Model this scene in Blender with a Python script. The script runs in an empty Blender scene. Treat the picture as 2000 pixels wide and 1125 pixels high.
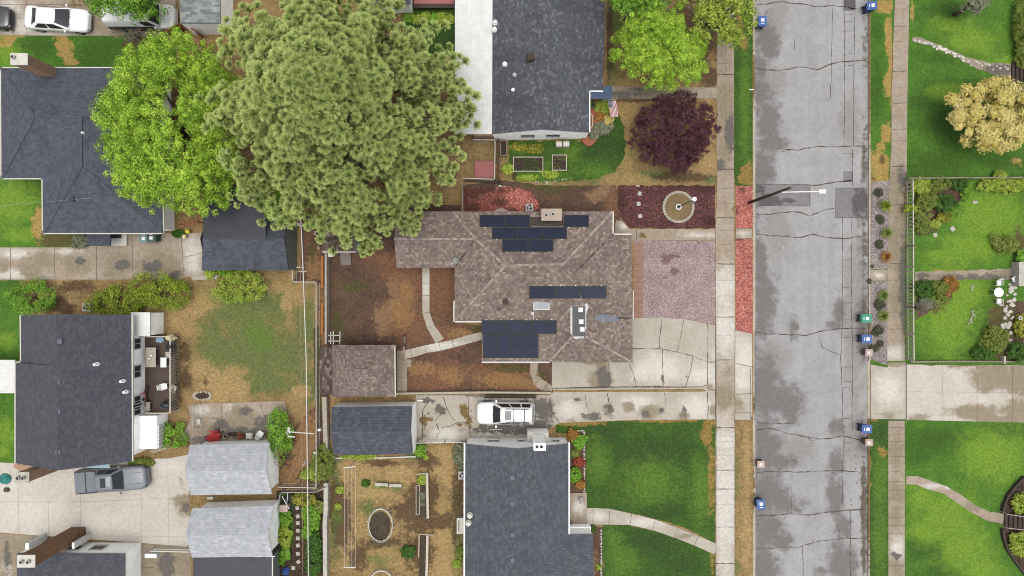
import bpy, bmesh, math, random
import numpy as np
from mathutils import Vector, Matrix
R_ = math.radians
scene = bpy.context.scene
COL = scene.collection
# ---------------------------------------------------------------- camera (drone looking straight down from 57 m)
S = 23.5      # photo pixels per metre on the ground
H = 57.0      # height of the drone
cam = bpy.data.objects.new('camera', bpy.data.cameras.new('camera'))
COL.objects.link(cam)
cam.location = (0, 0, H)
cam.data.sensor_fit = 'HORIZONTAL'
cam.data.angle = 2 * math.atan(1000 / S / H)
cam.data.clip_end = 2000
scene.camera = cam
# ---------------------------------------------------------------- overcast daylight
SUN_EL, SUN_AZ = 85, 170
world = bpy.data.worlds.new("World"); scene.world = world
world.use_nodes = True
wn = world.node_tree
sky = wn.nodes.new('ShaderNodeTexSky'); sky.sky_type = 'NISHITA'; sky.sun_disc = False
sky.sun_elevation = R_(SUN_EL); sky.sun_rotation = R_(SUN_AZ)
sky.air_density = 1.0; sky.dust_density = 5.0; sky.ozone_density = 1.0
hs = wn.nodes.new('ShaderNodeHueSaturation'); hs.inputs['Saturation'].default_value = 0.22
wn.links.new(sky.outputs[0], hs.inputs['Color'])
wn.links.new(hs.outputs[0], wn.nodes['Background'].inputs['Color'])
wn.nodes['Background'].inputs['Strength'].default_value = 0.15
sl = bpy.data.lights.new('sun', 'SUN'); sl.energy = 0.9; sl.angle = R_(40); sl.color = (1, 0.965, 0.91)
sun = bpy.data.objects.new('sun', sl); COL.objects.link(sun)
d = Vector((math.sin(R_(SUN_AZ)) * math.cos(R_(SUN_EL)), math.cos(R_(SUN_AZ)) * math.cos(R_(SUN_EL)), math.sin(R_(SUN_EL))))
sun.rotation_euler = d.to_track_quat('Z', 'Y').to_euler(); sun.location = (0, 0, 80)
scene.view_settings.view_transform = 'Standard'; scene.view_settings.look = 'None'
scene.view_settings.exposure = 1.15; scene.view_settings.gamma = 1
scene.render.engine = 'CYCLES'
scene.cycles.max_bounces = 6
scene.cycles.pixel_filter_type = 'BLACKMAN_HARRIS'; scene.cycles.filter_width = 1.05

# ---------------------------------------------------------------- measuring: photo pixel seen at height z -> world point
def P(px, py, z=0.0):
    k = (H - z) / H / S
    return ((px - 1000) * k, (562.5 - py) * k, z)
def PX(p, z=0.0): return P(p[0], p[1], p[2] if len(p) > 2 else z)
GAIN = 2.6
def C(h, k=1.0):
    c = [int(h[i:i + 2], 16) / 255 for i in (0, 2, 4)]
    c = [(x / 12.92 if x < .04045 else ((x + .055) / 1.055) ** 2.4) * k / GAIN for x in c]
    return (c[0], c[1], c[2], 1)

# ---------------------------------------------------------------- node helpers
class Mt:
    def __init__(s, name):
        s.m = bpy.data.materials.new(name); s.m.use_nodes = True; s.nt = s.m.node_tree
        s.b = s.nt.nodes['Principled BSDF']; s.b.inputs['Roughness'].default_value = .85
        s.b.inputs['Specular IOR Level'].default_value = .25
    def n(s, t, **k):
        o = s.nt.nodes.new(t)
        for a, v in k.items(): setattr(o, a, v)
        return o
    def l(s, a, b): s.nt.links.new(a, b)
    def put(s, sock, v):
        if hasattr(v, 'is_output') or isinstance(v, bpy.types.NodeSocket): s.l(v, sock)
        else: sock.default_value = v
    def pos(s): return s.n('ShaderNodeNewGeometry').outputs['Position']
    def uv(s): return s.n('ShaderNodeUVMap').outputs[0]
    def obj(s): return s.n('ShaderNodeTexCoord').outputs['Object']
    def sc(s, vec, x, y=None, z=1, off=(0, 0, 0), rot=0):
        m = s.n('ShaderNodeMapping'); s.l(vec, m.inputs[0])
        m.inputs['Scale'].default_value = (x, x if y is None else y, z); m.inputs['Location'].default_value = off
        m.inputs['Rotation'].default_value = (0, 0, rot); return m.outputs[0]
    def noise(s, vec, scale, detail=4, rough=.6, dist=0):
        o = s.n('ShaderNodeTexNoise'); s.l(vec, o.inputs['Vector'])
        o.inputs['Scale'].default_value = scale; o.inputs['Detail'].default_value = detail
        o.inputs['Roughness'].default_value = rough; o.inputs['Distortion'].default_value = dist
        return o.outputs[0]
    def vor(s, vec, scale, feature='F1'):
        o = s.n('ShaderNodeTexVoronoi', feature=feature); s.l(vec, o.inputs['Vector']); o.inputs['Scale'].default_value = scale
        return o
    def math(s, op, a, b=0.0, c=0.0):
        o = s.n('ShaderNodeMath', operation=op); s.put(o.inputs[0], a); s.put(o.inputs[1], b)
        if op in ('MULTIPLY_ADD', 'SMOOTH_MIN'): s.put(o.inputs[2], c)
        return o.outputs[0]
    def mr(s, v, a, b, c=0.0, d=1.0, smooth=True):
        o = s.n('ShaderNodeMapRange', interpolation_type='SMOOTHSTEP' if smooth else 'LINEAR'); s.put(o.inputs[0], v)
        for i, x in enumerate((a, b, c, d)): o.inputs[i + 1].default_value = x
        return o.outputs[0]
    def mix(s, f, a, b, blend='MIX'):
        o = s.n('ShaderNodeMix', data_type='RGBA', blend_type=blend); s.put(o.inputs[0], f)
        s.put(o.inputs[6], a); s.put(o.inputs[7], b); return o.outputs[2]
    def ramp(s, f, stops, const=False):
        o = s.n('ShaderNodeValToRGB'); s.l(f, o.inputs[0]); e = o.color_ramp.elements
        if const: o.color_ramp.interpolation = 'CONSTANT'
        while len(e) < len(stops): e.new(.5)
        for x, (p, c) in zip(e, stops): x.position = p; x.color = c
        return o.outputs[0]
    def attr(s, name): return s.n('ShaderNodeAttribute', attribute_name=name).outputs['Fac']
    def bump(s, h, st=.3, dist=.02):
        o = s.n('ShaderNodeBump'); s.l(h, o.inputs['Height']); o.inputs['Strength'].default_value = st
        o.inputs['Distance'].default_value = dist; s.l(o.outputs[0], s.b.inputs['Normal'])
    def out(s, col, rough=None, metal=None):
        s.put(s.b.inputs['Base Color'], col)
        if rough is not None: s.put(s.b.inputs['Roughness'], rough)
        if metal is not None: s.b.inputs['Metallic'].default_value = metal
        return s.m
def plain(name, c, rough=.6, metal=0, var=.12, scale=3.0, spec=.3):
    m = Mt(name); m.b.inputs['Specular IOR Level'].default_value = spec
    a = m.noise(m.obj(), scale, 5, .7)
    col = m.mix(m.mr(a, .3, .7), tuple(x * (1 - var) for x in c[:3]) + (1,), tuple(min(x * (1 + var), 1) for x in c[:3]) + (1,))
    return m.out(col, rough, metal)
def layers(m, p, col, ls, op=1.0):
    # ls: (attribute, colourA, colourB, noise amplitude, noise scale, edge softness)
    for i, (at, a, b, amp, scl, w) in enumerate(ls):
        n = m.noise(m.sc(p, 1, 1, 1, (i * 7.3 + 3, i * 3.1, 0)), scl, 9, .72)
        v = m.math('MULTIPLY_ADD', m.math('SUBTRACT', n, .5), amp * 1.3, m.attr(at))
        k = m.mr(v, .5 - w, .5 + w)
        if op < 1: k = m.math('MULTIPLY', k, op)
        c = m.mix(m.mr(m.noise(p, 9 + i * 3, 5, .7), .32, .68), a, b)
        col = m.mix(k, col, c)
    return col
def turf(name, g1, g2, g3, ls, streak=0.0, fleck=.35):
    m = Mt(name); p = m.pos()
    a = m.noise(p, 1.1, 6, .68); b = m.noise(p, 4.2, 5, .75); c = m.noise(p, 13, 3, .8)
    col = m.mix(m.mr(a, .36, .64), g1, g2)
    col = m.mix(m.math('MULTIPLY', m.mr(m.noise(m.sc(p, 1, 1, 1, (9, 4, 0)), .45, 5, .6), .45, .7), .8), col, g3)
    if streak:
        w = m.noise(m.sc(p, .5, 9), 1.3, 4, .6)
        col = m.mix(m.math('MULTIPLY', m.mr(w, .4, .6), streak), col, g2)
    col = layers(m, p, col, [(a_, b_, c_, d_ * 1.25, e_ * 1.3, f_ * 1.15) for a_, b_, c_, d_, e_, f_ in ls], .8)
    dk = m.mix(m.mr(c, .3, .62), (1 - fleck * 1.3,) * 3 + (1,), (1 + fleck * .55,) * 3 + (1,))
    dk2 = m.mix(m.mr(b, .33, .66), (1 - fleck,) * 3 + (1,), (1 + fleck * .7,) * 3 + (1,))
    col = m.mix(1.0, m.mix(1.0, col, dk, 'MULTIPLY'), dk2, 'MULTIPLY')
    m.bump(c, .6, .03)
    return m.out(col, .95)

M = {}
DRY = (C('b08a4c'), C('8a6a38'))
TAN = (C('c3a468'), C('a5803f'))
SOIL = (C('6b4e34'), C('4e3826'))
# green lawn with dry (m0), bright (m1), bare soil (m2), dark green (m3) areas
M['lawn'] = turf('lawn_grass', C('44661f'), C('3b5b1a'), C('4e7123'), [
    ('m3', C('34521c'), C('2e4a1a'), .9, .9, .3), ('m1', C('587d25'), C('64862b'), .9, .8, .3),
    ('m0', C('b38e4e'), C('93763a'), .9, 1.2, .09), ('m2', C('5e4529'), C('4a3621'), .9, 1.4, .1)], .5)
M['lawn_bright'] = turf('bright_lawn_grass', C('528022'), C('48731d'), C('609029'), [
    ('m3', C('3a6014'), C('355815'), .8, .7, .3), ('m1', C('749c24'), C('86a434'), .9, .8, .3),
    ('m0', C('cba566'), C('a98444'), .9, 1.3, .09), ('m2', C('6e5335'), C('54402a'), .9, 1.4, .1)], .5, .26)
# dry yard: golden grass with green (m1), tan soil (m0), dark soil (m2), orange (m3)
M['dry'] = turf('dry_grass', C('a3875a'), C('8a734b'), C('b09262'), [
    ('m1', C('66793e'), C('566f3a'), 1.1, .9, .25), ('m0', C('c0a370'), C('ab8d5b'), 1.0, 1.2, .14),
    ('m3', C('a88a58'), C('b39662'), 1.1, 1.5, .22), ('m2', C('5a4330'), C('473424'), 1.0, 1.4, .12), ('m4', C('67852c'), C('5e7d2c'), 1.1, 1, .35)], 0, .3)
# bare earth: brown with red-brown leaf litter (m0), ochre (m1), moss green (m2), pale clay (m3)
M['earth'] = turf('bare_earth', C('675041'), C('5a4436'), C('745a47'), [
    ('m3', C('a58564'), C('8d6c4e'), 1.1, 1.6, .12), ('m0', C('92674c'), C('7d5740'), 1.3, 2.4, .2),
    ('m1', C('a98255'), C('93704a'), 1.3, 2.2, .16), ('m2', C('5d5a2b'), C('4c4f28'), 1.1, 1.4, .14)], 0, .3)
def gravel(name, cols, scale, fl=.24, ls=()):
    m = Mt(name); p = m.pos()
    v = m.vor(p, scale); v2 = m.vor(p, scale * .43)
    sep = m.n('ShaderNodeSeparateColor'); m.l(v.outputs['Color'], sep.inputs[0])
    n = len(cols)
    col = m.ramp(sep.outputs[0], [(i / n, c) for i, c in enumerate(cols)], True)
    col = layers(m, p, col, ls, .72)
    big = m.noise(p, .8, 5, .6)
    col = m.mix(1, col, m.mix(m.mr(big, .3, .7), (.85, .85, .85, 1), (1.1, 1.1, 1.1, 1)), 'MULTIPLY')
    col = m.mix(1, col, m.mix(m.mr(v.outputs['Distance'], .02, .75), (1.2, 1.2, 1.2, 1), (1 - fl * 1.6,) * 3 + (1,)), 'MULTIPLY')
    m.bump(v.outputs['Distance'], .9, .04)
    return m.out(col, .9)
dl = [('m2', C('55301f'), C('3d2820'), 1.2, 2.2, .12)]
M['red_gravel'] = gravel('coral_gravel', [C('dc8a7a'), C('c86e60'), C('e8a696'), C('b65e54'), C('d48070'), C('b86a60')], 12, ls=dl)
M['brick_gravel'] = gravel('brick_chip_gravel', [C('b5685a'), C('9a5448'), C('c87c6c'), C('74463e'), C('a65e50'), C('80564a')], 11, ls=[('m2', C('4e3224'), C('3c291f'), 1.4, 1.6, .2)])
M['lava'] = gravel('lava_rock', [C('7c4c48'), C('633a38'), C('925a52'), C('4a2e2c'), C('70444a'), C('583832')], 12, ls=dl)
M['pink_gravel'] = gravel('pink_gravel', [C('bea6a4'), C('b0999a'), C('c9b3af'), C('a68f90'), C('b8a09e'), C('cfbcb7')], 14, ls=[('m2', C('6c4c46'), C('86605a'), 1.3, 2.4, .1)])
M['strip_gravel'] = gravel('dusty_gravel', [C('b0a29f'), C('9d9190'), C('c0b3ae'), C('918583'), C('aa9c99'), C('c8bcb6')], 13, ls=[('m2', C('6c5c4e'), C('86745f'), 1.3, 2.4, .15)])
M['mulch'] = gravel('dark_mulch', [C('4c3a2a'), C('5d4733'), C('3a2c20'), C('6b5540')], 10, .3)
def conc(name, c1, c2, ls, spk=.12, sw=.0):
    # sw: faint lengthwise wear bands along the street
    m = Mt(name); p = m.pos()
    a = m.noise(p, .55, 7, .65); b = m.noise(p, 3.4, 6, .8); c = m.noise(p, 15, 2, .7)
    col = m.mix(m.mr(a, .3, .7), c1, c2)
    if sw: col = m.mix(1, col, m.mix(m.mr(m.noise(m.sc(p, 1.0, .05), 1.1, 4, .6), .3, .7), (1 - sw,) * 3 + (1,), (1 + sw * .6,) * 3 + (1,)), 'MULTIPLY')
    col = layers(m, p, col, ls)
    col = m.mix(1, col, m.mix(m.mr(b, .3, .68), (1 - spk,) * 3 + (1,), (1 + spk * .6,) * 3 + (1,)), 'MULTIPLY')
    col = m.mix(1, col, m.mix(m.mr(c, .35, .65), (1 - spk * .8,) * 3 + (1,), (1.05,) * 3 + (1,)), 'MULTIPLY')
    m.bump(c, .25, .01)
    return m.out(col, .88)
cl = [('m1', C('dad4c8'), C('e0dbd1'), .9, .8, .35), ('m0', C('a39680'), C('95876f'), 1.0, 1.1, .2), ('m2', C('6d5c3c'), C('8f7440'), 1.3, 2.2, .1), ('m3', C('78716a'), C('6a645e'), 1.2, 1.5, .12)]
M['concrete'] = conc('concrete', C('c6beaf'), C('b8af9f'), cl)
M['concrete_white'] = conc('pale_concrete', C('d8d1c5'), C('cbc3b5'), cl)
M['concrete_old'] = conc('weathered_concrete', C('b9aa98'), C('a89884'), cl, .18)
M['asphalt'] = conc('worn_asphalt', C('b1b0af'), C('a7a6a5'), [('m1', C('a29e9c'), C('979391'), 1.0, .8, .2),
    ('m0', C('767371'), C('85817f'), 1.0, 1.3, .22), ('m2', C('5a554c'), C('7a7264'), 1.2, 2, .14)], .12, .07)
M['asphalt_patch'] = conc('asphalt_patch', C('8e8b8b'), C('858282'), [('m0', C('5b5858'), C('666262'), 1.2, 1.6, .1)], .14)
M['crack'] = plain('crack_filler', C('5b4e46'), .95, var=.3, scale=4)
M['joint'] = plain('joint_dirt', C('5f5346'), .95, var=.3, scale=4)
M['kerb'] = conc('kerb_concrete', C('c9bfae'), C('b6aa97'), cl, .15)

def shingle(name, cols, row=.15, wid=.32, stain=None, stain_amt=.5, line=.7, sk=1.0):
    m = Mt(name); uv = m.uv(); sp = m.n('ShaderNodeSeparateXYZ'); m.l(uv, sp.inputs[0])
    v = m.math('DIVIDE', sp.outputs[1], row); r = m.math('FLOOR', v)
    u = m.math('ADD', m.math('DIVIDE', sp.outputs[0], wid), m.math('MULTIPLY', r, .377)); uc = m.math('FLOOR', u)
    cb = m.n('ShaderNodeCombineXYZ'); m.l(uc, cb.inputs[0]); m.l(r, cb.inputs[1])
    wn_ = m.n('ShaderNodeTexWhiteNoise', noise_dimensions='3D'); m.l(cb.outputs[0], wn_.inputs['Vector'])
    n = len(cols)
    col = m.ramp(wn_.outputs['Value'], [(i / n, c) for i, c in enumerate(cols)], True)
    fr = m.math('FRACT', v); fu = m.math('FRACT', u)
    ln = m.math('MINIMUM', m.mr(fr, .0, .26, line, 1), m.mr(fu, .0, .08, line + .12, 1))
    col = m.mix(1, col, m.n_col(ln), 'MULTIPLY')
    big = m.noise(m.sc(uv, .5, .22), 1.6 * sk, 6, .65); sm = m.noise(uv, 2.2, 5, .7)
    col = m.mix(1, col, m.mix(m.mr(sm, .3, .7), (.86, .86, .86, 1), (1.12, 1.12, 1.12, 1)), 'MULTIPLY')
    if stain: col = m.mix(m.math('MULTIPLY', m.mr(big, .5, .66), stain_amt), col, stain)
    m.bump(fr, .35, .015)
    return m.out(col, .9)
def _ncol(s, v):
    o = s.n('ShaderNodeCombineColor'); [s.l(v, o.inputs[i]) for i in range(3)]; return o.outputs[0]
Mt.n_col = _ncol
M['shingle_tan'] = shingle('tan_shingles', [C('88796e'), C('90817a'), C('7f7068'), C('a59489'), C('8b7c73'), C('786a62'), C('93847b'), C('84766c')], .19, .2, C('63564d'), .5, .66)
M['shingle_slate'] = shingle('blue_grey_shingles', [C('555963'), C('4f535d'), C('5c606b'), C('595d68')], .19, .3, C('3e424c'), .6, .6)
M['shingle_L'] = shingle('steel_blue_shingles', [C('5e6169'), C('575a62'), C('656870'), C('5b5e66')], .2, .26, C('474c57'), .45, .55)
M['shingle_F'] = shingle('dark_blue_shingles', [C('595c66'), C('53565f'), C('62656f')], .24, .3, C('41465a'), .3, .5)
M['shingle_dark'] = shingle('charcoal_shingles', [C('52535c'), C('575860'), C('4f5058'), C('5b5c64')], .14, .25, C('464954'), .5, .86)
M['shingle_mottled'] = shingle('mottled_grey_shingles', [C('5b5e64'), C('63666b'), C('52555c'), C('5f6268'), C('74767a'), C('575a60'), C('4f5259'), C('565960'), C('5a5d63')], .18, .2, C('41444b'), .6, .78, .5)
M['shingle_light'] = shingle('pale_grey_shingles', [C('c3c6ca'), C('babdc3'), C('cccfd2'), C('bfc2c7'), C('bcc0c5')], .23, .35, C('aaaeb4'), .3, .84)
M['shingle_moss'] = shingle('mossy_brown_shingles', [C('5f5147'), C('4d4139'), C('72635a'), C('564940'), C('85776c')], .2, .35, C('43342a'), .7, .5)
M['shingle_green'] = shingle('green_grey_shingles', [C('8b9390'), C('9aa29e'), C('7b8583'), C('a7aca8')], .2, .5, C('757d7c'), .3, .8)
M['shingle_saddle'] = shingle('dark_saddle_shingles', [C('4e463f'), C('463f39'), C('574e46')], .19, .3, C('3c352f'), .5, .6)
M['roof_black'] = plain('black_roofing', C('34363f'), .55, var=.2, scale=.8)  # near-black roofing with slight random mottling
def ribbed(name, c, pitch=.3, axis=0, amt=.9, rough=.5):
    m = Mt(name); sp = m.n('ShaderNodeSeparateXYZ'); m.l(m.uv(), sp.inputs[0])
    f = m.math('FRACT', m.math('DIVIDE', sp.outputs[axis], pitch))
    col = m.mix(1, c, m.n_col(m.mr(f, 0, .12, amt, 1)), 'MULTIPLY')
    d = m.noise(m.uv(), 1.5, 6, .7); col = m.mix(1, col, m.mix(m.mr(d, .3, .7), (.86, .86, .84, 1), (1.03,) * 3 + (1,)), 'MULTIPLY')
    m.bump(f, .3, .02); return m.out(col, rough)
M['metal_white'] = ribbed('white_metal_roofing', C('f2f2ef', .98), .3, 1, .86)
M['siding'] = ribbed('white_lap_siding', C('eeeeec', 2.45), .2, 1, .92)
M['siding_grey'] = ribbed('grey_lap_siding', C('8d9392'), .18, 1, .85)
M['siding_tan'] = ribbed('tan_lap_siding', C('c9bda9'), .2, 1, .85)
M['siding_blue'] = ribbed('pale_blue_siding', C('a9c8d2'), .2, 1, .85)
M['boards'] = ribbed('grey_weathered_boards', C('8d8079'), .14, 0, .5, .9)
M['boards_dark'] = ribbed('dark_deck_boards', C('5f5148'), .14, 1, .6, .9)
M['boards_red'] = ribbed('red_painted_boards', C('b5736f'), .14, 1, .6, .8)
M['boards_orange'] = ribbed('orange_stained_boards', C('b9783a'), .2, 1, .7, .8)
def brickm(name, c1, c2, mort):
    m = Mt(name); o = m.n('ShaderNodeTexBrick'); m.l(m.uv(), o.inputs['Vector']); o.inputs['Scale'].default_value = 1
    o.inputs['Color1'].default_value = c1; o.inputs['Color2'].default_value = c2; o.inputs['Mortar'].default_value = mort
    o.inputs['Brick Width'].default_value = .22; o.inputs['Row Height'].default_value = .08; o.inputs['Mortar Size'].default_value = .01
    col = m.mix(1, o.outputs[0], m.mix(m.mr(m.noise(m.uv(), 3, 5, .7), .3, .7), (.75,) * 3 + (1,), (1.15,) * 3 + (1,)), 'MULTIPLY')
    return m.out(col, .9)
M['brick'] = brickm('tan_brick', C('b98f6f'), C('a57a5c'), C('c9b8a2'))
M['brick_brown'] = brickm('brown_brick', C('9a6a40'), C('7c5030'), C('b69a7c'))
M['stone_tan'] = brickm('tan_stone', C('ab9c8d'), C('968677'), C('8c7d70'))
M['white'] = plain('white_paint', C('eeeeea', 1.15), .5, var=.05)
M['white_wall'] = plain('white_wall_paint', C('eeeeec', 2.4), .6, var=.03)
M['offwhite'] = plain('offwhite_paint', C('d8d4c8'), .6, var=.08)
M['greymetal'] = plain('galvanised_steel', C('a9aaab'), .45, .3, var=.1)
M['darkmetal'] = plain('dark_metal', C('3a3b3f'), .5, .2, var=.15)
M['black'] = plain('black_rubber', C('202124'), .7, var=.15)
M['glass'] = plain('window_glass', C('4a4f55'), .15, 0, .15, 1, .2)
M['carglass'] = plain('car_glass', C('33373e'), .12, 0, .1, 1, .25)
M['vent_grey'] = plain('grey_vent', C('6a6d78'), .7, var=.1)
M['wood'] = plain('grey_wood', C('97897a'), .85, var=.25, scale=6)
M['wood_pale'] = plain('bleached_wood', C('cfc6b4'), .85, var=.15, scale=6)
M['wood_dark'] = plain('dark_wood', C('4a3c33'), .85, var=.25, scale=6)
M['wood_orange'] = plain('orange_wood', C('b0673a'), .8, var=.2, scale=6)
M['soil'] = plain('bed_soil', C('41342a'), .95, var=.4, scale=5)
M['bark'] = plain('bark', C('6b5a48'), .95, var=.3, scale=8)
M['bark_grey'] = plain('lichen_bark', C('a39a86'), .95, var=.25, scale=8)
M['terracotta'] = plain('terracotta', C('a4613f'), .8, var=.15)
M['blue'] = plain('blue_plastic', C('3f62a8'), .45, var=.08)
M['blue_dark'] = plain('dark_blue_plastic', C('22386e'), .5, var=.1)
M['green'] = plain('green_plastic', C('2f9a7c'), .45, var=.08)
M['green_dark'] = plain('dark_green_plastic', C('1d6552'), .5, var=.1)
M['beige'] = plain('beige_plastic', C('c6ada1'), .5, var=.06)
M['beige_dark'] = plain('brown_plastic', C('7b645a'), .6, var=.1)
M['teal'] = plain('teal_tarp', C('2d8a80'), .6, var=.25)
M['red'] = plain('red_plastic', C('b8393a'), .5, var=.12)
M['yellow'] = plain('yellow_plastic', C('e2cf3e'), .5, var=.05)
M['cream'] = plain('cream_fabric', C('ead9a8'), .8, var=.08)
M['awning_blue'] = ribbed('blue_awning', C('6e86a8'), .25, 0, .75, .6)
M['silver_paint'] = plain('slate_car_paint', C('7f848c'), .38, .0, .04, 1, .4)
M['white_paint'] = plain('white_car_paint', C('f6f6f4', 1.05), .25, 0, .015, 1, .6)
M['black_paint'] = plain('black_car_paint', C('26282b'), .3, 0, .1, 1, .6)
M['tonneau'] = plain('grey_vinyl_cover', C('747980'), .6, 0, .08, 2, .4)
M['stone'] = plain('pale_stone', C('c4c0b4'), .9, var=.2, scale=3)
M['block'] = plain('concrete_block', C('b9b0a0'), .9, var=.15, scale=4)
def solar():
    m = Mt('solar_cells'); sp = m.n('ShaderNodeSeparateXYZ'); m.l(m.uv(), sp.inputs[0])
    g = m.math('MINIMUM', m.mr(m.math('FRACT', m.math('DIVIDE', sp.outputs[0], .165)), 0, .07, .7, 1), m.mr(m.math('FRACT', m.math('DIVIDE', sp.outputs[1], .165)), 0, .07, .7, 1))
    col = m.mix(1, m.mix(m.mr(m.noise(m.obj(), .6, 3), .35, .65), C('272d40'), C('2c3247')), m.n_col(g), 'MULTIPLY')
    m.b.inputs['Specular IOR Level'].default_value = .1
    return m.out(col, .5)
M['solar'] = solar()
def leafm(name, cols, trans=.25, rough=.6, tip=None):
    m = Mt(name); a = m.attr('tint'); b = m.attr('clump')
    v = m.math('ADD', m.math('MULTIPLY', a, .5), m.math('MULTIPLY', b, .5))
    n = len(cols); col = m.ramp(v, [(.12 + .76 * i / (n - 1), c) for i, c in enumerate(cols)])
    if tip: col = m.mix(m.mr(m.attr('tip'), .2, 1), col, tip)
    m.b.inputs['Specular IOR Level'].default_value = .2
    m.out(col, rough)
    tr = m.n('ShaderNodeBsdfTranslucent'); m.l(col, tr.inputs[0])
    ms = m.n('ShaderNodeMixShader'); ms.inputs[0].default_value = trans
    o = m.nt.nodes['Material Output']; m.l(m.b.outputs[0], ms.inputs[1]); m.l(tr.outputs[0], ms.inputs[2]); m.l(ms.outputs[0], o.inputs[0])
    return m.m
L = {}
L['maple'] = leafm('maple_leaves', [C('5c8424', 1.6), C('7ca02e', 1.95), C('98b83c', 2.3), C('b6ce56', 2.3)], .35)
L['pine'] = leafm('pine_needles', [C('54663a', 1.3), C('6f8344', 1.6), C('8a9d50', 1.75), C('a8b45e', 1.8)], .3, .7, C('b9c77a', 1.95))
L['green'] = leafm('green_leaves', [C('47721c', 1.6), C('5f8f26', 1.7), C('7ea838', 1.7), C('94b848', 1.7)])
L['deep'] = leafm('deep_green_leaves', [C('33551c', 1.5), C('466b24', 1.5), C('5c8232', 1.5)])
L['purple'] = leafm('purple_leaves', [C('42222a', 1.2), C('502a34', 1.2), C('603642', 1.2), C('6e444e', 1.2)], .15)
L['yellow'] = leafm('golden_leaves', [C('c2b24c', 1.3), C('d6c468', 1.4), C('e6d688', 1.4), C('ecdfa4', 1.4)])
L['lime'] = leafm('yellow_green_leaves', [C('7d9a28', 1.3), C('98b23a', 1.3), C('b3c650', 1.3), C('c6cf6a', 1.3)])
L['olive'] = leafm('olive_leaves', [C('667a30', 1.3), C('80923e', 1.3), C('a4ac56', 1.3)])
L['dull'] = leafm('dull_green_leaves', [C('5a5e44'), C('686c4e'), C('76785a')])
L['juniper'] = leafm('juniper_sprays', [C('5d7a1e', 1.3), C('7e982a', 1.3), C('a0b138', 1.3), C('b9c24c', 1.3)])
L['grey'] = leafm('grey_green_leaves', [C('6f7a5c', 1.3), C('8a9272', 1.3), C('a39f86', 1.3)])
L['orange'] = leafm('orange_autumn_leaves', [C('8a6a30', 1.3), C('b07a3a', 1.3), C('c49448', 1.3)])
L['red'] = leafm('red_autumn_leaves', [C('8d3a2a', 1.3), C('a85038', 1.3), C('bb6c4c', 1.3)])
L['brown'] = leafm('dry_grass_blades', [C('7d5c38', 1.3), C('9a7444', 1.3), C('b38c58', 1.3)])
L['flower'] = leafm('yellow_flowers', [C('66782a'), C('7a8a34'), C('c0b83e'), C('e6dc62', 1.4)])
# ---------------------------------------------------------------- objects, parts, labels
ORG = {}
def tag(o, label=None, cat=None, group=None, kind=None):
    if label: o['label'] = label
    if cat: o['category'] = cat
    if group: o['group'] = group
    if kind: o['kind'] = kind
    return o
def thing(name, label, cat, loc=(0, 0, 0), group=None):
    o = bpy.data.objects.new(name, None); COL.objects.link(o); o.empty_display_size = .3
    o.location = loc; ORG[o.name] = Vector(loc); return tag(o, label, cat, group)
def finish(me, name, parent, origin):
    o = bpy.data.objects.new(name, me); COL.objects.link(o)
    if parent is not None: o.parent = parent; ORG[o.name] = ORG[parent.name]
    else: o.location = origin or (0, 0, 0); ORG[o.name] = Vector(o.location)
    return o
def org(parent, origin):
    return ORG[parent.name] if parent is not None else Vector(origin or (0, 0, 0))
def copy_tree(o, parent=None):
    c = o.copy(); COL.objects.link(c); c.parent = parent
    for ch in list(o.children): copy_tree(ch, c)
    return c
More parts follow.
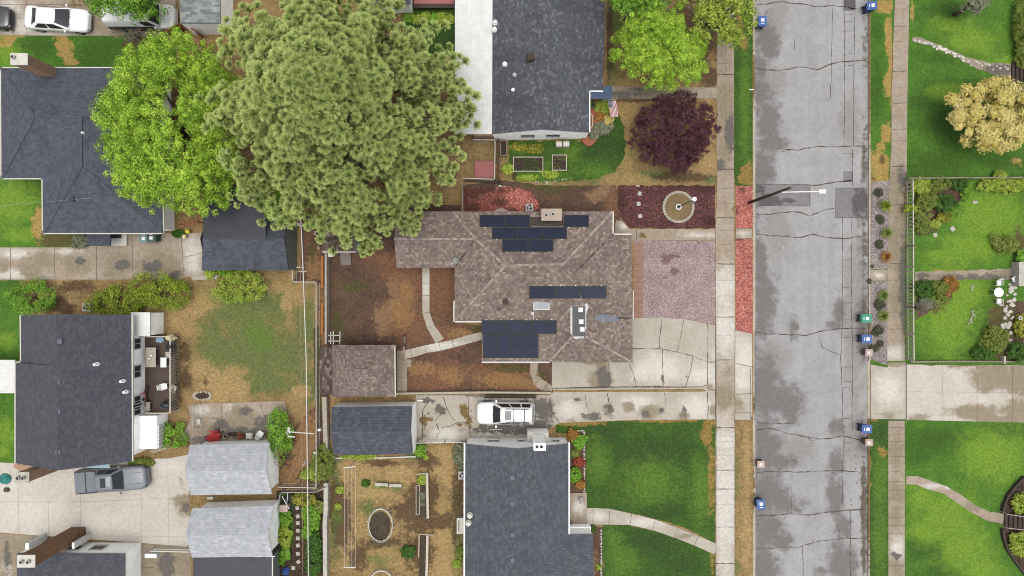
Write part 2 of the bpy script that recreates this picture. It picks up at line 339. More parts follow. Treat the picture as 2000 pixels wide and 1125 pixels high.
class MB:
    def __init__(s): s.v = []; s.f = []; s.m = []; s.g = []
    def add(s, vs, fs, m=0):
        b = len(s.v); s.g.append((b, len(s.f))); s.v += [tuple(v) for v in vs]
        for f in fs: s.f.append([b + i for i in f]); s.m.append(m)
        return s
    def box(s, x0, x1, y0, y1, z0, z1, m=0):
        return s.add([(x, y, z) for z in (z0, z1) for y in (y0, y1) for x in (x0, x1)],
            [(0, 2, 3, 1), (4, 5, 7, 6), (0, 1, 5, 4), (2, 6, 7, 3), (0, 4, 6, 2), (1, 3, 7, 5)], m)
    def obox(s, c, dx, dy, dz, a=0, m=0, tilt=None):
        # centre of the bottom face c, size, turned by a about z
        ca, sa = math.cos(a), math.sin(a); vs = []
        for z in (0, dz):
            for y in (-dy / 2, dy / 2):
                for x in (-dx / 2, dx / 2): vs.append((c[0] + x * ca - y * sa, c[1] + x * sa + y * ca, c[2] + z + (tilt or 0) * x))
        return s.add(vs, [(0, 2, 3, 1), (4, 5, 7, 6), (0, 1, 5, 4), (2, 6, 7, 3), (0, 4, 6, 2), (1, 3, 7, 5)], m)
    def bar(s, a, b, w, h=None, m=0):
        # rectangular bar from a to b
        a = Vector(a); b = Vector(b); h = h or w; t = (b - a).normalized()
        up = Vector((0, 0, 1)) if abs(t.z) < .95 else Vector((0, 1, 0))
        n = t.cross(up).normalized() * w / 2; u = n.cross(t).normalized() * h / 2
        vs = [p + i * n + j * u for p in (a, b) for i, j in ((-1, -1), (1, -1), (1, 1), (-1, 1))]
        return s.add(vs, [(3, 2, 1, 0), (4, 5, 6, 7), (0, 1, 5, 4), (1, 2, 6, 5), (2, 3, 7, 6), (3, 0, 4, 7)], m)
    def tube(s, pts, r, seg=8, m=0):
        pts = [Vector(p) for p in pts]; n = len(pts); rs = r if hasattr(r, '__len__') else [r] * n; vs = []
        for i, p in enumerate(pts):
            t = (pts[min(i + 1, n - 1)] - pts[max(i - 1, 0)]).normalized()
            up = Vector((0, 0, 1)) if abs(t.z) < .9 else Vector((1, 0, 0))
            a = t.cross(up).normalized(); b = a.cross(t).normalized()
            for k in range(seg):
                q = 2 * math.pi * k / seg; vs.append(p + (a * math.cos(q) + b * math.sin(q)) * rs[i])
        fs = [[i * seg + k, (i + 1) * seg + k, (i + 1) * seg + (k + 1) % seg, i * seg + (k + 1) % seg] for i in range(n - 1) for k in range(seg)]
        fs += [list(range(seg)), [(n - 1) * seg + k for k in reversed(range(seg))]]
        return s.add(vs, fs, m)
    def cyl(s, c, r, z0, z1, seg=20, m=0, r2=None):
        return s.tube([(c[0], c[1], z0), (c[0], c[1], z1)], [r, r if r2 is None else r2], seg, m)
    def ball(s, c, rx, ry=None, rz=None, m=0, seg=12, rings=8):
        ry = ry or rx; rz = rz or rx; vs = []
        for i in range(rings + 1):
            a = math.pi * i / rings
            for k in range(seg):
                b = 2 * math.pi * k / seg
                vs.append((c[0] + rx * math.sin(a) * math.cos(b), c[1] + ry * math.sin(a) * math.sin(b), c[2] + rz * math.cos(a)))
        return s.add(vs, [[i * seg + k, (i + 1) * seg + k, (i + 1) * seg + (k + 1) % seg, i * seg + (k + 1) % seg] for i in range(rings) for k in range(seg)], m)
    def prism(s, poly, z0, z1, m=0, mside=None):
        n = len(poly); vs = [(p[0], p[1], z0) for p in poly] + [(p[0], p[1], z1) for p in poly]
        ar = sum(poly[i][0] * poly[(i + 1) % n][1] - poly[(i + 1) % n][0] * poly[i][1] for i in range(n))
        o = list(range(n)); o = o if ar > 0 else o[::-1]
        s.add(vs, [[n + i for i in o], o[::-1]], m)
        b = len(s.v) - 2 * n
        for i in range(n):
            j, k = o[i], o[(i + 1) % n]
            s.f.append([b + j, b + k, b + n + k, b + n + j]); s.m.append(m if mside is None else mside)
        return s
    def strip(s, pts, w, z, m=0, jit=0, wj=0, rng=random):
        # flat ribbon on the ground: cracks, joints, lines
        pts = [Vector((p[0], p[1])) for p in pts]
        if jit:
            q = [pts[0]]
            for a, b in zip(pts, pts[1:]):
                n = max(1, int((b - a).length / .28)); d_ = (b - a).normalized(); nn = Vector((-d_.y, d_.x))
                w_ = 0
                for i in range(1, n + 1): w_ = w_ * .8 + rng.uniform(-jit, jit); q.append(a.lerp(b, i / n) + nn * w_ * min(1, (n - i) / 3))
            pts = q
        vs = []
        for i, p in enumerate(pts):
            t = (pts[min(i + 1, len(pts) - 1)] - pts[max(i - 1, 0)]).normalized(); nn = Vector((-t.y, t.x))
            ww = w / 2 * (1 + rng.uniform(-wj, wj)); vs += [(*(p + nn * ww), z), (*(p - nn * ww), z)]
        return s.add(vs, [[2 * i, 2 * i + 1, 2 * i + 3, 2 * i + 2] for i in range(len(pts) - 1)], m)
    def build(s, name, mats, parent=None, origin=None, smooth=False, bevel=0, fields=None, sub=0, split=False):
        if split and len(s.g) > 1:
            for k, (v0, f0) in enumerate(s.g):
                v1, f1 = s.g[k + 1] if k + 1 < len(s.g) else (len(s.v), len(s.f)); q = MB(); q.v = s.v[v0:v1]; q.f = [[i - v0 for i in f] for f in s.f[f0:f1]]; q.m = s.m[f0:f1]; o = q.build(name, mats, parent, origin, smooth, bevel)
            return o
        o3 = org(parent, origin); me = bpy.data.meshes.new(name)
        me.from_pydata([(v[0] - o3.x, v[1] - o3.y, v[2] - o3.z) for v in s.v], [], s.f)
        if not isinstance(mats, (list, tuple)): mats = [mats]
        for m in mats: me.materials.append(m)
        if any(s.m): me.polygons.foreach_set('material_index', s.m)
        uvmesh(me)
        if smooth: me.polygons.foreach_set('use_smooth', [True] * len(me.polygons))
        me.update(); o = finish(me, name, parent, origin)
        if bevel:
            b = o.modifiers.new('bevel', 'BEVEL'); b.width = bevel; b.segments = 2; b.limit_method = 'ANGLE'
        if sub:
            b = o.modifiers.new('sub', 'SUBSURF'); b.levels = sub; b.render_levels = sub
        return o
def uvmesh(me):
    n = len(me.loops)
    if not n: return
    co = np.empty(len(me.vertices) * 3, 'f'); me.vertices.foreach_get('co', co); co = co.reshape(-1, 3)
    vi = np.empty(n, 'i'); me.loops.foreach_get('vertex_index', vi)
    me.update(); pn = np.empty(len(me.polygons) * 3, 'f'); me.polygons.foreach_get('normal', pn); pn = pn.reshape(-1, 3)
    lt = np.empty(len(me.polygons), 'i'); me.polygons.foreach_get('loop_total', lt)
    N = np.repeat(pn, lt, 0); u = np.stack([-N[:, 1], N[:, 0], np.zeros(n)], 1); ln = np.linalg.norm(u, axis=1)
    flat = ln < .03; u[flat] = (1, 0, 0); u /= np.maximum(np.linalg.norm(u, axis=1), 1e-6)[:, None]
    v = np.cross(N, u); v[flat] = (0, 1, 0)
    p = co[vi]; uv = np.stack([(p * u).sum(1), (p * v).sum(1)], 1).astype('f')
    me.uv_layers.new(name='UVMap').data.foreach_set('uv', uv.ravel())

def rough(poly, amp=.07, step=.3, seed=1):
    rg = random.Random(seed); out = []
    for i, a in enumerate(poly):
        b = poly[(i + 1) % len(poly)]; a = Vector(a[:2]); b = Vector(b[:2]); L_ = (b - a).length
        n = max(1, int(L_ / step)); nn = Vector((-(b - a).y, (b - a).x)).normalized() if L_ else Vector((0, 0))
        for k in range(n): out.append(tuple(a.lerp(b, k / n) + nn * rg.uniform(-amp, amp)))
    return out
def W(pts, z=0): return [PX(p, z)[:2] for p in pts]
def field(co, blobs, base=0.0):
    v = np.full(len(co), base)
    for b in blobs:
        x, y, rx, ry = b[:4]; rot = R_(b[4]) if len(b) > 4 else 0; sgn = b[5] if len(b) > 5 else 1
        cx, cy, _ = P(x, y); dx, dy = co[:, 0] - cx, co[:, 1] - cy
        c, s = math.cos(rot), math.sin(rot); a = (dx * c - dy * s) / (rx / S); e = (dx * s + dy * c) / (ry / S)
        k = np.clip(1 - np.sqrt(a * a + e * e) * .5, 0, 1)
        v = np.maximum(v, k) if sgn > 0 else np.minimum(v, 1 - k)
    return v
def sheet(name, poly, z, mat, thick=0, cell=.6, mats=(), extra=None, world_pts=False, kind='structure', label=None, cat=None, parent=None, rg=0, seed=1, **fl):
    """flat ground surface; m0..m4 are lists of patches (x, y, rx, ry, turn) in photo pixels, b0..b4 their base value"""
    pts = poly if world_pts else W(poly, z)
    if rg: pts = rough(pts, rg, .3, seed)
    bm = bmesh.new(); f = bm.faces.new([bm.verts.new((p[0], p[1], z)) for p in pts]); bm.normal_update()
    if f.normal.z < 0: f.normal_flip()
    keys = [k for k in fl if k[0] == 'm']
    if keys:
        xs = [p[0] for p in pts]; ys = [p[1] for p in pts]
        for ax, lo, hi in ((0, min(xs), max(xs)), (1, min(ys), max(ys))):
            lo = max(lo, -46 if ax == 0 else -27); hi = min(hi, 46 if ax == 0 else 27); x = lo + cell
            while x < hi - .05:
                co = [0, 0, 0]; no = [0, 0, 0]; co[ax] = x; no[ax] = 1
                bmesh.ops.bisect_plane(bm, geom=bm.verts[:] + bm.edges[:] + bm.faces[:], plane_co=co, plane_no=no); x += cell
    mb = MB(); bm.verts.index_update()
    mb.add([v.co for v in bm.verts], [[v.index for v in f.verts] for f in bm.faces]); bm.free()
    nv = len(mb.v)
    if thick:
        n = len(pts); ar = sum(pts[i][0] * pts[(i + 1) % n][1] - pts[(i + 1) % n][0] * pts[i][1] for i in range(n))
        q = pts if ar > 0 else pts[::-1]
        mb.add([(p[0], p[1], z) for p in q] + [(p[0], p[1], z - thick) for p in q], [[n + i, n + (i + 1) % n, (i + 1) % n, i] for i in range(n)])
    if extra: extra(mb)
    o = mb.build(name, [mat] + list(mats), parent)
    co = np.array(mb.v)
    for k in keys:
        a = o.data.attributes.new(k, 'FLOAT', 'POINT'); a.data.foreach_set('value', field(co, fl[k], fl.get('b' + k[1], 0.0)).astype('f'))
    return tag(o, label, cat, None, kind)

# ---------------------------------------------------------------- foliage
def leaf_mesh(name, mat, C_, Nn, size, tint, clump, parent, origin, nrng, aspect=.62, tip=None, stems=None):
    n = len(C_); t = nrng.normal(size=(n, 3)); Nn = Nn / np.linalg.norm(Nn, axis=1)[:, None]
    t -= (t * Nn).sum(1)[:, None] * Nn; t /= np.linalg.norm(t, axis=1)[:, None]; b = np.cross(Nn, t)
    s = size[:, None]
    V = np.stack([C_ - t * s * .5 - Nn * s * .12, C_ + b * s * aspect * .5, C_ + t * s * .5 - Nn * s * .12, C_ - b * s * aspect * .5], 1).reshape(-1, 3)
    V = V - np.array(org(parent, origin))
    me = bpy.data.meshes.new(name); me.vertices.add(4 * n); me.vertices.foreach_set('co', V.astype('f').ravel())
    me.loops.add(4 * n); me.loops.foreach_set('vertex_index', np.arange(4 * n, dtype='i'))
    me.polygons.add(n); me.polygons.foreach_set('loop_start', np.arange(0, 4 * n, 4, dtype='i'))
    me.update(calc_edges=True); me.materials.append(mat)
    for k, v in (('tint', tint), ('clump', clump)):
        a = me.attributes.new(k, 'FLOAT', 'POINT'); a.data.foreach_set('value', np.repeat(v, 4).astype('f'))
    return finish(me, name, parent, origin)
def dirs(nrng, n, zmin=-1.0):
    z = nrng.uniform(zmin, 1, n); a = nrng.uniform(0, 2 * math.pi, n); r = np.sqrt(1 - z * z)
    return np.stack([r * np.cos(a), r * np.sin(a), z], 1)
def crown(name, mat, c, rad, parent=None, origin=None, seed=0, nclump=120, cr=.7, per=160, size=.15, zmin=-.25, lump=.22, nlobe=9, inner=.35, spread=.3, flat=.75, outline=None, sub=0, up=.5, bough=1.1):
    g = np.random.default_rng(seed); c = np.array(c, float); rad = np.array(rad, float) - (bough * .85 if sub else 0)
    D = dirs(g, nclump, zmin); lob = dirs(g, nlobe, -.2); la = g.uniform(-.6, 1, nlobe) * lump
    f = 1 + (np.maximum(D @ lob.T, 0) ** 8 * la).sum(1)
    if outline:   # radial factors by compass angle, measured off the photograph
        an = np.degrees(np.arctan2(D[:, 1], D[:, 0])) % 360
        f = f * np.interp(an, [a for a, _ in outline] + [360 + outline[0][0]], [v for _, v in outline] + [outline[0][1]], period=None)
    k = np.where(g.random(nclump) < inner, g.uniform(.45, .8, nclump), g.uniform(.86, 1.0, nclump))
    CC = c + D * (rad - cr * .6) * (f * k)[:, None]; CC[:, 2] += g.uniform(-.12, .12, nclump) * rad[2]
    bt = g.random(nclump)
    if sub:   # boughs carrying smaller leaf clumps
        i2 = np.repeat(np.arange(nclump), sub); CB = CC; CC = CB[i2] + dirs(g, nclump * sub, -.15) * bough * np.array([1, 1, .7]) * g.uniform(.55, 1, nclump * sub)[:, None]; D = D[i2]; bt = bt[i2]; nclump *= sub
    if sub: up, spread, flat = .12, .2, .95
    cs = cr * g.uniform(.6, 1.25, nclump); ct = g.random(nclump) * .6 + bt * .4
    n = nclump * per; idx = np.repeat(np.arange(nclump), per)
    d2 = dirs(g, n, -.35); rr = g.uniform(.8 if sub else .55, 1.0, n) * cs[idx] * (1 + .25 * np.sin(d2[:, 0] * 7 + idx) * np.cos(d2[:, 1] * 6 + idx * 2))
    pts = CC[idx] + d2 * rr[:, None] * np.array([1, 1, flat])
    Nn = d2 * .75 + D[idx] * .25 + g.normal(size=(n, 3)) * spread + np.array([0, 0, up])
    return leaf_mesh(name, mat, pts, Nn, size * g.uniform(.6, 1.3, n), g.random(n), ct[idx], parent, origin, g), CC
def limbs(mb, base, CC, r0, seed=0, n=14, fork=.45, m=0, seg=6):
    rg = random.Random(seed); base = Vector(base); pick = rg.sample(range(len(CC)), min(n, len(CC)))
    top = Vector((sum(c[0] for c in CC) / len(CC), sum(c[1] for c in CC) / len(CC), base.z + (max(c[2] for c in CC) - base.z) * fork))
    mid = base.lerp(top, .5) + Vector((rg.uniform(-.1, .1), rg.uniform(-.1, .1), 0))
    mb.tube([base, mid, top], [r0, r0 * .8, r0 * .62], 10, m)
    for i in pick:
        e = Vector(CC[i]); s0 = mid.lerp(top, rg.uniform(.2, 1)); md = s0.lerp(e, .5) + Vector((rg.uniform(-.2, .2), rg.uniform(-.2, .2), rg.uniform(-.1, .35))) * (e - s0).length * .3
        mb.tube([s0, md, e], [r0 * .4, r0 * .25, r0 * .07], seg, m)
    return mb
def tree(name, label, c, rad, leaf, seed, group=None, bark='bark', r0=.2, nl=16, base=None, cat='tree', **k):
    bx, by = (base or c)[:2]; t = thing(name, label, cat, (bx, by, 0), group)
    o, CC = crown('crown', L[leaf], c, rad, t, seed=seed, **k)
    limbs(MB(), (bx, by, -.05), CC, r0, seed, nl).build('trunk', M[bark], t, smooth=True)
    return t
def shrub(name, label, px, py, r, h, leaf, seed, group=None, n=None, size=.135, ry=None, per=36, cat='shrub', z0=0, cr=None, stem=True, **k):
    """a bush seen at photo pixel (px, py); r, ry in photo pixels, h in metres"""
    x, y, _ = P(px, py, z0 + h * .6); r = r / S; ry = (ry / S) if ry else r; t = thing(name, label, cat, (x, y, z0), group)
    k.setdefault('lump', .5); k.setdefault('spread', .5); cr = max(.09, min(cr or 9, min(r, ry) * .3)); n = n or max(8, int(10 * r * ry / (cr * cr) * .5))
    o, CC = crown('foliage', L[leaf], (x, y, z0 + h * .42), (r, ry, h * .58), t, seed=seed, nclump=n, cr=cr, per=per, size=size, **k)
    if stem: limbs(MB(), (x, y, z0 - .03), CC, max(.015, r * .05), seed, 7, .3, seg=5).build('stem', M['bark'], t)
    return t
def blades(mat, c, r, h, n, seed, parent, wd=.03, name='foliage', lean=.7):
    """arching grass blades"""
    g = random.Random(seed); mb = MB()
    for i in range(n):
        a = g.uniform(0, 6.283); q = g.random(); R2 = r * g.uniform(.5, 1); hh = h * g.uniform(.6, 1)
        p0 = Vector((c[0] + math.cos(a) * r * .15 * q, c[1] + math.sin(a) * r * .15 * q, c[2])); dv = Vector((math.cos(a), math.sin(a), 0))
        p1 = p0 + dv * R2 * .4 + Vector((0, 0, hh)); p2 = p0 + dv * R2 + Vector((0, 0, hh * (1 - lean * g.random()))); s_ = Vector((-dv.y, dv.x, 0)) * wd / 2
        mb.add([p0 - s_, p0 + s_, p1 + s_, p1 - s_, p2 + s_ * .15, p2 - s_ * .15], [(0, 1, 2, 3), (3, 2, 4, 5)])
    o = mb.build(name, mat, parent); nn = len(mb.v); rr = np.random.default_rng(seed)
    for k in ('tint', 'clump'):
        a = o.data.attributes.new(k, 'FLOAT', 'POINT'); a.data.foreach_set('value', np.repeat(rr.random(nn // 6), 6).astype('f'))
    return o
def grass_clump(name, label, px, py, r, h, leaf, seed, group=None, n=130, z0=0):
    x, y, _ = P(px, py, h * .5 + z0); t = thing(name, label, 'ornamental grass', (x, y, z0), group)
    blades(L[leaf], (x, y, z0), r / S, h, n, seed, t)
    return t
def pine(label, x0, y0):
    t = thing('pine_tree', label, 'tree', (x0, y0, 0)); g = np.random.default_rng(5); rg = random.Random(5)
    zs = [2.5, 4, 6, 8, 10, 12, 14, 16, 17.6]; rs = [7.6, 8.9, 9.5, 9.5, 8.9, 7.6, 5.6, 3.1, .6]
    tm = MB(); tm.tube([(x0, y0, -.1), (x0 + .1, y0, 6), (x0, y0 - .1, 12), (x0, y0, 17.3)], [.42, .33, .2, .05], 12)
    tuft = []
    for i in range(250):
        u = (i + .5) / 250; z = 3.0 + 14.4 * (u ** .92); rmax = np.interp(z, zs, rs); a = i * 2.39996 + rg.uniform(-.35, .35)
        rr = rmax * (rg.uniform(.86, 1.0) if i % 3 else rg.uniform(.4, .8)) * (1 + .03 * math.sin(3 * a + 1) + .025 * math.sin(5 * a + 2.2) + .05 * max(0, math.cos(a + .4))); zz = z + rg.uniform(-.8, .8)
        e = Vector((x0 + rr * math.cos(a), y0 + rr * math.sin(a), zz)); s0 = Vector((x0, y0, max(2.2, zz - rr * .28)))
        md = s0.lerp(e, .55) + Vector((rg.uniform(-.3, .3), rg.uniform(-.3, .3), -.25)); 
        tm.tube([s0, md, e], [.075, .05, .02], 5)
        out = (e - s0).normalized(); bt = rg.random()
        for k in range(rg.randint(9, 18)):
            q = rg.uniform(0, 1) ** .7; p = s0.lerp(e, .5 + .52 * q) if q > .25 else md.lerp(e, rg.random())
            off = Vector((rg.gauss(0, .58), rg.gauss(0, .58), rg.uniform(-.2, .5))) * (.6 + .6 * (1 - q))
            pt = p + off; tuft.append((pt, (out * .5 + Vector((0, 0, .8)) + off * .5).normalized(), .55 * bt + .45 * rg.random()))
            if k % 3 == 0: tm.tube([p, pt], [.02, .012], 4)
    nn = 120; T = np.array([t_[0] for t_ in tuft]); D = np.array([t_[1] for t_ in tuft]); ct = np.array([t_[2] for t_ in tuft])
    nt = len(T); idx = np.repeat(np.arange(nt), nn); d_ = dirs(g, nt * nn, -1); d_ = d_ + D[idx] * .95; d_ /= np.linalg.norm(d_, axis=1)[:, None]
    sz = g.uniform(.6, 1.2, nt) ; ln = (g.uniform(.36, .46, nt * nn) * sz[idx])[:, None]; side = np.cross(d_, g.normal(size=(nt * nn, 3))); side /= np.linalg.norm(side, axis=1)[:, None]
    b0 = T[idx] + d_ * .03; w = .019
    V = np.stack([b0 - side * w * .6, b0 + side * w * .6, b0 + d_ * ln + side * w, b0 + d_ * ln - side * w], 1).reshape(-1, 3) - np.array([x0, y0, 0])
    n = nt * nn; me = bpy.data.meshes.new('crown'); me.vertices.add(4 * n); me.vertices.foreach_set('co', V.astype('f').ravel())
    me.loops.add(4 * n); me.loops.foreach_set('vertex_index', np.arange(4 * n, dtype='i')); me.polygons.add(n); me.polygons.foreach_set('loop_start', np.arange(0, 4 * n, 4, dtype='i'))
    me.update(calc_edges=True); me.materials.append(L['pine'])
    for k, v in (('tint', np.repeat(g.random(n), 4)), ('clump', np.repeat(ct[idx], 4)), ('tip', np.tile([0, 0, 1, 1], n))):
        a = me.attributes.new(k, 'FLOAT', 'POINT'); a.data.foreach_set('value', v.astype('f'))
    finish(me, 'crown', t, None); tm.build('trunk', M['bark'], t, smooth=True); return t

# ---------------------------------------------------------------- buildings
def inset(poly, d):
    n = len(poly); P2 = [Vector(p[:2]) for p in poly]; ar = sum(P2[i].cross(P2[(i + 1) % n]) for i in range(n)); sg = 1 if ar > 0 else -1; out = []
    for i in range(n):
        a, b, c = P2[i - 1], P2[i], P2[(i + 1) % n]; e1 = (b - a).normalized(); e2 = (c - b).normalized()
        n1 = Vector((-e1.y, e1.x)) * sg; n2 = Vector((-e2.y, e2.x)) * sg; k = 1 + n1.dot(n2)
        v = (n1 + n2) / max(k, .3) * d; out.append((b.x + v.x, b.y + v.y, poly[i][2]))
    return out
def roof(parent, verts, faces, mats, thick=.14, over=.35, wall=None, gut=None, walltop=.06, name='roof', z0=0.0, wname='wall', wmat=None):
    """verts: name -> (px, py, z) measured in the photo; mats: [shingle, fascia]; returns the wall footprint"""
    ks = list(verts); W3 = [P(*verts[k]) for k in ks]; ix = {k: i for i, k in enumerate(ks)}; fs = []
    for f in faces:
        q = [ix[k] for k in f]; n = sum(W3[q[i]][0] * W3[q[(i + 1) % len(q)]][1] - W3[q[(i + 1) % len(q)]][0] * W3[q[i]][1] for i in range(len(q)))
        fs.append(q if n > 0 else q[::-1])
    ed = {}
    for f in fs:
        for i in range(len(f)): ed[(f[i], f[(i + 1) % len(f)])] = 1
    nxt = {a: b for a, b in ed if (b, a) not in ed}; st = next(iter(nxt)); loop = [st]
    while nxt[loop[-1]] != st: loop.append(nxt[loop[-1]])
    mb = MB(); mb.add(W3, fs, 0); lo = [(x, y, z - thick) for x, y, z in W3]; mb.add(lo, [f[::-1] for f in fs], 1)
    mb.add(W3 + lo, [[len(W3) + a, len(W3) + b, b, a] for a, b in zip(loop, loop[1:] + loop[:1])], 1)
    o = mb.build(name, mats, parent)
    eave = [W3[i] for i in loop]; fp = inset(eave, over)
    if wall is not None:
        wb = MB(); n = len(fp)
        wb.add([(p[0], p[1], z0) for p in fp] + [(p[0], p[1], p[2] - thick + walltop) for p in fp], [[i, (i + 1) % n, n + (i + 1) % n, n + i] for i in range(n)])
        wb.build(wname, wall, parent)
    if gut:
        gb = MB()
        for a, b in gut:
            p, q = Vector(P(*verts[a])), Vector(P(*verts[b])); t = (q - p).normalized(); nn = Vector((t.y, -t.x, 0))
            # outward = away from the roof's middle
            cen = sum((Vector(w) for w in W3), Vector()) / len(W3)
            if nn.dot((p + q) / 2 - cen) < 0: nn = -nn
            gb.bar(p + nn * .045 - Vector((0, 0, .05)), q + nn * .045 - Vector((0, 0, .05)), .085, .11)
        gb.build('gutter', M['offwhite'], parent, split=True)
    return fp, W3
def window(parent, a, b, t, zc, w, h, out, frame='white', depth=.05):
    """window in the wall line a->b, its centre t metres from a; out = outward direction"""
    a = Vector(a[:2]); b = Vector(b[:2]); d_ = (b - a).normalized(); n = Vector(out[:2]).normalized(); c = a + d_ * t
    fr = MB(); 
    def bx(u0, u1, z0, z1, d0, d1, mb):
        pts = [c + d_ * u + n * v for v in (d0, d1) for u in (u0, u1)]
        vs = [(p.x, p.y, z) for z in (z0, z1) for p in (pts[0], pts[1], pts[2], pts[3])]
        mb.add(vs, [(0, 2, 3, 1), (4, 5, 7, 6), (0, 1, 5, 4), (2, 6, 7, 3), (0, 4, 6, 2), (1, 3, 7, 5)])
    f = .07; z0, z1 = zc - h / 2, zc + h / 2
    bx(-w / 2 - f, -w / 2, z0 - f, z1 + f, -.02, depth, fr); bx(w / 2, w / 2 + f, z0 - f, z1 + f, -.02, depth, fr)
    bx(-w / 2, w / 2, z1, z1 + f, -.02, depth, fr); bx(-w / 2, w / 2, z0 - f, z0, -.02, depth + .03, fr); bx(-.02, .02, z0, z1, .012, depth - .01, fr)
    o = fr.build('window', M[frame], parent); g = MB(); bx(-w / 2, w / 2, z0, z1, -.01, .012, g); g.build('pane', M['glass'], o); return o
def vent(parent, px, py, z, w=.3, h=.15, mat='greymetal', name='roof_vent'):
    x, y, _ = P(px, py, z); mb = MB(); mb.box(x - w * .62, x + w * .62, y - w * .62, y + w * .62, z - .25, z + h * .25); mb.box(x - w / 2, x + w / 2, y - w / 2, y + w / 2, z + h * .25, z + h)
    return mb.build(name, M[mat], parent, bevel=.015)
def pipe(parent, px, py, z, r=.05, h=.4, mat='white'):
    x, y, _ = P(px, py, z); mb = MB(); mb.cyl((x, y), r * 2.2, z - .25, z + .06, 12); mb.cyl((x, y), r, z, z + h, 10); mb.cyl((x, y), r * 1.6, z + h, z + h + .05, 10)
    return mb.build('vent_pipe', M[mat], parent)
def chimney(parent, x, y, w, d_, z0, z1, mat, caps=((0, 0),), cap='stone', name='chimney', pots='offwhite'):
    mb = MB(); mb.box(x - w / 2, x + w / 2, y - d_ / 2, y + d_ / 2, z0, z1); o = mb.build(name, M[mat], parent)
    c = MB(); c.box(x - w / 2 - .07, x + w / 2 + .07, y - d_ / 2 - .07, y + d_ / 2 + .07, z1, z1 + .1); c.build('cap', M[cap], o, bevel=.02)
    for cx, cy in caps:
        f = MB(); f.cyl((x + cx, y + cy), .15, z1 + .1, z1 + .32, 14); f.cyl((x + cx, y + cy), .11, z1 + .32, z1 + .325, 14, 1); f.build('flue', [M[pots], M['black']], o)
    return o
# ================================================================ THE GROUND
rnd = random.Random(11)
def rect(x0, y0, x1, y1): return [(x0, y0), (x1, y0), (x1, y1), (x0, y1)]
gb = MB(); gb.add([(-900, -900, -.25), (900, -900, -.25), (900, 900, -.25), (-900, 900, -.25)], [(0, 1, 2, 3)])
tag(gb.build('ground', M['earth']), None, None, None, 'structure')
sheet('yard_ground', rect(-2600, -2300, 1471, 3400), 0, M['dry'], .25, m0=[(800, 1000, 60, 60)])
sheet('yard_ground', rect(1701, -2300, 4600, 3400), 0, M['lawn_bright'], .25, m0=[(1900, -300, 60, 60)])
def road_extra(mb):
    z = -.115; r = random.Random(3)
    tr = [[(1478, 133), (1520, 137), (1560, 130), (1600, 135), (1625, 124), (1650, 119), (1692, 117)], [(1478, 8), (1530, 2), (1580, 8), (1592, 12), (1648, 12), (1692, 17)],
          [(1520, 290), (1560, 293), (1600, 285), (1640, 286), (1692, 284)], [(1583, 362), (1633, 355), (1665, 352)], [(1478, 418), (1520, 416), (1550, 413), (1583, 422), (1610, 410), (1631, 406)],
          [(1478, 458), (1520, 460), (1560, 464), (1590, 457), (1630, 465), (1692, 461)], [(1478, 650), (1520, 652), (1575, 656), (1600, 648), (1640, 642), (1692, 641)],
          [(1478, 825), (1510, 829), (1552, 827)], [(1478, 840), (1510, 838), (1540, 848), (1600, 858), (1645, 852), (1680, 860), (1692, 866)], [(1478, 925), (1520, 922), (1560, 923), (1620, 920), (1675, 921), (1692, 930)],
          [(1478, 1008), (1530, 1006), (1580, 1007), (1650, 998), (1688, 995)], [(1478, 1072), (1520, 1070), (1560, 1070), (1600, 1058), (1650, 1052), (1692, 1053)]]
    for t in tr: mb.strip(W(t), .065, z, 1, .06, .7, r)
    for t in ([(1522, 290), (1530, 286), (1545, 295), (1560, 290)], [(1528, 296), (1550, 289)], [(1495, 28), (1500, 20)], [(1600, 655), (1608, 680), (1640, 693)], [(1590, 862), (1570, 850)], [(1548, 885), (1548, 900), (1535, 903)], [(1680, 860), (1672, 850), (1660, 853)], [(1548, 898), (1562, 905)],
              [(1620, 922), (1645, 932)], [(1672, 690), (1690, 682)], [(1686, 820), (1680, 850), (1690, 872)], [(1684, 930), (1688, 960), (1683, 992)]): mb.strip(W(t), .04, z, 1, .05, .6, r)
    for t in ([(1647, 426), (1647, 540), (1646, 640), (1643, 700), (1647, 770), (1646, 830), (1650, 852), (1646, 925), (1648, 998)], [(1665, 425), (1665, 560), (1666, 700), (1666, 840)], [(1651, 22), (1651, 120), (1650, 284)],
              [(1671, 22), (1669, 130), (1668, 284)], [(1666, 290), (1666, 365)], [(1627, 16), (1625, 120), (1623, 190), (1617, 196)], [(1662, 998), (1662, 1060), (1662, 1300)], [(1548, 924), (1548, 1005)], [(1568, 1066), (1570, 1100), (1569, 1300)], [(1553, 75), (1553, 95)]):
        mb.strip(W(t), .045, z, 1, .02, .6, r)
    for y in (28, 42, 60, 105, 128, 300, 508, 562, 592, 625, 642, 660, 718, 746, 757, 818, 866, 882): mb.strip(W([(1648, y), (1666, y - 1)]), .03, z, 1, .03, .5, r)
    for x, y in ((1672, 890), (1673, 905), (1672, 915), (1674, 943), (1662, 975), (1664, 985), (1520, 1093), (1588, 1057), (1640, 1036), (1660, 760)): mb.strip(W([(x, y), (x + 1, y + 3)]), .07, z, 1, 0, .5, r)
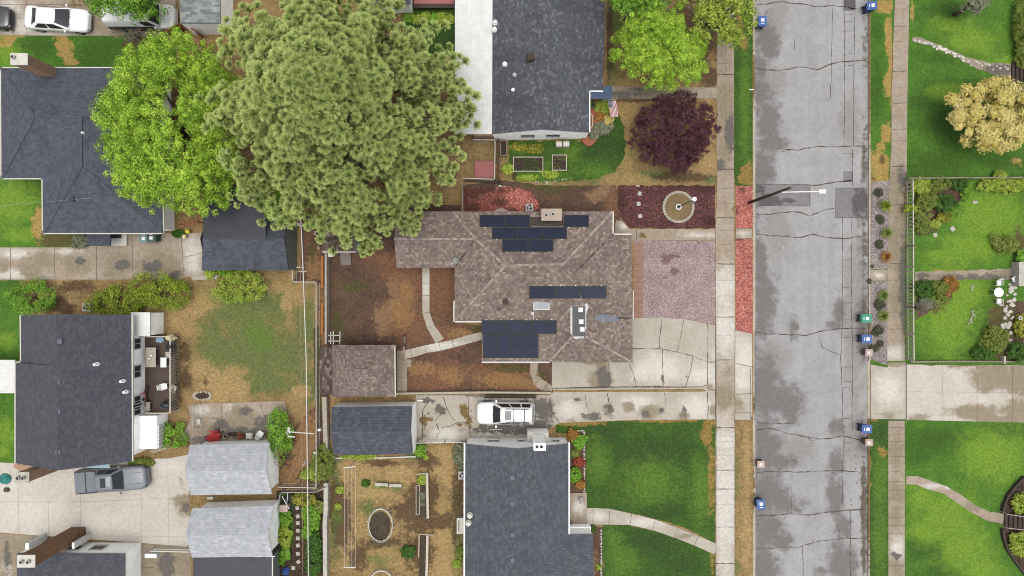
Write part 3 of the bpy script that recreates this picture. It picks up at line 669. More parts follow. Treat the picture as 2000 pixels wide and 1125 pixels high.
sheet('road', rect(1475, -2300, 1698, 3400), -.12, M['asphalt'], 0, .5, [M['crack']], road_extra,
    m0=[(x, y, a * (1.22 if a > 6 else 1), b * 1.12) for x, y, a, b in [(1479, 120, 4, 120), (1479, 500, 4, 160), (1480, 740, 5, 120), (1480, 980, 5, 200), (1500, 80, 19, 34), (1486, 130, 10, 22), (1490, 180, 11, 30), (1500, 235, 20, 48), (1510, 275, 24, 20), (1492, 330, 20, 38), (1486, 385, 12, 18), (1487, 520, 9, 60), (1492, 585, 20, 62), (1484, 640, 12, 22), (1553, 640, 7, 22), (1640, 612, 9, 30), (1625, 637, 9, 9),
        (1493, 760, 22, 66), (1545, 790, 22, 36), (1516, 780, 16, 30), (1500, 872, 24, 40), (1490, 860, 14, 44), (1520, 905, 36, 13), (1498, 960, 26, 42), (1520, 975, 18, 30), (1540, 985, 12, 20), (1500, 1040, 24, 38), (1530, 1058, 18, 16), (1490, 1105, 26, 34), (1515, 1120, 12, 12),
        (1634, 905, 13, 22), (1632, 970, 15, 36), (1640, 1030, 8, 22), (1655, 1030, 8, 18), (1645, 1100, 26, 34), (1636, 835, 12, 16), (1575, 982, 6, 16), (1556, 995, 5, 8), (1598, 1000, 4, 8), (1686, 400, 14, 34), (1690, 330, 6, 30), (1600, 1118, 8, 10), (1682, 500, 6, 60), (1686, 640, 9, 60), (1688, 870, 10, 18)]],
    m1=[(1520, 450, 24, 60), (1660, 240, 22, 60), (1670, 620, 24, 160), (1670, 850, 24, 60), (1515, 30, 26, 40), (1505, 160, 30, 30), (1550, 880, 40, 30), (1515, 700, 26, 40)],
    m2=[(1694, 90, 6, 90), (1693, 300, 6, 70), (1692, 480, 6, 70), (1692, 600, 6, 60), (1690, 990, 8, 90), (1695, 60, 3, 60), (1695, 240, 4, 90), (1694, 330, 4, 40), (1693, 540, 5, 110), (1695, 760, 3, 60), (1692, 960, 5, 60), (1690, 1080, 7, 60), (1478, 300, 2, 90), (1479, 560, 2.5, 90), (1479, 920, 2.5, 140)])
for i, (r_, f_) in enumerate(((rect(1476, 360, 1583, 402), [(1500, 392, 26, 12), (1484, 368, 14, 9), (1545, 392, 12, 5)]), (rect(1633, 367, 1694, 425), [(1682, 395, 18, 26)]), (rect(1648, 335, 1665, 355), []), (rect(1648, -40, 1671, 20), [(1660, 5, 20, 16)]))):
    sheet('road_patch', r_, -.115, M['asphalt_patch'], 0, .4, [M['crack']], lambda mb, r=r_: mb.strip(W(r + r[:1]), .035, -.1105, 1, .01, .6), m0=f_)
# kerbs: a real step down to the road
def kerb(y0, y1, x0=1470.5, x1=1475.5, mat='kerb', **k):
    sheet('kerb', rect(x0, y0, x1, y1), .012, M[mat], .14, 1.5, [M['joint']], lambda mb: [mb.strip(W([(x0, y), (x1, y)]), .02, .0165, 1) for y in range(int(max(y0, -40)) + 37, int(min(y1, 1160)), 71)], **k)
kerb(-2300, 645, m2=[(1472, 150, 4, 60)]); kerb(820, 3400, m2=[(1472, 950, 3, 60)])
sheet('kerb', rect(1470, 645, 1474, 820), -.06, M['kerb'], .07, m2=[(1472, 790, 4, 20)])
kerb(-2300, 705, 1697, 1700.5, m2=[(1698, 120, 5, 160), (1698, 640, 4, 20)]); kerb(818, 3400, 1696, 1699, m2=[(1697, 900, 5, 200)])
sheet('kerb', rect(1694, 705, 1700, 818), -.06, M['kerb'], .07, m2=[(1697, 760, 2, 60)])
# --- pavements
def jlines(ls, w=.035, z=.039, jit=0.0, m=1, wj=.4):
    def f(mb):
        r = random.Random(len(ls))
        for l in ls: mb.strip(W(l), w, z, m, jit, wj, r)
    return f
yj = [-60, 32, 62, 82, 125, 145, 178, 215, 258, 288, 330, 368, 398, 425, 450, 478, 515, 548]
def walk_extra(mb):
    for y in (145, 330, 425, 515): mb.strip(W([(1400, y), (1434, y + 1)]), .07, .039, 1, .015, .5)
    for y in (619, 703, 835, 918, 955, 1029, 1100): mb.strip(W([(1398, y), (1435, y)]), .055, .039, 1, .012, .6)
    for y in yj: mb.strip(W([(1401, y), (1433, y)]), .02, .038, 1, .01, .5)
    for y in (545, 578, 600, 655, 862, 890, 985, 1065, 1150): mb.strip(W([(1399, y), (1434, y)]), .012, .038, 1, .005, .5)
    mb.strip(W([(1417, -100), (1417, 440)]), .014, .038, 1, .005, .5); mb.strip(W([(1398.6, 619), (1398.6, 1200)]), .03, .039, 1, .01, .5); mb.strip(W([(1435, 640), (1434.5, 1200)]), .03, .039, 1, .01, .5)
sheet('pavement', [(1401, -2300), (1433.5, -2300), (1433.5, 470), (1435, 475), (1435, 3400), (1398, 3400), (1398, 420), (1400.5, 400)], .035, M['concrete_old'], .1, .6, [M['joint']], walk_extra,
    m1=[(1416, 640, 26, 60), (1416, 980, 26, 160), (1416, 860, 26, 26), (1416, 560, 24, 40)], m0=[(1417, 200, 20, 60), (1410, 30, 20, 50), (1416, 300, 14, 30), (1410, 763, 28, 13, 5), (1416, 784, 18, 18), (1425, 770, 10, 16)], m3=[(1405, 322, 12, 12), (1425, 260, 10, 40)], m2=[(1432, 405, 4, 10), (1416, 425, 16, 2), (1403, 930, 4, 3)])
sheet('pavement', rect(1436.5, 446, 1468.5, 466), .035, M['concrete_old'], .1, .5, [M['joint']], jlines([rect(1436.5, 446, 1468.5, 466) + [(1436.5, 446)]], .03), m1=[(1450, 456, 10, 6)])
EL = [(1750, -2300), (1748, 0), (1742, 140), (1741, 290), (1737, 355), (1733, 525), (1733, 705)]; ER = [(1768, 705), (1768, 480), (1771, 350), (1772, 200), (1776, 0), (1778, -2300)]
def e_extra(mb):
    for y in (52, 140, 202, 253, 326, 400, 515, 643): mb.strip(W([(1736 if y > 300 else 1743, y), (1770, y - 1)]), .05, .039, 1, .012, .5)
    for y in (-20, 20, 82, 112, 172, 228, 275, 300, 350, 376, 425, 450, 475, 548, 580, 610): mb.strip(W([(1736 if y > 300 else 1743, y), (1770, y - 1)]), .014, .038, 1, .01, .5)
    mb.strip(W([(1752, 300), (1751, 640)]), .012, .038, 1, .005, .5)
sheet('pavement', EL + ER, .035, M['concrete_old'], .1, .6, [M['joint']], e_extra, m0=[(1750, 370, 22, 50), (1752, 480, 20, 60), (1768, 440, 10, 60), (1750, 590, 14, 36), (1766, 600, 10, 80), (1755, 430, 14, 24)], m1=[(1745, 690, 20, 14)], m3=[(1764, 350, 12, 26), (1764, 560, 10, 90)], m2=[(1770, 390, 6, 30), (1769, 620, 5, 50), (1741, 120, 2, 60)])
sheet('pavement', [(1735, 822), (1767, 822), (1768, 3400), (1737, 3400)], .035, M['concrete_old'], .1, .6, [M['joint']], jlines([[(1735, y), (1767, y)] for y in (920, 974, 1042, 1104)] + [[(1735, y), (1767, y)] for y in (835, 848, 862, 877, 891, 904, 940, 958, 992, 1010, 1026)], .022), m0=[(1750, 880, 14, 36), (1750, 960, 14, 30), (1750, 1110, 16, 18), (1750, 1010, 12, 20)], m1=[(1752, 1070, 14, 20)], m3=[(1750, 1085, 12, 8)])
sheet('pavement', rect(1701, 527, 1732, 548), .035, M['concrete_old'], .1, .5, m1=[(1716, 537, 8, 5)])
# --- driveways
sheet('driveway', [(1436, 645), (1469, 652), (1469, 820), (1436, 820)], .03, M['concrete'], .1, .5, [M['joint']], jlines([[(1436, 709), (1469, 717)], [(1436, 770), (1469, 768)], [(1465, 720), (1465, 815)], [(1436, 806), (1466, 806)]], .04, .034, .01),
    m1=[(1452, 700, 20, 40), (1450, 745, 14, 14)], m0=[(1440, 790, 12, 16)], m3=[(1465, 790, 3, 22), (1465, 815, 4, 8)])
DW = [(1235, 621), (1290, 620), (1340, 624), (1372, 630), (1397, 636), (1397, 762), (1380, 763), (1370, 758), (1078, 758), (1078, 700), (1235, 700)]
sheet('driveway', DW, .035, M['concrete'], .1, .4, [M['joint']], jlines([[(1235, 681), (1290, 681), (1325, 688), (1355, 696), (1382, 707), (1397, 707)], [(1292, 622), (1291, 640), (1288, 660), (1288, 681)], [(1335, 625), (1331, 650), (1323, 686)], [(1382, 632), (1382, 757)], [(1189, 708), (1190, 756)], [(1228, 710), (1236, 728), (1240, 742), (1243, 756)],
    [(1294, 682), (1295, 757)], [(1353, 697), (1349, 722), (1338, 757)], [(1100, 757.5), (1240, 755), (1370, 756)], [(1397.6, 636), (1397.6, 820)]], .05, .039, .012, 1, .7),
    m1=[(1290, 720, 44, 26), (1370, 735, 30, 24), (1415, 700, 20, 30), (1250, 725, 16, 20)], m0=[(1172, 742, 22, 22), (1178, 718, 12, 16), (1150, 706, 18, 6), (1390, 758, 10, 6)], m3=[(1180, 740, 14, 22), (1343, 738, 4, 5), (1294, 740, 3, 8)], m2=[(1150, 757, 50, 2), (1270, 756, 40, 2)])
LD = [(812, 772), (1075, 772), (1080, 766), (1372, 765), (1383, 762), (1397, 764), (1397, 819), (1240, 820), (1092, 826), (1060, 845), (1030, 857), (912, 862), (860, 866), (812, 866)]
sheet('driveway', LD, .03, M['concrete'], .1, .4, [M['crack']], lambda mb: (jlines([[(866, 775), (872, 795), (880, 812), (893, 825)], [(849, 822), (862, 808), (872, 798)], [(853, 828), (858, 842), (852, 860)], [(862, 835), (880, 832), (895, 824), (915, 826)], [(1072, 772), (1073, 790), (1078, 805), (1092, 825)],
    [(1142, 770), (1146, 792), (1150, 805)], [(1186, 768), (1190, 790), (1194, 818)], [(1298, 768), (1300, 790)], [(1382, 766), (1382, 818)], [(1335, 790), (1330, 815)], [(840, 780), (826, 800), (825, 860)], [(915, 775), (916, 830), (920, 860)]], .05, .034, .03, 1, .8)(mb)),
    m1=[(1360, 795, 26, 22), (960, 845, 20, 6), (1110, 800, 24, 16), (870, 850, 24, 12), (1240, 790, 30, 16)], m0=[(1395, 800, 12, 12), (1270, 805, 22, 14), (1230, 795, 14, 12), (1335, 812, 12, 10)],
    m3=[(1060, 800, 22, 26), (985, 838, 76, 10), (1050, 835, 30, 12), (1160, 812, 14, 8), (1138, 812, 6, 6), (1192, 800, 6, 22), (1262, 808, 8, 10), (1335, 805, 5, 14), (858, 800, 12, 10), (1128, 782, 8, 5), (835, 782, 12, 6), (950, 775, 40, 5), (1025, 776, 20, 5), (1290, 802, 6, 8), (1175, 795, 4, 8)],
    m2=[(828, 822, 8, 14), (838, 815, 9, 6), (918, 822, 5, 22), (905, 800, 8, 16), (895, 826, 12, 4), (1110, 822, 16, 3)])
sheet('driveway', [(1701, 712), (1734, 718), (1734, 708), (1769, 708), (1769, 819), (1701, 818)], .03, M['concrete'], .1, .5, [M['joint']], jlines([[(1769, 708), (1769, 818)], [(1735, 822), (1768, 820)]], .05, .034, .01), m1=[(1735, 760, 24, 30)], m0=[(1745, 710, 30, 6), (1740, 812, 30, 6)])
sheet('driveway', [(1771, 712), (2400, 716), (2400, 835), (1771, 820)], .03, M['concrete_white'], .1, .5, [M['joint']], jlines([[(1771, 765), (1900, 766), (2100, 769)], [(1840, 712), (1840, 822)], [(1908, 713), (1908, 823)], [(1977, 714), (1977, 826)]], .02, .034),
    m0=[(1945, 730, 50, 28), (1990, 742, 30, 40), (1925, 755, 26, 12), (1910, 806, 60, 16), (1990, 800, 30, 20), (1960, 826, 60, 14), (1800, 816, 30, 6), (1870, 712, 30, 6)], m2=[(1820, 712, 16, 3), (1890, 712, 20, 3)])
sheet('driveway', [(-600, 866), (30, 905), (330, 895), (368, 888), (372, 1060), (365, 1068), (270, 1060), (155, 1052), (0, 1040), (-600, 1010)], .03, M['concrete_white'], .1, .5, [M['joint']], jlines([[(-20, 980), (160, 980), (280, 975), (372, 970)], [(155, 1046), (372, 1048)], [(38, 905), (36, 1040)], [(158, 965), (158, 1050)], [(95, 980), (95, 1046)], [(217, 975), (217, 1050)], [(277, 890), (277, 1060)], [(328, 893), (330, 1065)]], .014, .034),
    m0=[(366, 985, 24, 22, 10), (350, 975, 18, 6), (358, 938, 5, 12)], b0=.1, m1=[(60, 1000, 60, 30), (180, 1020, 40, 16), (330, 910, 30, 12), (10, 950, 40, 20)], m3=[(365, 990, 12, 10), (358, 936, 4, 8), (326, 930, 2, 2), (310, 942, 1.5, 1.5)])
sheet('driveway', [(-500, 484), (160, 483), (190, 478), (215, 455), (398, 455), (398, 540), (362, 541), (355, 546), (-500, 546)], .035, M['concrete_old'], .1, .4, [M['joint']], jlines([[(107, 483), (108, 546)], [(189, 480), (189, 546)], [(258, 456), (260, 545)], [(354, 456), (360, 540)], [(354, 504), (380, 498), (396, 493)], [(21, 483), (21, 546)]], .035, .04, .008),
    m1=[(30, 495, 40, 9), (130, 492, 30, 6), (20, 535, 60, 8), (230, 465, 16, 10), (375, 495, 18, 36)], m0=[(60, 525, 22, 22), (85, 510, 30, 14), (5, 520, 12, 14), (150, 515, 30, 18), (235, 512, 24, 20), (310, 515, 44, 24), (340, 530, 22, 18), (225, 535, 20, 10)], m3=[(240, 518, 16, 12), (345, 535, 10, 8), (300, 520, 20, 10), (155, 510, 14, 7)])
sheet('driveway', [(-500, -300), (330, -300), (345, 62), (300, 70), (-500, 67)], .03, M['concrete_old'], .1, .5, [M['joint']], jlines([[(135, -5), (135, 20)], [(52, 0), (52, 60)], [(-30, 9), (300, 9)]], .03, .034), m1=[(60, 50, 70, 14), (120, 62, 60, 8), (20, 20, 20, 20)], m0=[(150, 20, 30, 22), (190, 30, 24, 30), (240, 60, 60, 14)], m3=[(20, 28, 3, 8), (22, 62, 4, 8)], m2=[(160, 6, 30, 6)])
sheet('kerb', [(372, 538), (425, 538), (423, 545), (376, 547)], .12, M['block'], .12)
# --- the big back yards
sheet('lawn', [(-500, 66), (300, 70), (345, 100), (330, 170), (-500, 170)], .004, M['lawn_bright'], 0, .5, rg=.06, m0=[(12, 82, 15, 11), (30, 70, 30, 3), (125, 88, 18, 18), (130, 115, 14, 12), (110, 72, 18, 4), (140, 128, 20, 5), (230, 68, 12, 4)], m3=[(75, 92, 40, 20), (200, 100, 50, 30), (180, 125, 40, 8)], m1=[(10, 105, 30, 20)], m2=[(270, 85, 30, 16)])
sheet('lawn', [(-500, 340), (110, 340), (230, 440), (225, 480), (150, 486), (-500, 485)], .004, M['lawn_bright'], 0, .5, rg=.06, m1=[(20, 395, 60, 40), (40, 460, 40, 14)], m3=[(60, 360, 30, 18), (75, 400, 12, 30)], m0=[(76, 440, 14, 34)], m2=[(110, 470, 34, 16), (170, 465, 40, 16)])
sheet('dry_yard', [(-500, 547), (400, 545), (620, 548), (622, 800), (560, 800), (350, 830), (200, 960), (-500, 940)], .004, M['dry'], 0, .5, rg=.05,
    m1=[(480, 620, 90, 46, 20), (440, 690, 56, 46), (530, 600, 40, 50), (560, 700, 50, 60), (600, 640, 16, 60), (520, 745, 60, 26), (415, 650, 30, 40), (606, 760, 12, 40), (500, 690, 80, 60), (0, 620, 40, 90), (0, 850, 36, 90), (5, 560, 20, 20)],
    m4=[(500, 648, 22, 18), (515, 670, 20, 14), (20, 600, 30, 60), (10, 680, 40, 30), (5, 800, 30, 40), (12, 880, 30, 40), (455, 580, 40, 14)],
    m0=[(430, 745, 44, 26), (390, 720, 22, 20), (420, 775, 40, 12), (590, 765, 22, 12), (380, 600, 30, 20), (345, 650, 18, 40), (560, 590, 10, 30), (470, 760, 20, 20)],
    m3=[(390, 590, 40, 18), (580, 575, 20, 20), (460, 725, 22, 10), (540, 560, 40, 10), (350, 600, 20, 20), (370, 640, 14, 20)], m2=[(115, 595, 34, 14, 20), (130, 605, 20, 6), (305, 640, 10, 20), (365, 740, 12, 22), (362, 690, 10, 26), (330, 780, 24, 10), (405, 745, 6, 12), (150, 560, 40, 12), (60, 640, 12, 10)])
sheet('lawn', [(-500, 548), (38, 548), (42, 620), (36, 705), (-500, 705)], .008, M['lawn_bright'], 0, .6, rg=.05, m1=[(15, 665, 20, 16)], m3=[(25, 560, 30, 14)])
sheet('lawn', [(-500, 768), (34, 768), (34, 905), (52, 916), (30, 921), (-500, 922)], .008, M['lawn_bright'], 0, .6, rg=.05, m1=[(10, 845, 16, 30), (5, 880, 20, 14)], m3=[(40, 912, 14, 5), (5, 915, 14, 6)])
sheet('alley', [(588, 420), (636, 420), (640, 900), (640, 955), (545, 955), (548, 860), (618, 790), (620, 552), (570, 548), (588, 520)], .008, M['earth'], 0, .4, rg=.05, m1=[(612, 520, 16, 34), (625, 600, 12, 60), (600, 870, 30, 70), (565, 930, 24, 24), (620, 740, 10, 40), (605, 840, 20, 30)], m0=[(600, 470, 14, 24)], m2=[(608, 490, 8, 24), (630, 660, 6, 40), (615, 930, 30, 16), (560, 840, 18, 50)], m3=[(575, 870, 14, 14), (585, 905, 20, 12)])
sheet('alley', [(612, 640), (645, 640), (645, 900), (618, 900)], .012, M['earth'], 0, .4, rg=.03, m1=[(635, 780, 9, 20), (630, 660, 8, 20)], m2=[(620, 690, 8, 50), (622, 760, 8, 50)], m0=[])
sheet('back_yard', [(640, 400), (900, 400), (900, 630), (960, 640), (960, 700), (1080, 700), (1080, 767), (640, 767)], .004, M['earth'], 0, .4, rg=.03,
    m0=[(770, 520, 34, 30), (860, 560, 40, 60), (800, 640, 44, 34), (870, 660, 40, 26), (800, 560, 24, 50), (860, 735, 50, 28), (960, 730, 60, 20), (820, 745, 24, 22), (920, 640, 34, 12), (860, 520, 30, 20), (730, 500, 30, 20), (1010, 755, 50, 12), (835, 760, 30, 8), (880, 715, 26, 14)],
    m3=[(748, 620, 18, 26), (776, 560, 20, 26), (750, 650, 14, 14), (755, 505, 20, 10), (770, 600, 14, 22)], m1=[(785, 610, 22, 30), (990, 742, 54, 15), (880, 735, 24, 16), (795, 570, 14, 20), (905, 650, 30, 10), (1040, 750, 24, 12), (820, 720, 30, 14)], m2=[(690, 560, 30, 10), (1000, 720, 40, 8), (660, 630, 10, 30), (930, 640, 20, 10), (1050, 735, 14, 16)])
sheet('bare_ground', [(641, 893), (820, 870), (908, 870), (908, 1400), (641, 1400)], .008, M['dry'], 0, .5, rg=.04, 
    m0=[(700, 920, 44, 26), (780, 930, 34, 20), (868, 900, 24, 40), (860, 1090, 30, 60), (720, 960, 40, 20), (880, 930, 14, 30), (690, 1060, 26, 30)], m2=[(820, 985, 30, 50), (850, 1020, 60, 14, -15), (740, 905, 40, 8), (845, 960, 12, 30), (835, 900, 24, 16), (670, 1020, 18, 60), (895, 980, 12, 90), (820, 1080, 30, 36), (800, 1000, 40, 20), (700, 1090, 20, 24), (740, 1060, 50, 10), (655, 990, 14, 60)],
    m1=[(655, 920, 14, 34), (655, 1040, 10, 60), (740, 1080, 40, 24), (720, 945, 16, 14), (890, 990, 10, 60), (890, 1080, 14, 50), (770, 950, 30, 10), (810, 890, 20, 10), (720, 1000, 16, 30)], m3=[(690, 1100, 34, 14), (800, 1100, 30, 16), (870, 1000, 30, 20), (700, 1030, 24, 30), (745, 1075, 40, 14)], m4=[(740, 948, 14, 7), (655, 1010, 8, 20)])
sheet('path', [(540, 958), (634, 958), (634, 1400), (540, 1400)], .012, M['mulch'])
# patio and its paving beside the west garage
sheet('patio', [(368, 792), (395, 788), (470, 786), (555, 783), (560, 800), (545, 862), (520, 872), (372, 872), (330, 876), (300, 885), (290, 880), (340, 862), (362, 840), (372, 820)], .03, M['concrete_old'], .08, .4, [M['joint']], jlines([[(433, 790), (435, 832)], [(507, 787), (517, 812), (555, 812)], [(372, 815), (435, 818)]], .04, .034, .01), m0=[(470, 805, 24, 14), (460, 825, 40, 12), (400, 840, 24, 16)], m3=[(520, 825, 22, 14), (470, 845, 50, 10), (478, 802, 16, 8), (430, 830, 16, 10), (395, 860, 24, 8)], m2=[(480, 850, 60, 7), (350, 868, 30, 8), (525, 848, 16, 10)], m1=[(395, 802, 16, 10), (450, 795, 12, 6)])
sheet('patio', [(268, 1062), (372, 1066), (378, 1400), (268, 1400)], .02, M['concrete_old'], .06, .4, [M['joint']], jlines([[(312, 1070), (315, 1110)], [(325, 1080), (372, 1102)], [(268, 1108), (300, 1108)]], .03, .024, .02), b0=.6, m0=[(330, 1095, 60, 40)], m3=[(325, 1105, 18, 26), (345, 1070, 30, 4)])
sheet('bare_ground', [(-400, 1041), (0, 1042), (100, 1048), (155, 1055), (155, 1400), (-400, 1400)], .01, M['concrete_old'], 0, .5, b0=.55, m0=[(60, 1070, 60, 30)], m1=[(32, 1055, 5, 5), (66, 1056, 6, 5), (20, 1081, 4, 5), (14, 1120, 10, 30), (45, 1078, 4, 3)], m3=[(15, 1090, 8, 30), (90, 1055, 30, 8)])
# --- house on the corner, garden walks
def path(name, pts, w, z, mat, joints=True, jw=.035, **fl):
    q = [Vector(p) for p in W(pts)]; lft, rgt = [], []; ws = w if hasattr(w, '__len__') else [w] * len(q)
    for i, p in enumerate(q):
        t = (q[min(i + 1, len(q) - 1)] - q[max(i - 1, 0)]).normalized(); n = Vector((-t.y, t.x)) * ws[i] / S / 2; lft.append(tuple(p + n)); rgt.append(tuple(p - n))
    ex = (lambda mb: [mb.strip([l, r], jw, z + .004, 1, .008, .5) for l, r in list(zip(lft, rgt))[1:-1]]) if joints else None
    return sheet(name, lft + rgt[::-1], z, mat, .08, .4, [M['joint']], ex, world_pts=True, **fl)
path('path', [(832, 524), (832, 553), (832, 577), (832, 611), (841, 637), (859, 666)], [14, 14, 14, 14, 15, 18], .03, M['concrete'], m1=[(832, 560, 8, 20)])
path('path', [(791, 692), (803, 690), (831, 682), (859, 677), (885, 671), (921, 661), (950, 653)], [17, 17, 15, 16, 15, 16, 14], .034, M['concrete'], m1=[(860, 675, 40, 10)])
path('path', [(1044, 702), (1042, 725), (1050, 745), (1065, 757), (1078, 763)], [16, 15, 18, 20, 16], .03, M['concrete_old'], m2=[(1050, 735, 6, 8)])
sheet('steps', rect(775, 685, 795, 768), .03, M['concrete_old'], .06, .4, [M['joint']], jlines([[(775, y), (795, y)] for y in (712, 728, 738, 746, 752, 758, 763)] + [[(785, 728), (785, 768)]], .02, .034), m0=[(785, 700, 8, 10)])
sheet('steps', [(795, 702), (803, 702), (803, 716), (795, 716)], .024, M['concrete_old'], .05)
# front yard of the tan house
sheet('front_yard', [(1185, -400), (1401, -400), (1401, 364), (1180, 364), (1050, 372), (985, 350), (985, 270), (1185, 240)], .004, M['dry'], 0, .4, rg=.04,
    m1=[(1100, 330, 110, 24), (1195, 290, 22, 50), (1200, 120, 20, 50), (1270, 345, 60, 10), (1200, 20, 30, 60), (1385, 350, 12, 10)], m4=[(1110, 300, 90, 22)], m3=[(1250, 130, 40, 26), (1225, 220, 22, 30), (1225, 300, 14, 40), (1240, 160, 40, 12), (1230, 350, 50, 10)],
    m2=[(1385, 150, 22, 22), (1300, 60, 60, 40), (1230, 195, 50, 6), (1350, 60, 60, 70), (1190, 80, 8, 80), (1330, 345, 60, 10), (1290, 190, 60, 6)], m0=[(1380, 250, 14, 60), (1380, 320, 14, 16)])
sheet('lawn', [(992, 275), (1150, 275), (1175, 262), (1205, 215), (1218, 240), (1222, 300), (1200, 335), (1150, 352), (1060, 356), (1000, 350)], .008, M['lawn'], 0, .4, rg=.12, m3=[(1185, 285, 34, 26), (1160, 300, 30, 14)], m1=[(1060, 342, 60, 12), (1115, 300, 20, 20), (1020, 290, 26, 10), (1160, 335, 34, 10), (1050, 325, 40, 10)], m2=[(1000, 340, 10, 20)])
sheet('path', [(1192, 169), (1404, 171), (1402, 192), (1195, 193)], .03, M['concrete_old'], .06, .4, [M['joint']], jlines([[(1262, 170), (1262, 192)], [(1330, 170), (1330, 192)]], .02, .034), m0=[(1230, 182, 40, 14), (1300, 180, 50, 12)], m3=[(1215, 185, 34, 8), (1250, 178, 22, 8)], m1=[])
sheet('soil', [(905, 362), (985, 352), (1060, 362), (1200, 362), (1215, 380), (1210, 450), (905, 450)], .008, M['earth'], 0, .4, rg=.05, m2=[(1075, 368, 30, 12), (1040, 358, 30, 8), (1120, 362, 40, 5)], m3=[(1180, 372, 22, 10), (1160, 385, 20, 10)], m0=[(915, 400, 10, 20), (1195, 400, 14, 30)])
sheet('gravel_bed', [(907, 366), (985, 364), (1010, 366), (1035, 374), (1050, 388), (1056, 405), (1050, 440), (907, 440)], .014, M['brick_gravel'], 0, .3, rg=.1, m2=[(925, 378, 24, 12), (920, 405, 20, 14), (950, 370, 30, 6), (1048, 405, 6, 14), (975, 395, 12, 8)])
sheet('gravel_bed', [(985, 385), (1010, 368), (1040, 380), (1053, 400), (1044, 415), (1000, 415), (980, 408)], .018, M['red_gravel'], 0, .3, rg=.16, m2=[(1000, 410, 12, 5), (985, 395, 8, 8)])
sheet('gravel_bed', [(1206, 362), (1397, 362), (1397, 446), (1232, 446), (1215, 430), (1206, 400)], .014, M['lava'], 0, .3, rg=.06, m2=[(1360, 366, 60, 5), (1385, 430, 14, 12), (1213, 385, 10, 22), (1375, 370, 22, 8)])
sheet('gravel_bed', [(1237, 470), (1397, 470), (1397, 635), (1370, 629), (1340, 624), (1290, 620), (1237, 620)], .014, M['pink_gravel'], 0, .3, m2=[(1302, 505, 12, 10), (1300, 540, 8, 4), (1318, 500, 8, 6), (1290, 540, 8, 3), (1366, 475, 5, 4), (1318, 530, 10, 8)], m1=[(1330, 600, 60, 40), (1300, 560, 30, 30)])
sheet('gravel_bed', rect(1437, 363, 1470, 446), .012, M['red_gravel'], 0, .3, m2=[(1450, 372, 12, 4), (1440, 410, 4, 12)])
sheet('gravel_bed', [(1437, 467), (1470, 467), (1470, 652), (1450, 652), (1437, 645)], .012, M['red_gravel'], 0, .3, m2=[(1440, 468, 8, 4)])
sheet('path', [(1229, 447), (1397, 448), (1397, 468), (1231, 470), (1200, 455), (1203, 430), (1215, 432)], .03, M['concrete_old'], .06, .4, [M['joint']], jlines([[(1243, 448), (1243, 469)], [(1319, 448), (1318, 468)]], .04, .034, .01), m1=[(1360, 458, 30, 5), (1220, 440, 10, 8)], m2=[(1290, 455, 40, 3), (1255, 460, 8, 6)])
pv = sheet('paver_strip', rect(1237, 473, 1256, 620), .022, plain('pink_paving', C('a5806f'), .9, var=.18), .03, .5, [M['joint']], jlines([[(1246.5, 473), (1246.5, 620)]] + [[(1237, y), (1256, y)] for y in range(480, 620, 12)], .016, .026))
# verge and lawns
sheet('lawn', [(1434, -400), (1470, -400), (1470, 363), (1437, 365), (1434, 345)], .006, M['lawn'], 0, .4, m0=[(1456, 344, 15, 18), (1452, 82, 8, 18), (1438, 130, 3, 26), (1443, 30, 10, 40), (1463, 330, 6, 16)], m1=[(1455, 200, 10, 120)], m3=[(1440, 250, 3, 90), (1450, 120, 14, 10), (1440, 345, 3, 20)])
sheet('dry_verge', [(1436, 821), (1470, 820), (1470, 3400), (1436, 3400)], .006, M['dry'], 0, .5, m0=[(1458, 900, 8, 60), (1458, 1040, 10, 80)], m1=[(1440, 940, 5, 60), (1440, 1110, 6, 30), (1440, 860, 4, 20), (1460, 828, 8, 3)], m2=[(1445, 850, 4, 10)])
LB = dict(m0=[(1390, 935, 6, 90), (1120, 826, 60, 7), (1300, 822, 80, 4), (1380, 850, 12, 22), (1390, 825, 12, 6), (1150, 1005, 6, 8)], m1=[(1270, 940, 50, 40), (1370, 960, 20, 60), (1170, 900, 20, 40)], m3=[(1180, 850, 40, 26), (1270, 880, 80, 30), (1160, 880, 12, 40), (1290, 1000, 50, 14)])
sheet('lawn', [(1085, 827), (1240, 821), (1397, 820), (1397, 1062), (1350, 1036), (1290, 1015), (1220, 1000), (1144, 992), (1144, 960), (1143, 850), (1085, 846)], .004, M['lawn'], 0, .4, rg=.05, **LB)
sheet('lawn', [(1177, 1024), (1220, 1024), (1290, 1040), (1350, 1062), (1397, 1083), (1397, 1500), (1177, 1500)], .004, M['lawn'], 0, .4, rg=.04, m3=[(1270, 1060, 60, 26), (1330, 1100, 40, 20)], m1=[(1215, 1095, 30, 30), (1200, 1050, 14, 20)], m0=[(1390, 1100, 5, 30), (1180, 1110, 3, 20)])
path('path', [(1142, 1008.5), (1158, 1008), (1190, 1009), (1232, 1014), (1277, 1025), (1320, 1040), (1360, 1056), (1399, 1073)], [32, 32, 31, 22, 21, 20, 20, 21], .03, M['concrete'], m1=[(1170, 1008, 20, 8), (1260, 1020, 30, 8)], m0=[(1340, 1048, 20, 6)])
sheet('planting_bed', rect(1112, 845, 1144, 968), .008, M['earth'], 0, .5, rg=.02, m2=[(1125, 900, 8, 30)], m0=[])
sheet('planting_bed', rect(1150, 1030, 1177, 1400), .008, M['earth'], 0, .5, rg=.02, m3=[(1165, 1100, 6, 30)], m0=[])
sheet('porch_slab', rect(1110, 963, 1146, 1032), .1, M['concrete_old'], .12, .5, m1=[(1128, 990, 10, 14)])
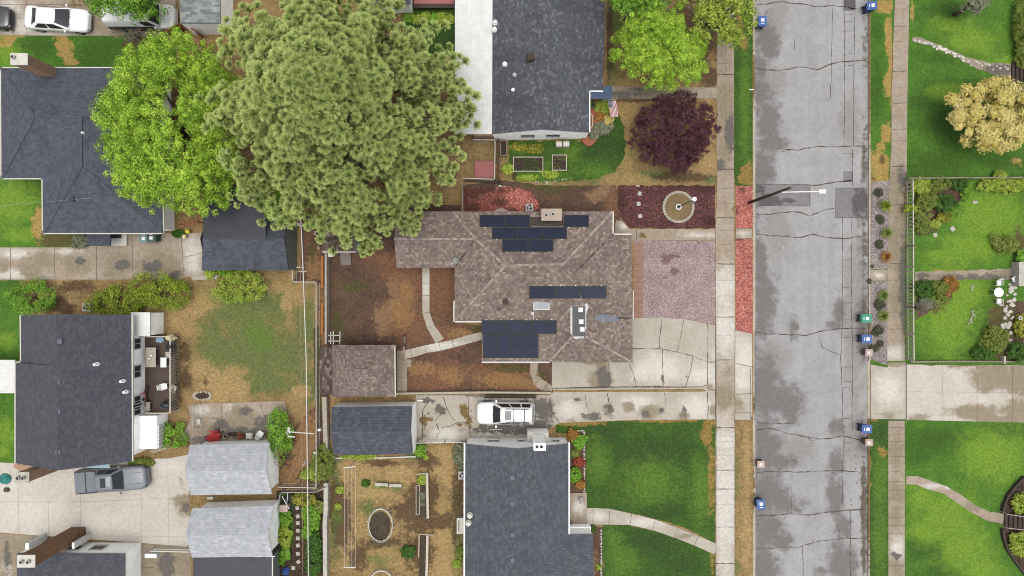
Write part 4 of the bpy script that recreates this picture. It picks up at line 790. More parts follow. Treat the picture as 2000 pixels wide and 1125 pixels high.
# far side of the street
sheet('lawn', [(1700, -300), (1748, -300), (1742, 140), (1741, 290), (1737, 357), (1700, 357)], .006, M['lawn_bright'], 0, .35, rg=.03, m0=[(1726, 12, 20, 12), (1735, 55, 7, 30), (1734, 90, 6, 22), (1733, 165, 8, 22), (1720, 285, 12, 6), (1731, 260, 9, 22), (1718, 320, 20, 30), (1740, 130, 3, 80), (1710, 352, 22, 8)], m2=[(1722, 312, 7, 10), (1738, 345, 5, 5), (1704, 350, 6, 5)], m3=[(1712, 60, 12, 30), (1712, 180, 14, 70)])
GV = dict(m2=[(1715, 375, 9, 9), (1703, 400, 3, 50), (1720, 400, 12, 8), (1718, 480, 6, 6)])
sheet('gravel_bed', [(1701, 355), (1737, 353), (1733, 526), (1701, 526)], .012, M['strip_gravel'], 0, .3, **GV)
sheet('gravel_bed', [(1701, 549), (1733, 549), (1733, 714), (1701, 702)], .012, M['strip_gravel'], 0, .3, m2=[(1716, 595, 10, 10), (1710, 680, 12, 8), (1716, 645, 12, 10)])
sheet('lawn', [(1699, 819), (1736, 819), (1738, 3400), (1699, 3400)], .006, M['lawn'], 0, .4, rg=.03, m0=[(1717, 880, 5, 10, 30), (1727, 884, 8, 7), (1700, 905, 3, 14), (1701, 948, 4, 8), (1711, 856, 2.5, 8), (1732, 893, 4, 7), (1705, 820, 12, 3)], m1=[(1720, 930, 14, 60), (1720, 1060, 14, 60)], m3=[(1725, 850, 10, 20), (1715, 900, 8, 8)])
sheet('lawn', [(1776, -400), (2600, -400), (2600, 346), (1771, 346), (1772, 200)], .004, M['lawn_bright'], 0, .5, rg=.04, m1=[(1900, 80, 50, 26), (1960, 120, 30, 14), (1860, 50, 40, 14), (1850, 180, 30, 16)], m3=[(1850, 20, 60, 16), (1840, 110, 40, 14), (1880, 170, 60, 20), (1850, 240, 60, 40), (1820, 320, 60, 24), (1960, 310, 50, 20), (1795, 200, 20, 20)], m0=[(1780, 20, 4, 26), (1985, 316, 12, 8), (1800, 80, 24, 3)], m2=[(1775, 150, 2, 60)])
sheet('lawn', [(1788, 352), (2600, 352), (2600, 705), (1788, 705)], .004, M['lawn_bright'], 0, .5, m1=[(1930, 420, 70, 60), (1850, 600, 60, 90), (1900, 480, 60, 30), (1840, 500, 40, 14), (1890, 570, 40, 30)], m3=[(1810, 560, 24, 14), (1940, 640, 40, 20), (1960, 370, 50, 10), (1900, 690, 60, 10), (1820, 690, 40, 10)], m0=[(1793, 490, 5, 20), (1860, 525, 60, 4)], m2=[(1810, 400, 30, 50), (1820, 580, 30, 30), (1960, 640, 30, 60), (1990, 470, 10, 30), (1960, 690, 50, 12)])
sheet('lawn', [(1768, 820), (2600, 836), (2600, 3400), (1769, 3400)], .004, M['lawn_bright'], 0, .5, rg=.04, m1=[(1940, 890, 60, 50), (1850, 1010, 60, 50), (1880, 1070, 50, 40), (1800, 970, 30, 24), (1920, 1110, 40, 26), (1800, 1040, 30, 20)], m3=[(1820, 860, 60, 26), (1800, 890, 30, 16), (1830, 1080, 30, 22), (1790, 1070, 20, 24), (1820, 1120, 40, 12), (1960, 840, 40, 12)])
path('path', [(1770, 938), (1790, 938), (1812, 946), (1846, 957), (1870, 972), (1900, 993), (1930, 1008), (1960, 1013)], [16, 17, 18, 15, 17, 16, 18, 21], .02, M['concrete_old'], False, b0=.3, m0=[(1900, 990, 20, 10)], m1=[(1830, 950, 30, 6)])
sheet('path', [(1788, 531), (1900, 528), (1995, 523), (2300, 523), (2300, 545), (1900, 546), (1788, 549)], .02, M['concrete_old'], .03, .5, rg=.05, b0=.4, m0=[(1850, 540, 60, 8), (1960, 535, 40, 10)], m3=[(1900, 542, 80, 6), (1800, 540, 14, 8)])
sheet('path', [(1782, 72), (1800, 74), (1845, 92), (1890, 112), (1930, 122), (1976, 124), (1976, 152), (1950, 150), (1905, 132), (1880, 118), (1830, 92), (1782, 80)], .014, M['concrete_old'], .02, .4, rg=.05, b0=.5, m0=[(1950, 138, 40, 16)], m3=[(1955, 138, 30, 12)])
sheet('planting_bed', [(1960, 590), (1990, 588), (2060, 590), (2060, 700), (1950, 700), (1945, 660)], .01, M['earth'], 0, .5, rg=.08, m2=[(1965, 640, 24, 50)], m0=[])
sheet('planting_bed', [(1789, 356), (1880, 356), (1885, 380), (1850, 420), (1820, 455), (1789, 462)], .01, M['earth'], 0, .5, rg=.08, m2=[(1810, 380, 24, 30)], m0=[])
sheet('planting_bed', [(1789, 549), (1866, 549), (1860, 580), (1820, 605), (1789, 625)], .01, M['earth'], 0, .5, rg=.08, m2=[(1810, 580, 24, 20)], m0=[])
sheet('lawn', [(790, -200), (889, -200), (889, 110), (790, 110)], .004, M['lawn'], 0, .5, m3=[(850, 70, 40, 30)], m2=[(830, 36, 50, 7)])
sheet('lawn', [(545, 962), (572, 962), (575, 1050), (568, 1090), (545, 1090)], .016, M['lawn'], 0, .4, rg=.05, b2=.45, m2=[(555, 1070, 12, 14)])
# fallen leaves lying over the brown yard
def litter(name, poly_px, n, mat, seed, size=.07, lo=.03):
    g = np.random.default_rng(seed); x0, y0, x1, y1 = poly_px; px = g.uniform(x0, x1, n); py = g.uniform(y0, y1, n)
    X = (px - 1000) / S; Y = (562.5 - py) / S; Cc = np.stack([X, Y, np.full(n, lo) + g.uniform(0, .03, n)], 1)
    o = leaf_mesh(name, mat, Cc, np.array([0, 0, 1.0]) + g.normal(size=(n, 3)) * .35, size * g.uniform(.5, 1.4, n), g.random(n), g.random(n), None, (0, 0, 0), g); o['kind'] = 'stuff'; return o
litter('fallen_leaves', (740, 525, 885, 670), 1100, L['orange'], 1); litter('fallen_leaves', (800, 712, 1040, 764), 700, L['orange'], 2, .06)
litter('fallen_leaves', (640, 500, 760, 670), 350, L['brown'], 3, .05)

for i_, (bx_, n_) in enumerate((((1780, 5, 1990, 340), 260), ((1792, 360, 1990, 700), 260), ((1772, 826, 1995, 1120), 220), ((1146, 826, 1396, 985), 260), ((1180, 200, 1398, 360), 500), ((640, 900, 905, 1120), 600), ((360, 560, 615, 780), 500))):
    litter('fallen_leaves', bx_, n_, L['brown'] if i_ < 6 else L['olive'], 60 + i_, .07)
for i_, (bx_, n_) in enumerate((((1476, 0, 1486, 1120), 500), ((1683, 0, 1696, 1120), 700))): litter('gutter_leaves', bx_, n_, L['brown'], 80 + i_, .06, -.1)
# ================================================================ BUILDINGS
def fascia(m): return [M[m], M['offwhite']]
# ---- tan hip-roofed house with the solar panels (the subject)
T = thing('house', 'large tan shingled hip-roofed house with dark solar panels in the centre', 'house', P(1060, 560), None)
KV = dict(a=(885, 413, 2.9), b=(1196, 413, 2.9), c=(1196, 459, 2.9), d=(1233, 459, 2.9), e=(1234, 527, 3.85), f=(1235, 622, 2.6), g=(1236, 708, 2.4), h=(1073, 706, 2.25), i=(941, 706, 2.25), j=(941, 627, 2.9), k=(888, 627, 2.9),
    r1=(987, 519, 4.4), r2=(1100, 516, 4.4), v=(1128, 527, 3.85), t1=(1118, 598, 3.42), t2=(1143, 598, 3.42), t3=(1143, 657, 3.42), t4=(1118, 657, 3.42), m=(1092, 627, 2.9), p=(1163, 618, 2.95), q=(888, 523, 2.9), w=(928, 467, 3.66), s1=(775, 523, 2.9), s2=(770, 467, 3.66), s3=(774, 413, 2.9))
KF = ['a b r2 r1 w', 'b c v r2', 'c d e v', 'e f p', 'e p v', 'r2 v p', 'r2 p t2', 'r2 t2 t1', 'r1 r2 t1', 'r1 t1 m', 'r1 m j', 'r1 j k', 'k q w r1', 'q s1 s2 w', 's2 s3 a w', 'j m h i', 'm t1 t4 h', 'h t4 t3 g', 'g t3 f', 't3 t2 p', 't3 p f', 't1 t2 t3 t4']
M['fascia_tan'] = plain('tan_fascia', C('b7a594'), .7, var=.1)
fpK, _ = roof(T, KV, [x.split() for x in KF], [M['shingle_tan'], M['fascia_tan']], .16, .5, M['siding_tan'])
RK = next(o for o in T.children if o.name.startswith('roof'))
# hip and ridge caps, a course of narrow shingles over every fold
cp = MB()
def capline(ks, V, mb, w=.2, dz=.03):
    for a, b in zip(ks, ks[1:]): mb.bar(Vector(P(*V[a])) + Vector((0, 0, dz)), Vector(P(*V[b])) + Vector((0, 0, dz)), w, .03)
for l in ('a w r1 r2 b', 'k r1', 's2 w', 'g t3', 'h t4', 't1 m'): capline(l.split(), KV, cp)
cp.build('ridge_cap', shingle('tan_ridge_caps', [C('9c8e84'), C('a89a90'), C('8f8178'), C('b0a298')], .2, .3, None, 0, .75), RK, split=True)
vm = MB()
for l in ('w q', 'v c', 'f p'): capline(l.split(), KV, vm, .12, .012)
vm.build('valley', M['shingle_moss'], RK, split=True)
g = MB()
for a, b in (('b', 'c'), ('c', 'd'), ('k', 'j')):
    pa, pb = Vector(P(*KV[a])), Vector(P(*KV[b])); n = Vector(((pb - pa).y, -(pb - pa).x, 0)).normalized(); n = n if a != 'c' else n * -1
    if a == 'b': n = Vector((1, 0, 0))
    if a == 'c': n = Vector((0, 1, 0))
    if a == 'k': n = Vector((0, -1, 0))
    g.bar(pa + n * .06 - Vector((0, 0, .03)), pb + n * .06 - Vector((0, 0, .03)), .11, .12)
x, y, z = P(*KV['k']); g.bar((x - .06, y - .05, z - .03), (x - .06, y + 1.6, z - .03), .1, .12)
x, y, z = P(*KV['f']); g.bar((x + .06, y + .0, z - .02), (x + .06, y + 2.2, z + .1), .08, .1)
g.build('gutter', M['offwhite'], T, split=True)
fb = MB(); a, b = Vector(P(*KV['i'])), Vector(P(*KV['h'])); fb.bar(a + Vector((0, -.06, -.03)), b + Vector((0, -.06, -.03)), .12, .14); fb.build('gutter', M['greymetal'], T, split=True)
# flat membrane on the truncated hip, its vents and the patch of flashing
fm = MB(); q = [P(*KV[k]) for k in ('t1', 't2', 't3', 't4')]; fm.prism([(p[0], p[1]) for p in q], 3.3, 3.47); o = fm.build('roof_membrane', M['darkmetal'], T)
fl = MB(); zz = 3.44
fl.prism([P(x, y, zz)[:2] for x, y in ((1114, 603), (1119, 593), (1148, 593), (1150, 600), (1145, 612), (1145, 640), (1140, 660), (1122, 662), (1114, 650))], 3.28, 3.43); fl.build('flashing', M['greymetal'], o)
for x, y in ((1134, 605), (1135, 628), (1137, 643)): vent(T, x, y, 3.52, .3, .18, 'white', 'roof_vent')
pt = MB(); pp = [(1162, 616, 3.03), (1172, 613, 3.04), (1190, 614, 2.97), (1205, 619, 2.86), (1212, 625, 2.8), (1200, 632, 2.84), (1180, 634, 2.95), (1164, 634, 3.0)]
pt.add([P(*a) for a in pp] + [(P(*a)[0], P(*a)[1], a[2] - .12) for a in pp], [list(range(8))[::-1]] + [[i, (i + 1) % 8, 8 + (i + 1) % 8, 8 + i] for i in range(8)]); pt.build('roof_patch', plain('slate_membrane', C('6a6e78'), .5, var=.2), T)
M['chim_tan'] = M['stone_tan']
cx, cy, _ = P(1077, 417, 3.9); ch = chimney(T, cx, cy - .1, 1.45, .8, 0, 3.9, M and 'stone_tan', ((.1, .02), (-.42, -.05)), 'fascia_tan')
sb = MB(); x0, y0, z0_ = P(1036, 424, 3.1); x1, y1, _ = P(1100, 441, 3.1); sb.add([(x0, y0, 3.1), (x1, y0, 3.1), (x1, y1, 3.42), (x0, y1, 3.42), (x0, y0, 2.6), (x1, y0, 2.6), (x1, y1, 2.6), (x0, y1, 2.6)], [(3, 2, 1, 0), (4, 5, 6, 7), (0, 1, 5, 4), (1, 2, 6, 5), (2, 3, 7, 6), (3, 0, 4, 7)]); sb.build('chimney_saddle', M['shingle_saddle'], T)
# skylight with its pale curb
sk = MB(); x, y, _ = P(1057.5, 596, 3.4); sk.obox((x, y, 3.0), 1.28, .78, .42, 0); so = sk.build('skylight', M['offwhite'], T, bevel=.02); gl = MB(); gl.obox((x, y, 3.42), 1.12, .62, .02); gl.build('pane', plain('skylight_glass', C('8f959d'), .4, var=.1), so)
pipe(T, 974, 605, 3.5, .06, .3, 'darkmetal'); vent(T, 987, 590, 3.55, .3, .12, 'wood_dark'); vent(T, 1036, 520, 4.4, .28, .14, 'wood'); vent(T, 1070, 537, 4.25, .32, .16, 'wood'); vent(T, 982, 516, 4.4, .3, .1, 'wood'); pipe(T, 1040, 612, 3.15, .06, .25, 'offwhite')
vent(T, 1197, 548, 3.6, .34, .1, 'wood'); cb = MB(); p_ = [P(1042, 612, 3.12), P(1042, 600, 3.3)]; cb.tube([(p_[0][0], p_[0][1], 3.18), (p_[0][0], p_[0][1] - .5, 3.02)], .03, 6); cb.build('conduit', M['offwhite'], T)
# small vents in the ridge line and the satellite dish
dx, dy, dz = P(890, 510, 3.5); ds = MB(); ds.tube([(dx + .15, dy, 2.8), (dx + .1, dy, 3.3), (dx, dy, 3.5)], .03, 6)
for i in range(1): ds.add([(dx + .26 * math.cos(k * .524), dy + .26 * math.sin(k * .524), 3.5 + .14 * math.cos(k * .524)) for k in range(12)] + [(dx + .02, dy, 3.42)], [[k, (k + 1) % 12, 12] for k in range(12)] + [[(k + 1) % 12, k, 12] for k in range(12)])
ds.tube([(dx, dy, 3.45), (dx - .25, dy - .18, 3.62)], .018, 6); ds.obox((dx - .27, dy - .2, 3.6), .09, .07, .07); ds.build('satellite_dish', M['offwhite'], T)
# solar panels standing proud of the shingles on rails
def zroof(px, py, V, F):
    """height of the roof under photo pixel (px, py)"""
    o = Vector((0, 0, H)); d_ = Vector(P(px, py, 0)) - o
    for f in F:
        q = [Vector(P(*V[k])) for k in f]
        for i in range(1, len(q) - 1):
            from mathutils.geometry import intersect_ray_tri
            h_ = intersect_ray_tri(q[0], q[i], q[i + 1], d_, o, True)
            if h_: return h_.z
    return 3.0
KFl = [x.split() for x in KF]
def panel(x0, y0, x1, y1, dz=.14):
    cs = [(x0, y0), (x1, y0), (x1, y1), (x0, y1)]; zs = [zroof(x, y, KV, KFl) for x, y in ((x0 + 3, y0 + 2), (x1 - 3, y0 + 2), (x1 - 3, y1 - 2), (x0 + 3, y1 - 2))]
    zt = (zs[0] + zs[1]) / 2 + dz; zb = (zs[2] + zs[3]) / 2 + dz; pt = [Vector(P(x0, y0, zt)), Vector(P(x1, y0, zt)), Vector(P(x1, y1, zb)), Vector(P(x0, y1, zb))]
    n = (pt[1] - pt[0]).cross(pt[3] - pt[0]).normalized(); n = n if n.z > 0 else -n; c = sum(pt, Vector()) / 4
    t = thing('solar_panel', '', 'solar panel', tuple(c - n * .04)); fr = MB(); lo = [p - n * .04 for p in pt]
    fr.add(pt + lo, [[3, 2, 1, 0], [4, 5, 6, 7]] + [[i, (i + 1) % 4, 4 + (i + 1) % 4, 4 + i] for i in range(4)]); fr.build('frame', M['black'], t)
    inn = [c + (p - c) * (1 - .075 / max((p - c).length, .1) * 1.2) + n * .004 for p in pt]; ce = MB(); ce.add(inn, [[3, 2, 1, 0]]); ce.build('cells', M['solar'], t)
    for s_ in (.2, .8):
        rl = MB()
        a = pt[0].lerp(pt[1], s_); b = pt[3].lerp(pt[2], s_); rl.bar(a - n * .09 , b - n * .09, .05, .08); e = b if y0 < 510 else a; dr = (b - a).normalized() * (.07 if y0 < 510 else -.07); rl.obox(tuple(e + dr - n * .05), .07, .07, .06, m=1); rl.build('rail', [M['darkmetal'], M['white']], t)
    return t
PN = []
for i, (y0, y1, xs) in enumerate(((420, 442.6, [(937, 985.8), (986.2, 1035), (1101.5, 1150)]), (444, 466, [(961, 1009.6), (1010, 1058.4), (1058.8, 1107)]), (467.4, 491, [(981, 1031.4), (1031.8, 1081)]))):
    for j, (x0, x1) in enumerate(xs): PN.append((panel(x0, y0, x1, y1), i, j))
for j in range(3): PN.append((panel(1034 + j * 50.3, 559.5, 1083.9 + j * 50.3, 583), 3, j))
for j in range(3): PN.append((panel(940.5 + j * 49.1, 626, 989.2 + j * 49.1, 652), 4, j))
for j in range(4): PN.append((panel(943.5 + j * 27.1, 652.6, 970.2 + j * 27.1, 699, .13), 5, j))
LBP = {(0, 0): 'leftmost solar panel of the top row on the north slope', (0, 1): 'solar panel just left of the stone chimney in the top row', (0, 2): 'lone solar panel right of the stone chimney', (1, 0): 'left solar panel of the middle row of the north array', (1, 1): 'centre solar panel of the middle row of the north array', (1, 2): 'right solar panel of the middle row below the chimney',
    (2, 0): 'left solar panel of the lowest pair of the north array', (2, 1): 'right solar panel of the lowest pair of the north array', (3, 0): 'left panel of the row of three above the skylight', (3, 1): 'middle panel of the row of three above the skylight', (3, 2): 'right panel of the row of three above the skylight',
    (4, 0): 'left wide panel at the top of the south-west array', (4, 1): 'middle wide panel at the top of the south-west array', (4, 2): 'right wide panel at the top of the south-west array', (5, 0): 'upright panel at the left end of the eave row', (5, 1): 'second upright panel from the left in the eave row', (5, 2): 'third upright panel from the left in the eave row', (5, 3): 'upright panel at the right end of the eave row'}
for t, i, j in PN: t['label'] = LBP[(i, j)]; t['group'] = 'solar panels on the tan roof'
for s_, zc in (((1240, 640), 1.2),):
    pass
window(T, fpK[0], fpK[1], 3, 1.5, 1.2, .8, (0, 1, 0))
# ---- charcoal hip house in the north-west
T = thing('house', 'charcoal hip-roofed house with white gutters at the left edge beside the lime tree', 'house', P(170, 300), None)
V = dict(a=(2, 133, 2.7), b=(310, 133, 2.7), c=(319, 455, 2.7), d=(84, 455, 2.7), e=(83, 348, 2.7), f=(3, 348, 2.7), r1=(67, 227, 4.2), r2=(158, 229, 4.4), r4=(158, 327, 4.4))
fp, _ = roof(T, V, [x.split() for x in ('f r1 a', 'a r1 r2 b', 'e r2 r1 f', 'd r4 r2 e', 'd c r4', 'c b r2 r4')], fascia('shingle_slate'), .16, .4, M['siding'], [('a', 'b'), ('b', 'c'), ('c', 'd'), ('d', 'e'), ('e', 'f'), ('f', 'a')])
cp = MB()
for l in ('a r1 r2 r4', 'f r1', 'd r4 c', 'r2 e'): capline(l.split(), V, cp, .22, .02)
cp.build('ridge_cap', M['shingle_slate'], T, split=True)
chimney(T, -36.6, 17.0, 1.15, .75, 0, 6.0, 'brick', ((-.35, .1),), 'offwhite')
pipe(T, 163, 260, 4.3, .05, .15); vent(T, 140, 389, 3.7, .3, .1, 'darkmetal')
wi = MB(); wi.tube([P(-20, 404, 3.2), P(138, 390, 3.75), P(240, 383, 3.4)], .012, 5); wi.build('cable', M['greymetal'], T)
st = MB(); x0, y0, _ = P(170, 450, 1.9); x1, y1, _ = P(215, 480, 1.9); st.box(x0, x1, y1, y0, 1.75, 1.9); st.build('porch_roof', M['shingle_slate'], T)
st = MB(); x0, y0, _ = P(215, 450, .3); x1, y1, _ = P(247, 480, .3); st.box(x0, x1, y1, y0, 0, .3); st.box(x0 + .1, x0 + .95, y0 - .65, y0 - .1, .3, .36, 1); st.build('step', [M['offwhite'], M['black']], T)
# ---- garage below the pine (dark slate roof)
T = thing('garage', 'slate shingled garage with a grey gable wall beside the power lines', 'garage', P(480, 480), None)
V = dict(a=(394, 528, 2.2), b=(564, 528, 2.2), c=(555, 466, 3.25), d=(562, 431, 2.3), e=(520, 430, 2.3), e2=(520, 466, 3.25), f=(396, 466, 3.25))
roof(T, V, [x.split() for x in ('a b c e2 f', 'c d e e2')], [M['shingle_slate'], M['darkmetal']], .12, .02, None)
V = dict(e2=(519, 466, 3.28), f=(396, 466, 3.28), g=(399, 368, 2.75), h=(519, 368, 2.75))
fp, _ = roof(T, V, [['f', 'e2', 'h', 'g']], [M['roof_black'], M['darkmetal']], .14, .1, M['siding_grey'], None)
x0, y0, _ = P(394, 528, 2.2); x1, y1, _ = P(580, 435, 0); xe, ye, _ = P(558, 528, 2.2); xa, yr, _ = P(555, 466, 3.25); yn = P(562, 431, 2.3)[1]
wb = MB(); xg = (580 - 1000) / S; wb.add([(xg, ye + .1, 0), (xg, yn - .1, 0), (xg, yn - .1, 2.2), (xg, yr, 3.15), (xg, ye + .1, 2.1)], [(0, 1, 2, 3, 4)]); wb.add([(x0 + .3, ye + .1, 0), (xg, ye + .1, 0), (xg, ye + .1, 2.1), (x0 + .3, ye + .1, 2.1)], [(0, 1, 2, 3)])
wb.add([(x0 + .3, ye + .1, 0), (x0 + .3, yn - .1, 0), (x0 + .3, yn - .1, 2.2), (x0 + .3, yr, 3.15), (x0 + .3, ye + .1, 2.1)], [(4, 3, 2, 1, 0)]); wb.build('wall', M['siding_grey'], T)
# ---- mossy shed half under the pine
T = thing('shed', 'low moss-stained brown shed half hidden under the pine', 'shed', P(665, 450), None)
V = dict(a=(628, 397, 2.3), b=(694, 397, 2.3), c=(694, 491, 2.1), d=(629, 491, 2.1))
roof(T, V, [list('abcd')], [M['shingle_moss'], M['offwhite']], .12, .02, M['siding_blue'], [('c', 'd')])
# ---- low grey-boarded ramp and the square pavilion shed
T = thing('shed', 'small square shed with a tan pyramid roof beside the dark blue garage', 'shed', P(710, 725), None)
V = dict(a=(649, 674, 2.3), b=(770, 674, 2.3), c=(771, 775, 2.3), d=(650, 775, 2.3), r1=(696, 723, 3.4), r2=(718, 723, 3.4))
roof(T, V, [x.split() for x in ('a b r2 r1', 'b c r2', 'c d r1 r2', 'd a r1')], [M['shingle_tan'], M['fascia_tan']], .13, .3, M['siding_tan'], [('b', 'c')])
cp = MB()
for l in ('a r1 r2 b', 'd r1', 'c r2'): capline(l.split(), V, cp, .18, .02)
cp.build('ridge_cap', M['shingle_tan'], T, split=True)
V2 = dict(a=(624, 679, 2.0), b=(649.5, 678, 2.05), c=(650, 771, 2.05), d=(625, 771, 2.0)); roof(T, V2, [list('abcd')], [M['shingle_moss'], M['fascia_tan']], .1, .05, None, name='lean_to_roof')
pm = MB()
for x, y in ((627, 682), (627, 725), (627, 767)): a = P(x, y, 1.9); pm.box(a[0], a[0] + .1, a[1] - .1, a[1], 0, 1.9)
pm.build('post', M['wood'], T, split=True)
# ---- dark blue garage in the middle
T = thing('garage', 'dark blue shingled garage with white trim below the pyramid-roofed shed', 'garage', P(730, 840), None)
V = dict(a=(648, 795, 2.3), b=(805, 793, 2.3), r2=(803, 842, 3.3), c=(807, 887, 2.3), d=(652, 889, 2.3), r1=(645, 843, 3.3))
roof(T, V, [x.split() for x in ('a b r2 r1', 'r1 r2 c d')], [M['shingle_F'], M['white']], .14, .02, M['siding'])
# ---- light grey garages
def lgar(label, V, pxw, k='shingle_light', win=False):
    T = thing('garage', label, 'garage', P(455, V['a'][1] + 40), None)
    fp, _ = roof(T, V, [x.split() for x in ('a b r2 r1', 'r1 r2 c d')], [M[k], M['white']], .12, .25, M['siding']); return T
lgar('upper pale grey garage with the white gable wall, beside the patio', dict(a=(371, 869, 2.35), b=(524, 864, 2.35), r2=(520, 919, 3.5), c=(531, 965, 2.35), d=(372, 967, 2.35), r1=(361, 920, 3.5)), 548)
lgar('lower pale grey garage joined to a black flat roof', dict(a=(375, 993, 2.35), b=(534, 987, 2.35), r2=(524, 1046, 3.5), c=(532, 1087, 2.35), d=(375, 1089, 2.35), r1=(363, 1046, 3.5)), 548)
T = thing('outbuilding', 'outbuilding with a black flat roof at the bottom edge below the pale garages', 'outbuilding', P(455, 1110), None)
V = dict(a=(377, 1089.5, 2.3), b=(531, 1088.5, 2.3), c=(531, 1400, 2.3), d=(377, 1400, 2.3)); roof(T, V, [list('abcd')], [M['roof_black'], M['offwhite']], .16, .12, M['siding_grey'], [('b', 'c')])
sc_ = MB(); x, y, _ = P(450, 1087, 2.4)
for i in range(7): xx = P(385 + i * 22, 1087, 2.4); sc_.box(xx[0], xx[0] + random.Random(i).uniform(.35, .9), xx[1] - .06, xx[1] + .02, 2.31, 2.34)
sc_.build('flashing', M['white'], T, split=True)
# ---- tall charcoal house on the west with the deck
T = thing('house', 'tall charcoal-roofed white house with a cluttered rear deck', 'house', P(150, 760), None)
V = dict(a=(41, 616, 3.2), r1=(109, 614, 6.0), b=(257, 615, 3.2), c=(258, 901, 3.2), r2=(112, 919, 6.0), d=(31, 905, 3.2), e=(31, 709, 3.2), e2=(42, 708, 3.2), m=(108, 714, 6.0))
fp, _ = roof(T, V, [x.split() for x in ('a r1 m e2', 'e2 m e', 'e m r2 d', 'r1 b c r2 m')], fascia('shingle_dark'), .16, .3, M['siding'])
g = MB()
for a, b in (('a', 'e2'), ('e', 'd'), ('e', 'e2')):
    p, q = Vector(P(*V[a])), Vector(P(*V[b])); n = Vector((-.05, 0, -.03)) if a != 'e' or b == 'd' else Vector((0, .05, -.03)); g.bar(p + n, q + n, .09, .12)
p, q = Vector(P(*V['b'])), Vector(P(*V['c'])); g.bar(p + Vector((.05, 0, -.03)), q + Vector((.05, 0, -.03)), .09, .12)
g.build('gutter', M['offwhite'], T, split=True)
for x, y in ((116, 667), (112, 747), (113, 804), (113, 884)): vent(T, x, y, 5.93, .3, .03, 'vent_grey')
for x, y, z in ((190, 711, 4.6), (241, 744, 3.6), (247, 765, 3.5)): pipe(T, x, y, z, .07, .35)
e1, e2_ = Vector((-30.1, -2.3)), Vector((-30.1, -13.6))
xw = fp[[i for i in range(len(fp))][0]][0]
we = max(p[0] for p in fp); yn_, ys_ = max(p[1] for p in fp), min(p[1] for p in fp)
for yy, w_ in ((671, .8), (725, .9), (783, .8), (799, .8)):
    Y = (562.5 - yy) * (H - 1.8) / H / S; window(T, (we, yn_), (we, ys_), yn_ - Y, 1.9, w_, .95, (1, 0, 0))
chimney(T, -37.1, -14.35, .95, .7, 0, 5.0, 'brick', ((-.2, 0), (.2, 0)), 'stone', pots='stone')
st = MB(); x0, y0, _ = P(258, 612, 2.3); x1, y1, _ = P(291, 655, 2.3); st.box(x0 - .1, x1, y1, y0, 0, 2.2); st.box(x0 - .1, x1 + .08, y1 - .05, y0 + .08, 2.2, 2.3, 1); st.build('back_porch', [M['siding'], M['metal_white']], T)
st = MB(); x0, y0, _ = P(260, 812, 1.7); x1, y1, _ = P(307, 876, 1.7); xb = (312 - 1000) / S
st.add([(x0 - .1, y0, 1.75), (x1, y0, 1.75), (x1, y1, 1.75), (x0 - .1, y1, 1.75)], [(3, 2, 1, 0)]); st.box(x0 - .1, x1, y1, y0, 0, 1.72); st.build('side_entry', [M['siding']], T)
st = MB()
for i in range(6):
    a = P(296, 833 + i * 7.5, 1.3); st.box(a[0] - .3, a[0] + .75, a[1] - .13, a[1] + .13, 0, 1.6 - .0 * i)
    st.box(a[0] + .1, a[0] + .5, a[1] - .19, a[1] - .13, 0, 1.2, 1)
st.build('railing', [M['white'], M['darkmetal']], T, split=True)
aw = MB(); a = P(167, 908, 1.9); b = P(214, 908, 1.9)
n_ = 12
for i in range(n_): x0 = a[0] + (b[0] - a[0]) * i / n_; x1 = a[0] + (b[0] - a[0]) * (i + 1) / n_ - .02; aw.add([(x0, a[1] + .5, 2.1), (x1, a[1] + .5, 2.1), (x1, a[1] - .28, 1.8), (x0, a[1] - .28, 1.8), (x0, a[1] + .5, 2.06), (x1, a[1] + .5, 2.06), (x1, a[1] - .28, 1.76), (x0, a[1] - .28, 1.76)], [(3, 2, 1, 0), (4, 5, 6, 7), (0, 1, 5, 4), (1, 2, 6, 5), (2, 3, 7, 6), (3, 0, 4, 7)])
aw.build('awning', M['siding_blue'], T)
T = thing('carport', 'flat white metal canopy at the left edge beside the tall charcoal house', 'canopy', P(0, 735))
V = dict(a=(-240, 702, 2.5), b=(29, 703, 2.5), c=(30, 768, 2.5), d=(-240, 768, 2.5)); roof(T, V, [list('abcd')], [M['metal_white'], M['white']], .1, .15, None)
pm = MB()
for x, y in ((20, 708), (20, 763), (-200, 708), (-200, 763)): a = P(x, y, 2.4); pm.box(a[0] - .05, a[0] + .05, a[1] - .05, a[1] + .05, 0, 2.4)
pm.build('post', M['white'], T, split=True)
# ---- south-west house with the leaning-looking brick chimney
T = thing('house', 'white house with charcoal roof and brown brick chimney in the bottom left corner', 'house', P(150, 1110))
V = dict(a=(33, 1080, 2.5), b=(244, 1081, 2.5), c=(244, 1400, 2.6), d=(33, 1400, 2.6), r1=(139, 1250, 4.2))
fp, _ = roof(T, V, [x.split() for x in ('a b r1', 'b c r1', 'c d r1', 'd a r1')], fascia('shingle_dark'), .14, .06, M['siding'])
yn_ = max(p[1] for p in fp); xs_ = [p[0] for p in fp]
for px in (147, 193): X = (px - 1000) * (H - 1.2) / H / S; window(T, (min(xs_), yn_), (max(xs_), yn_), X - min(xs_), 1.25, .95, .9, (0, 1, 0), 'offwhite')
chimney(T, -36.0, -20.25, 1.2, .8, 0, 6.1, 'brick_brown', ((-.25, 0), (.25, 0)), 'offwhite')
st = MB(); st.box(-38.9, -38.6, -20.9, -20.4, 0, 2.2); st.box(-35.1, -34.9, -20.8, -20.3, 0, 2.3); st.build('corner_board', M['white'], T, split=True)
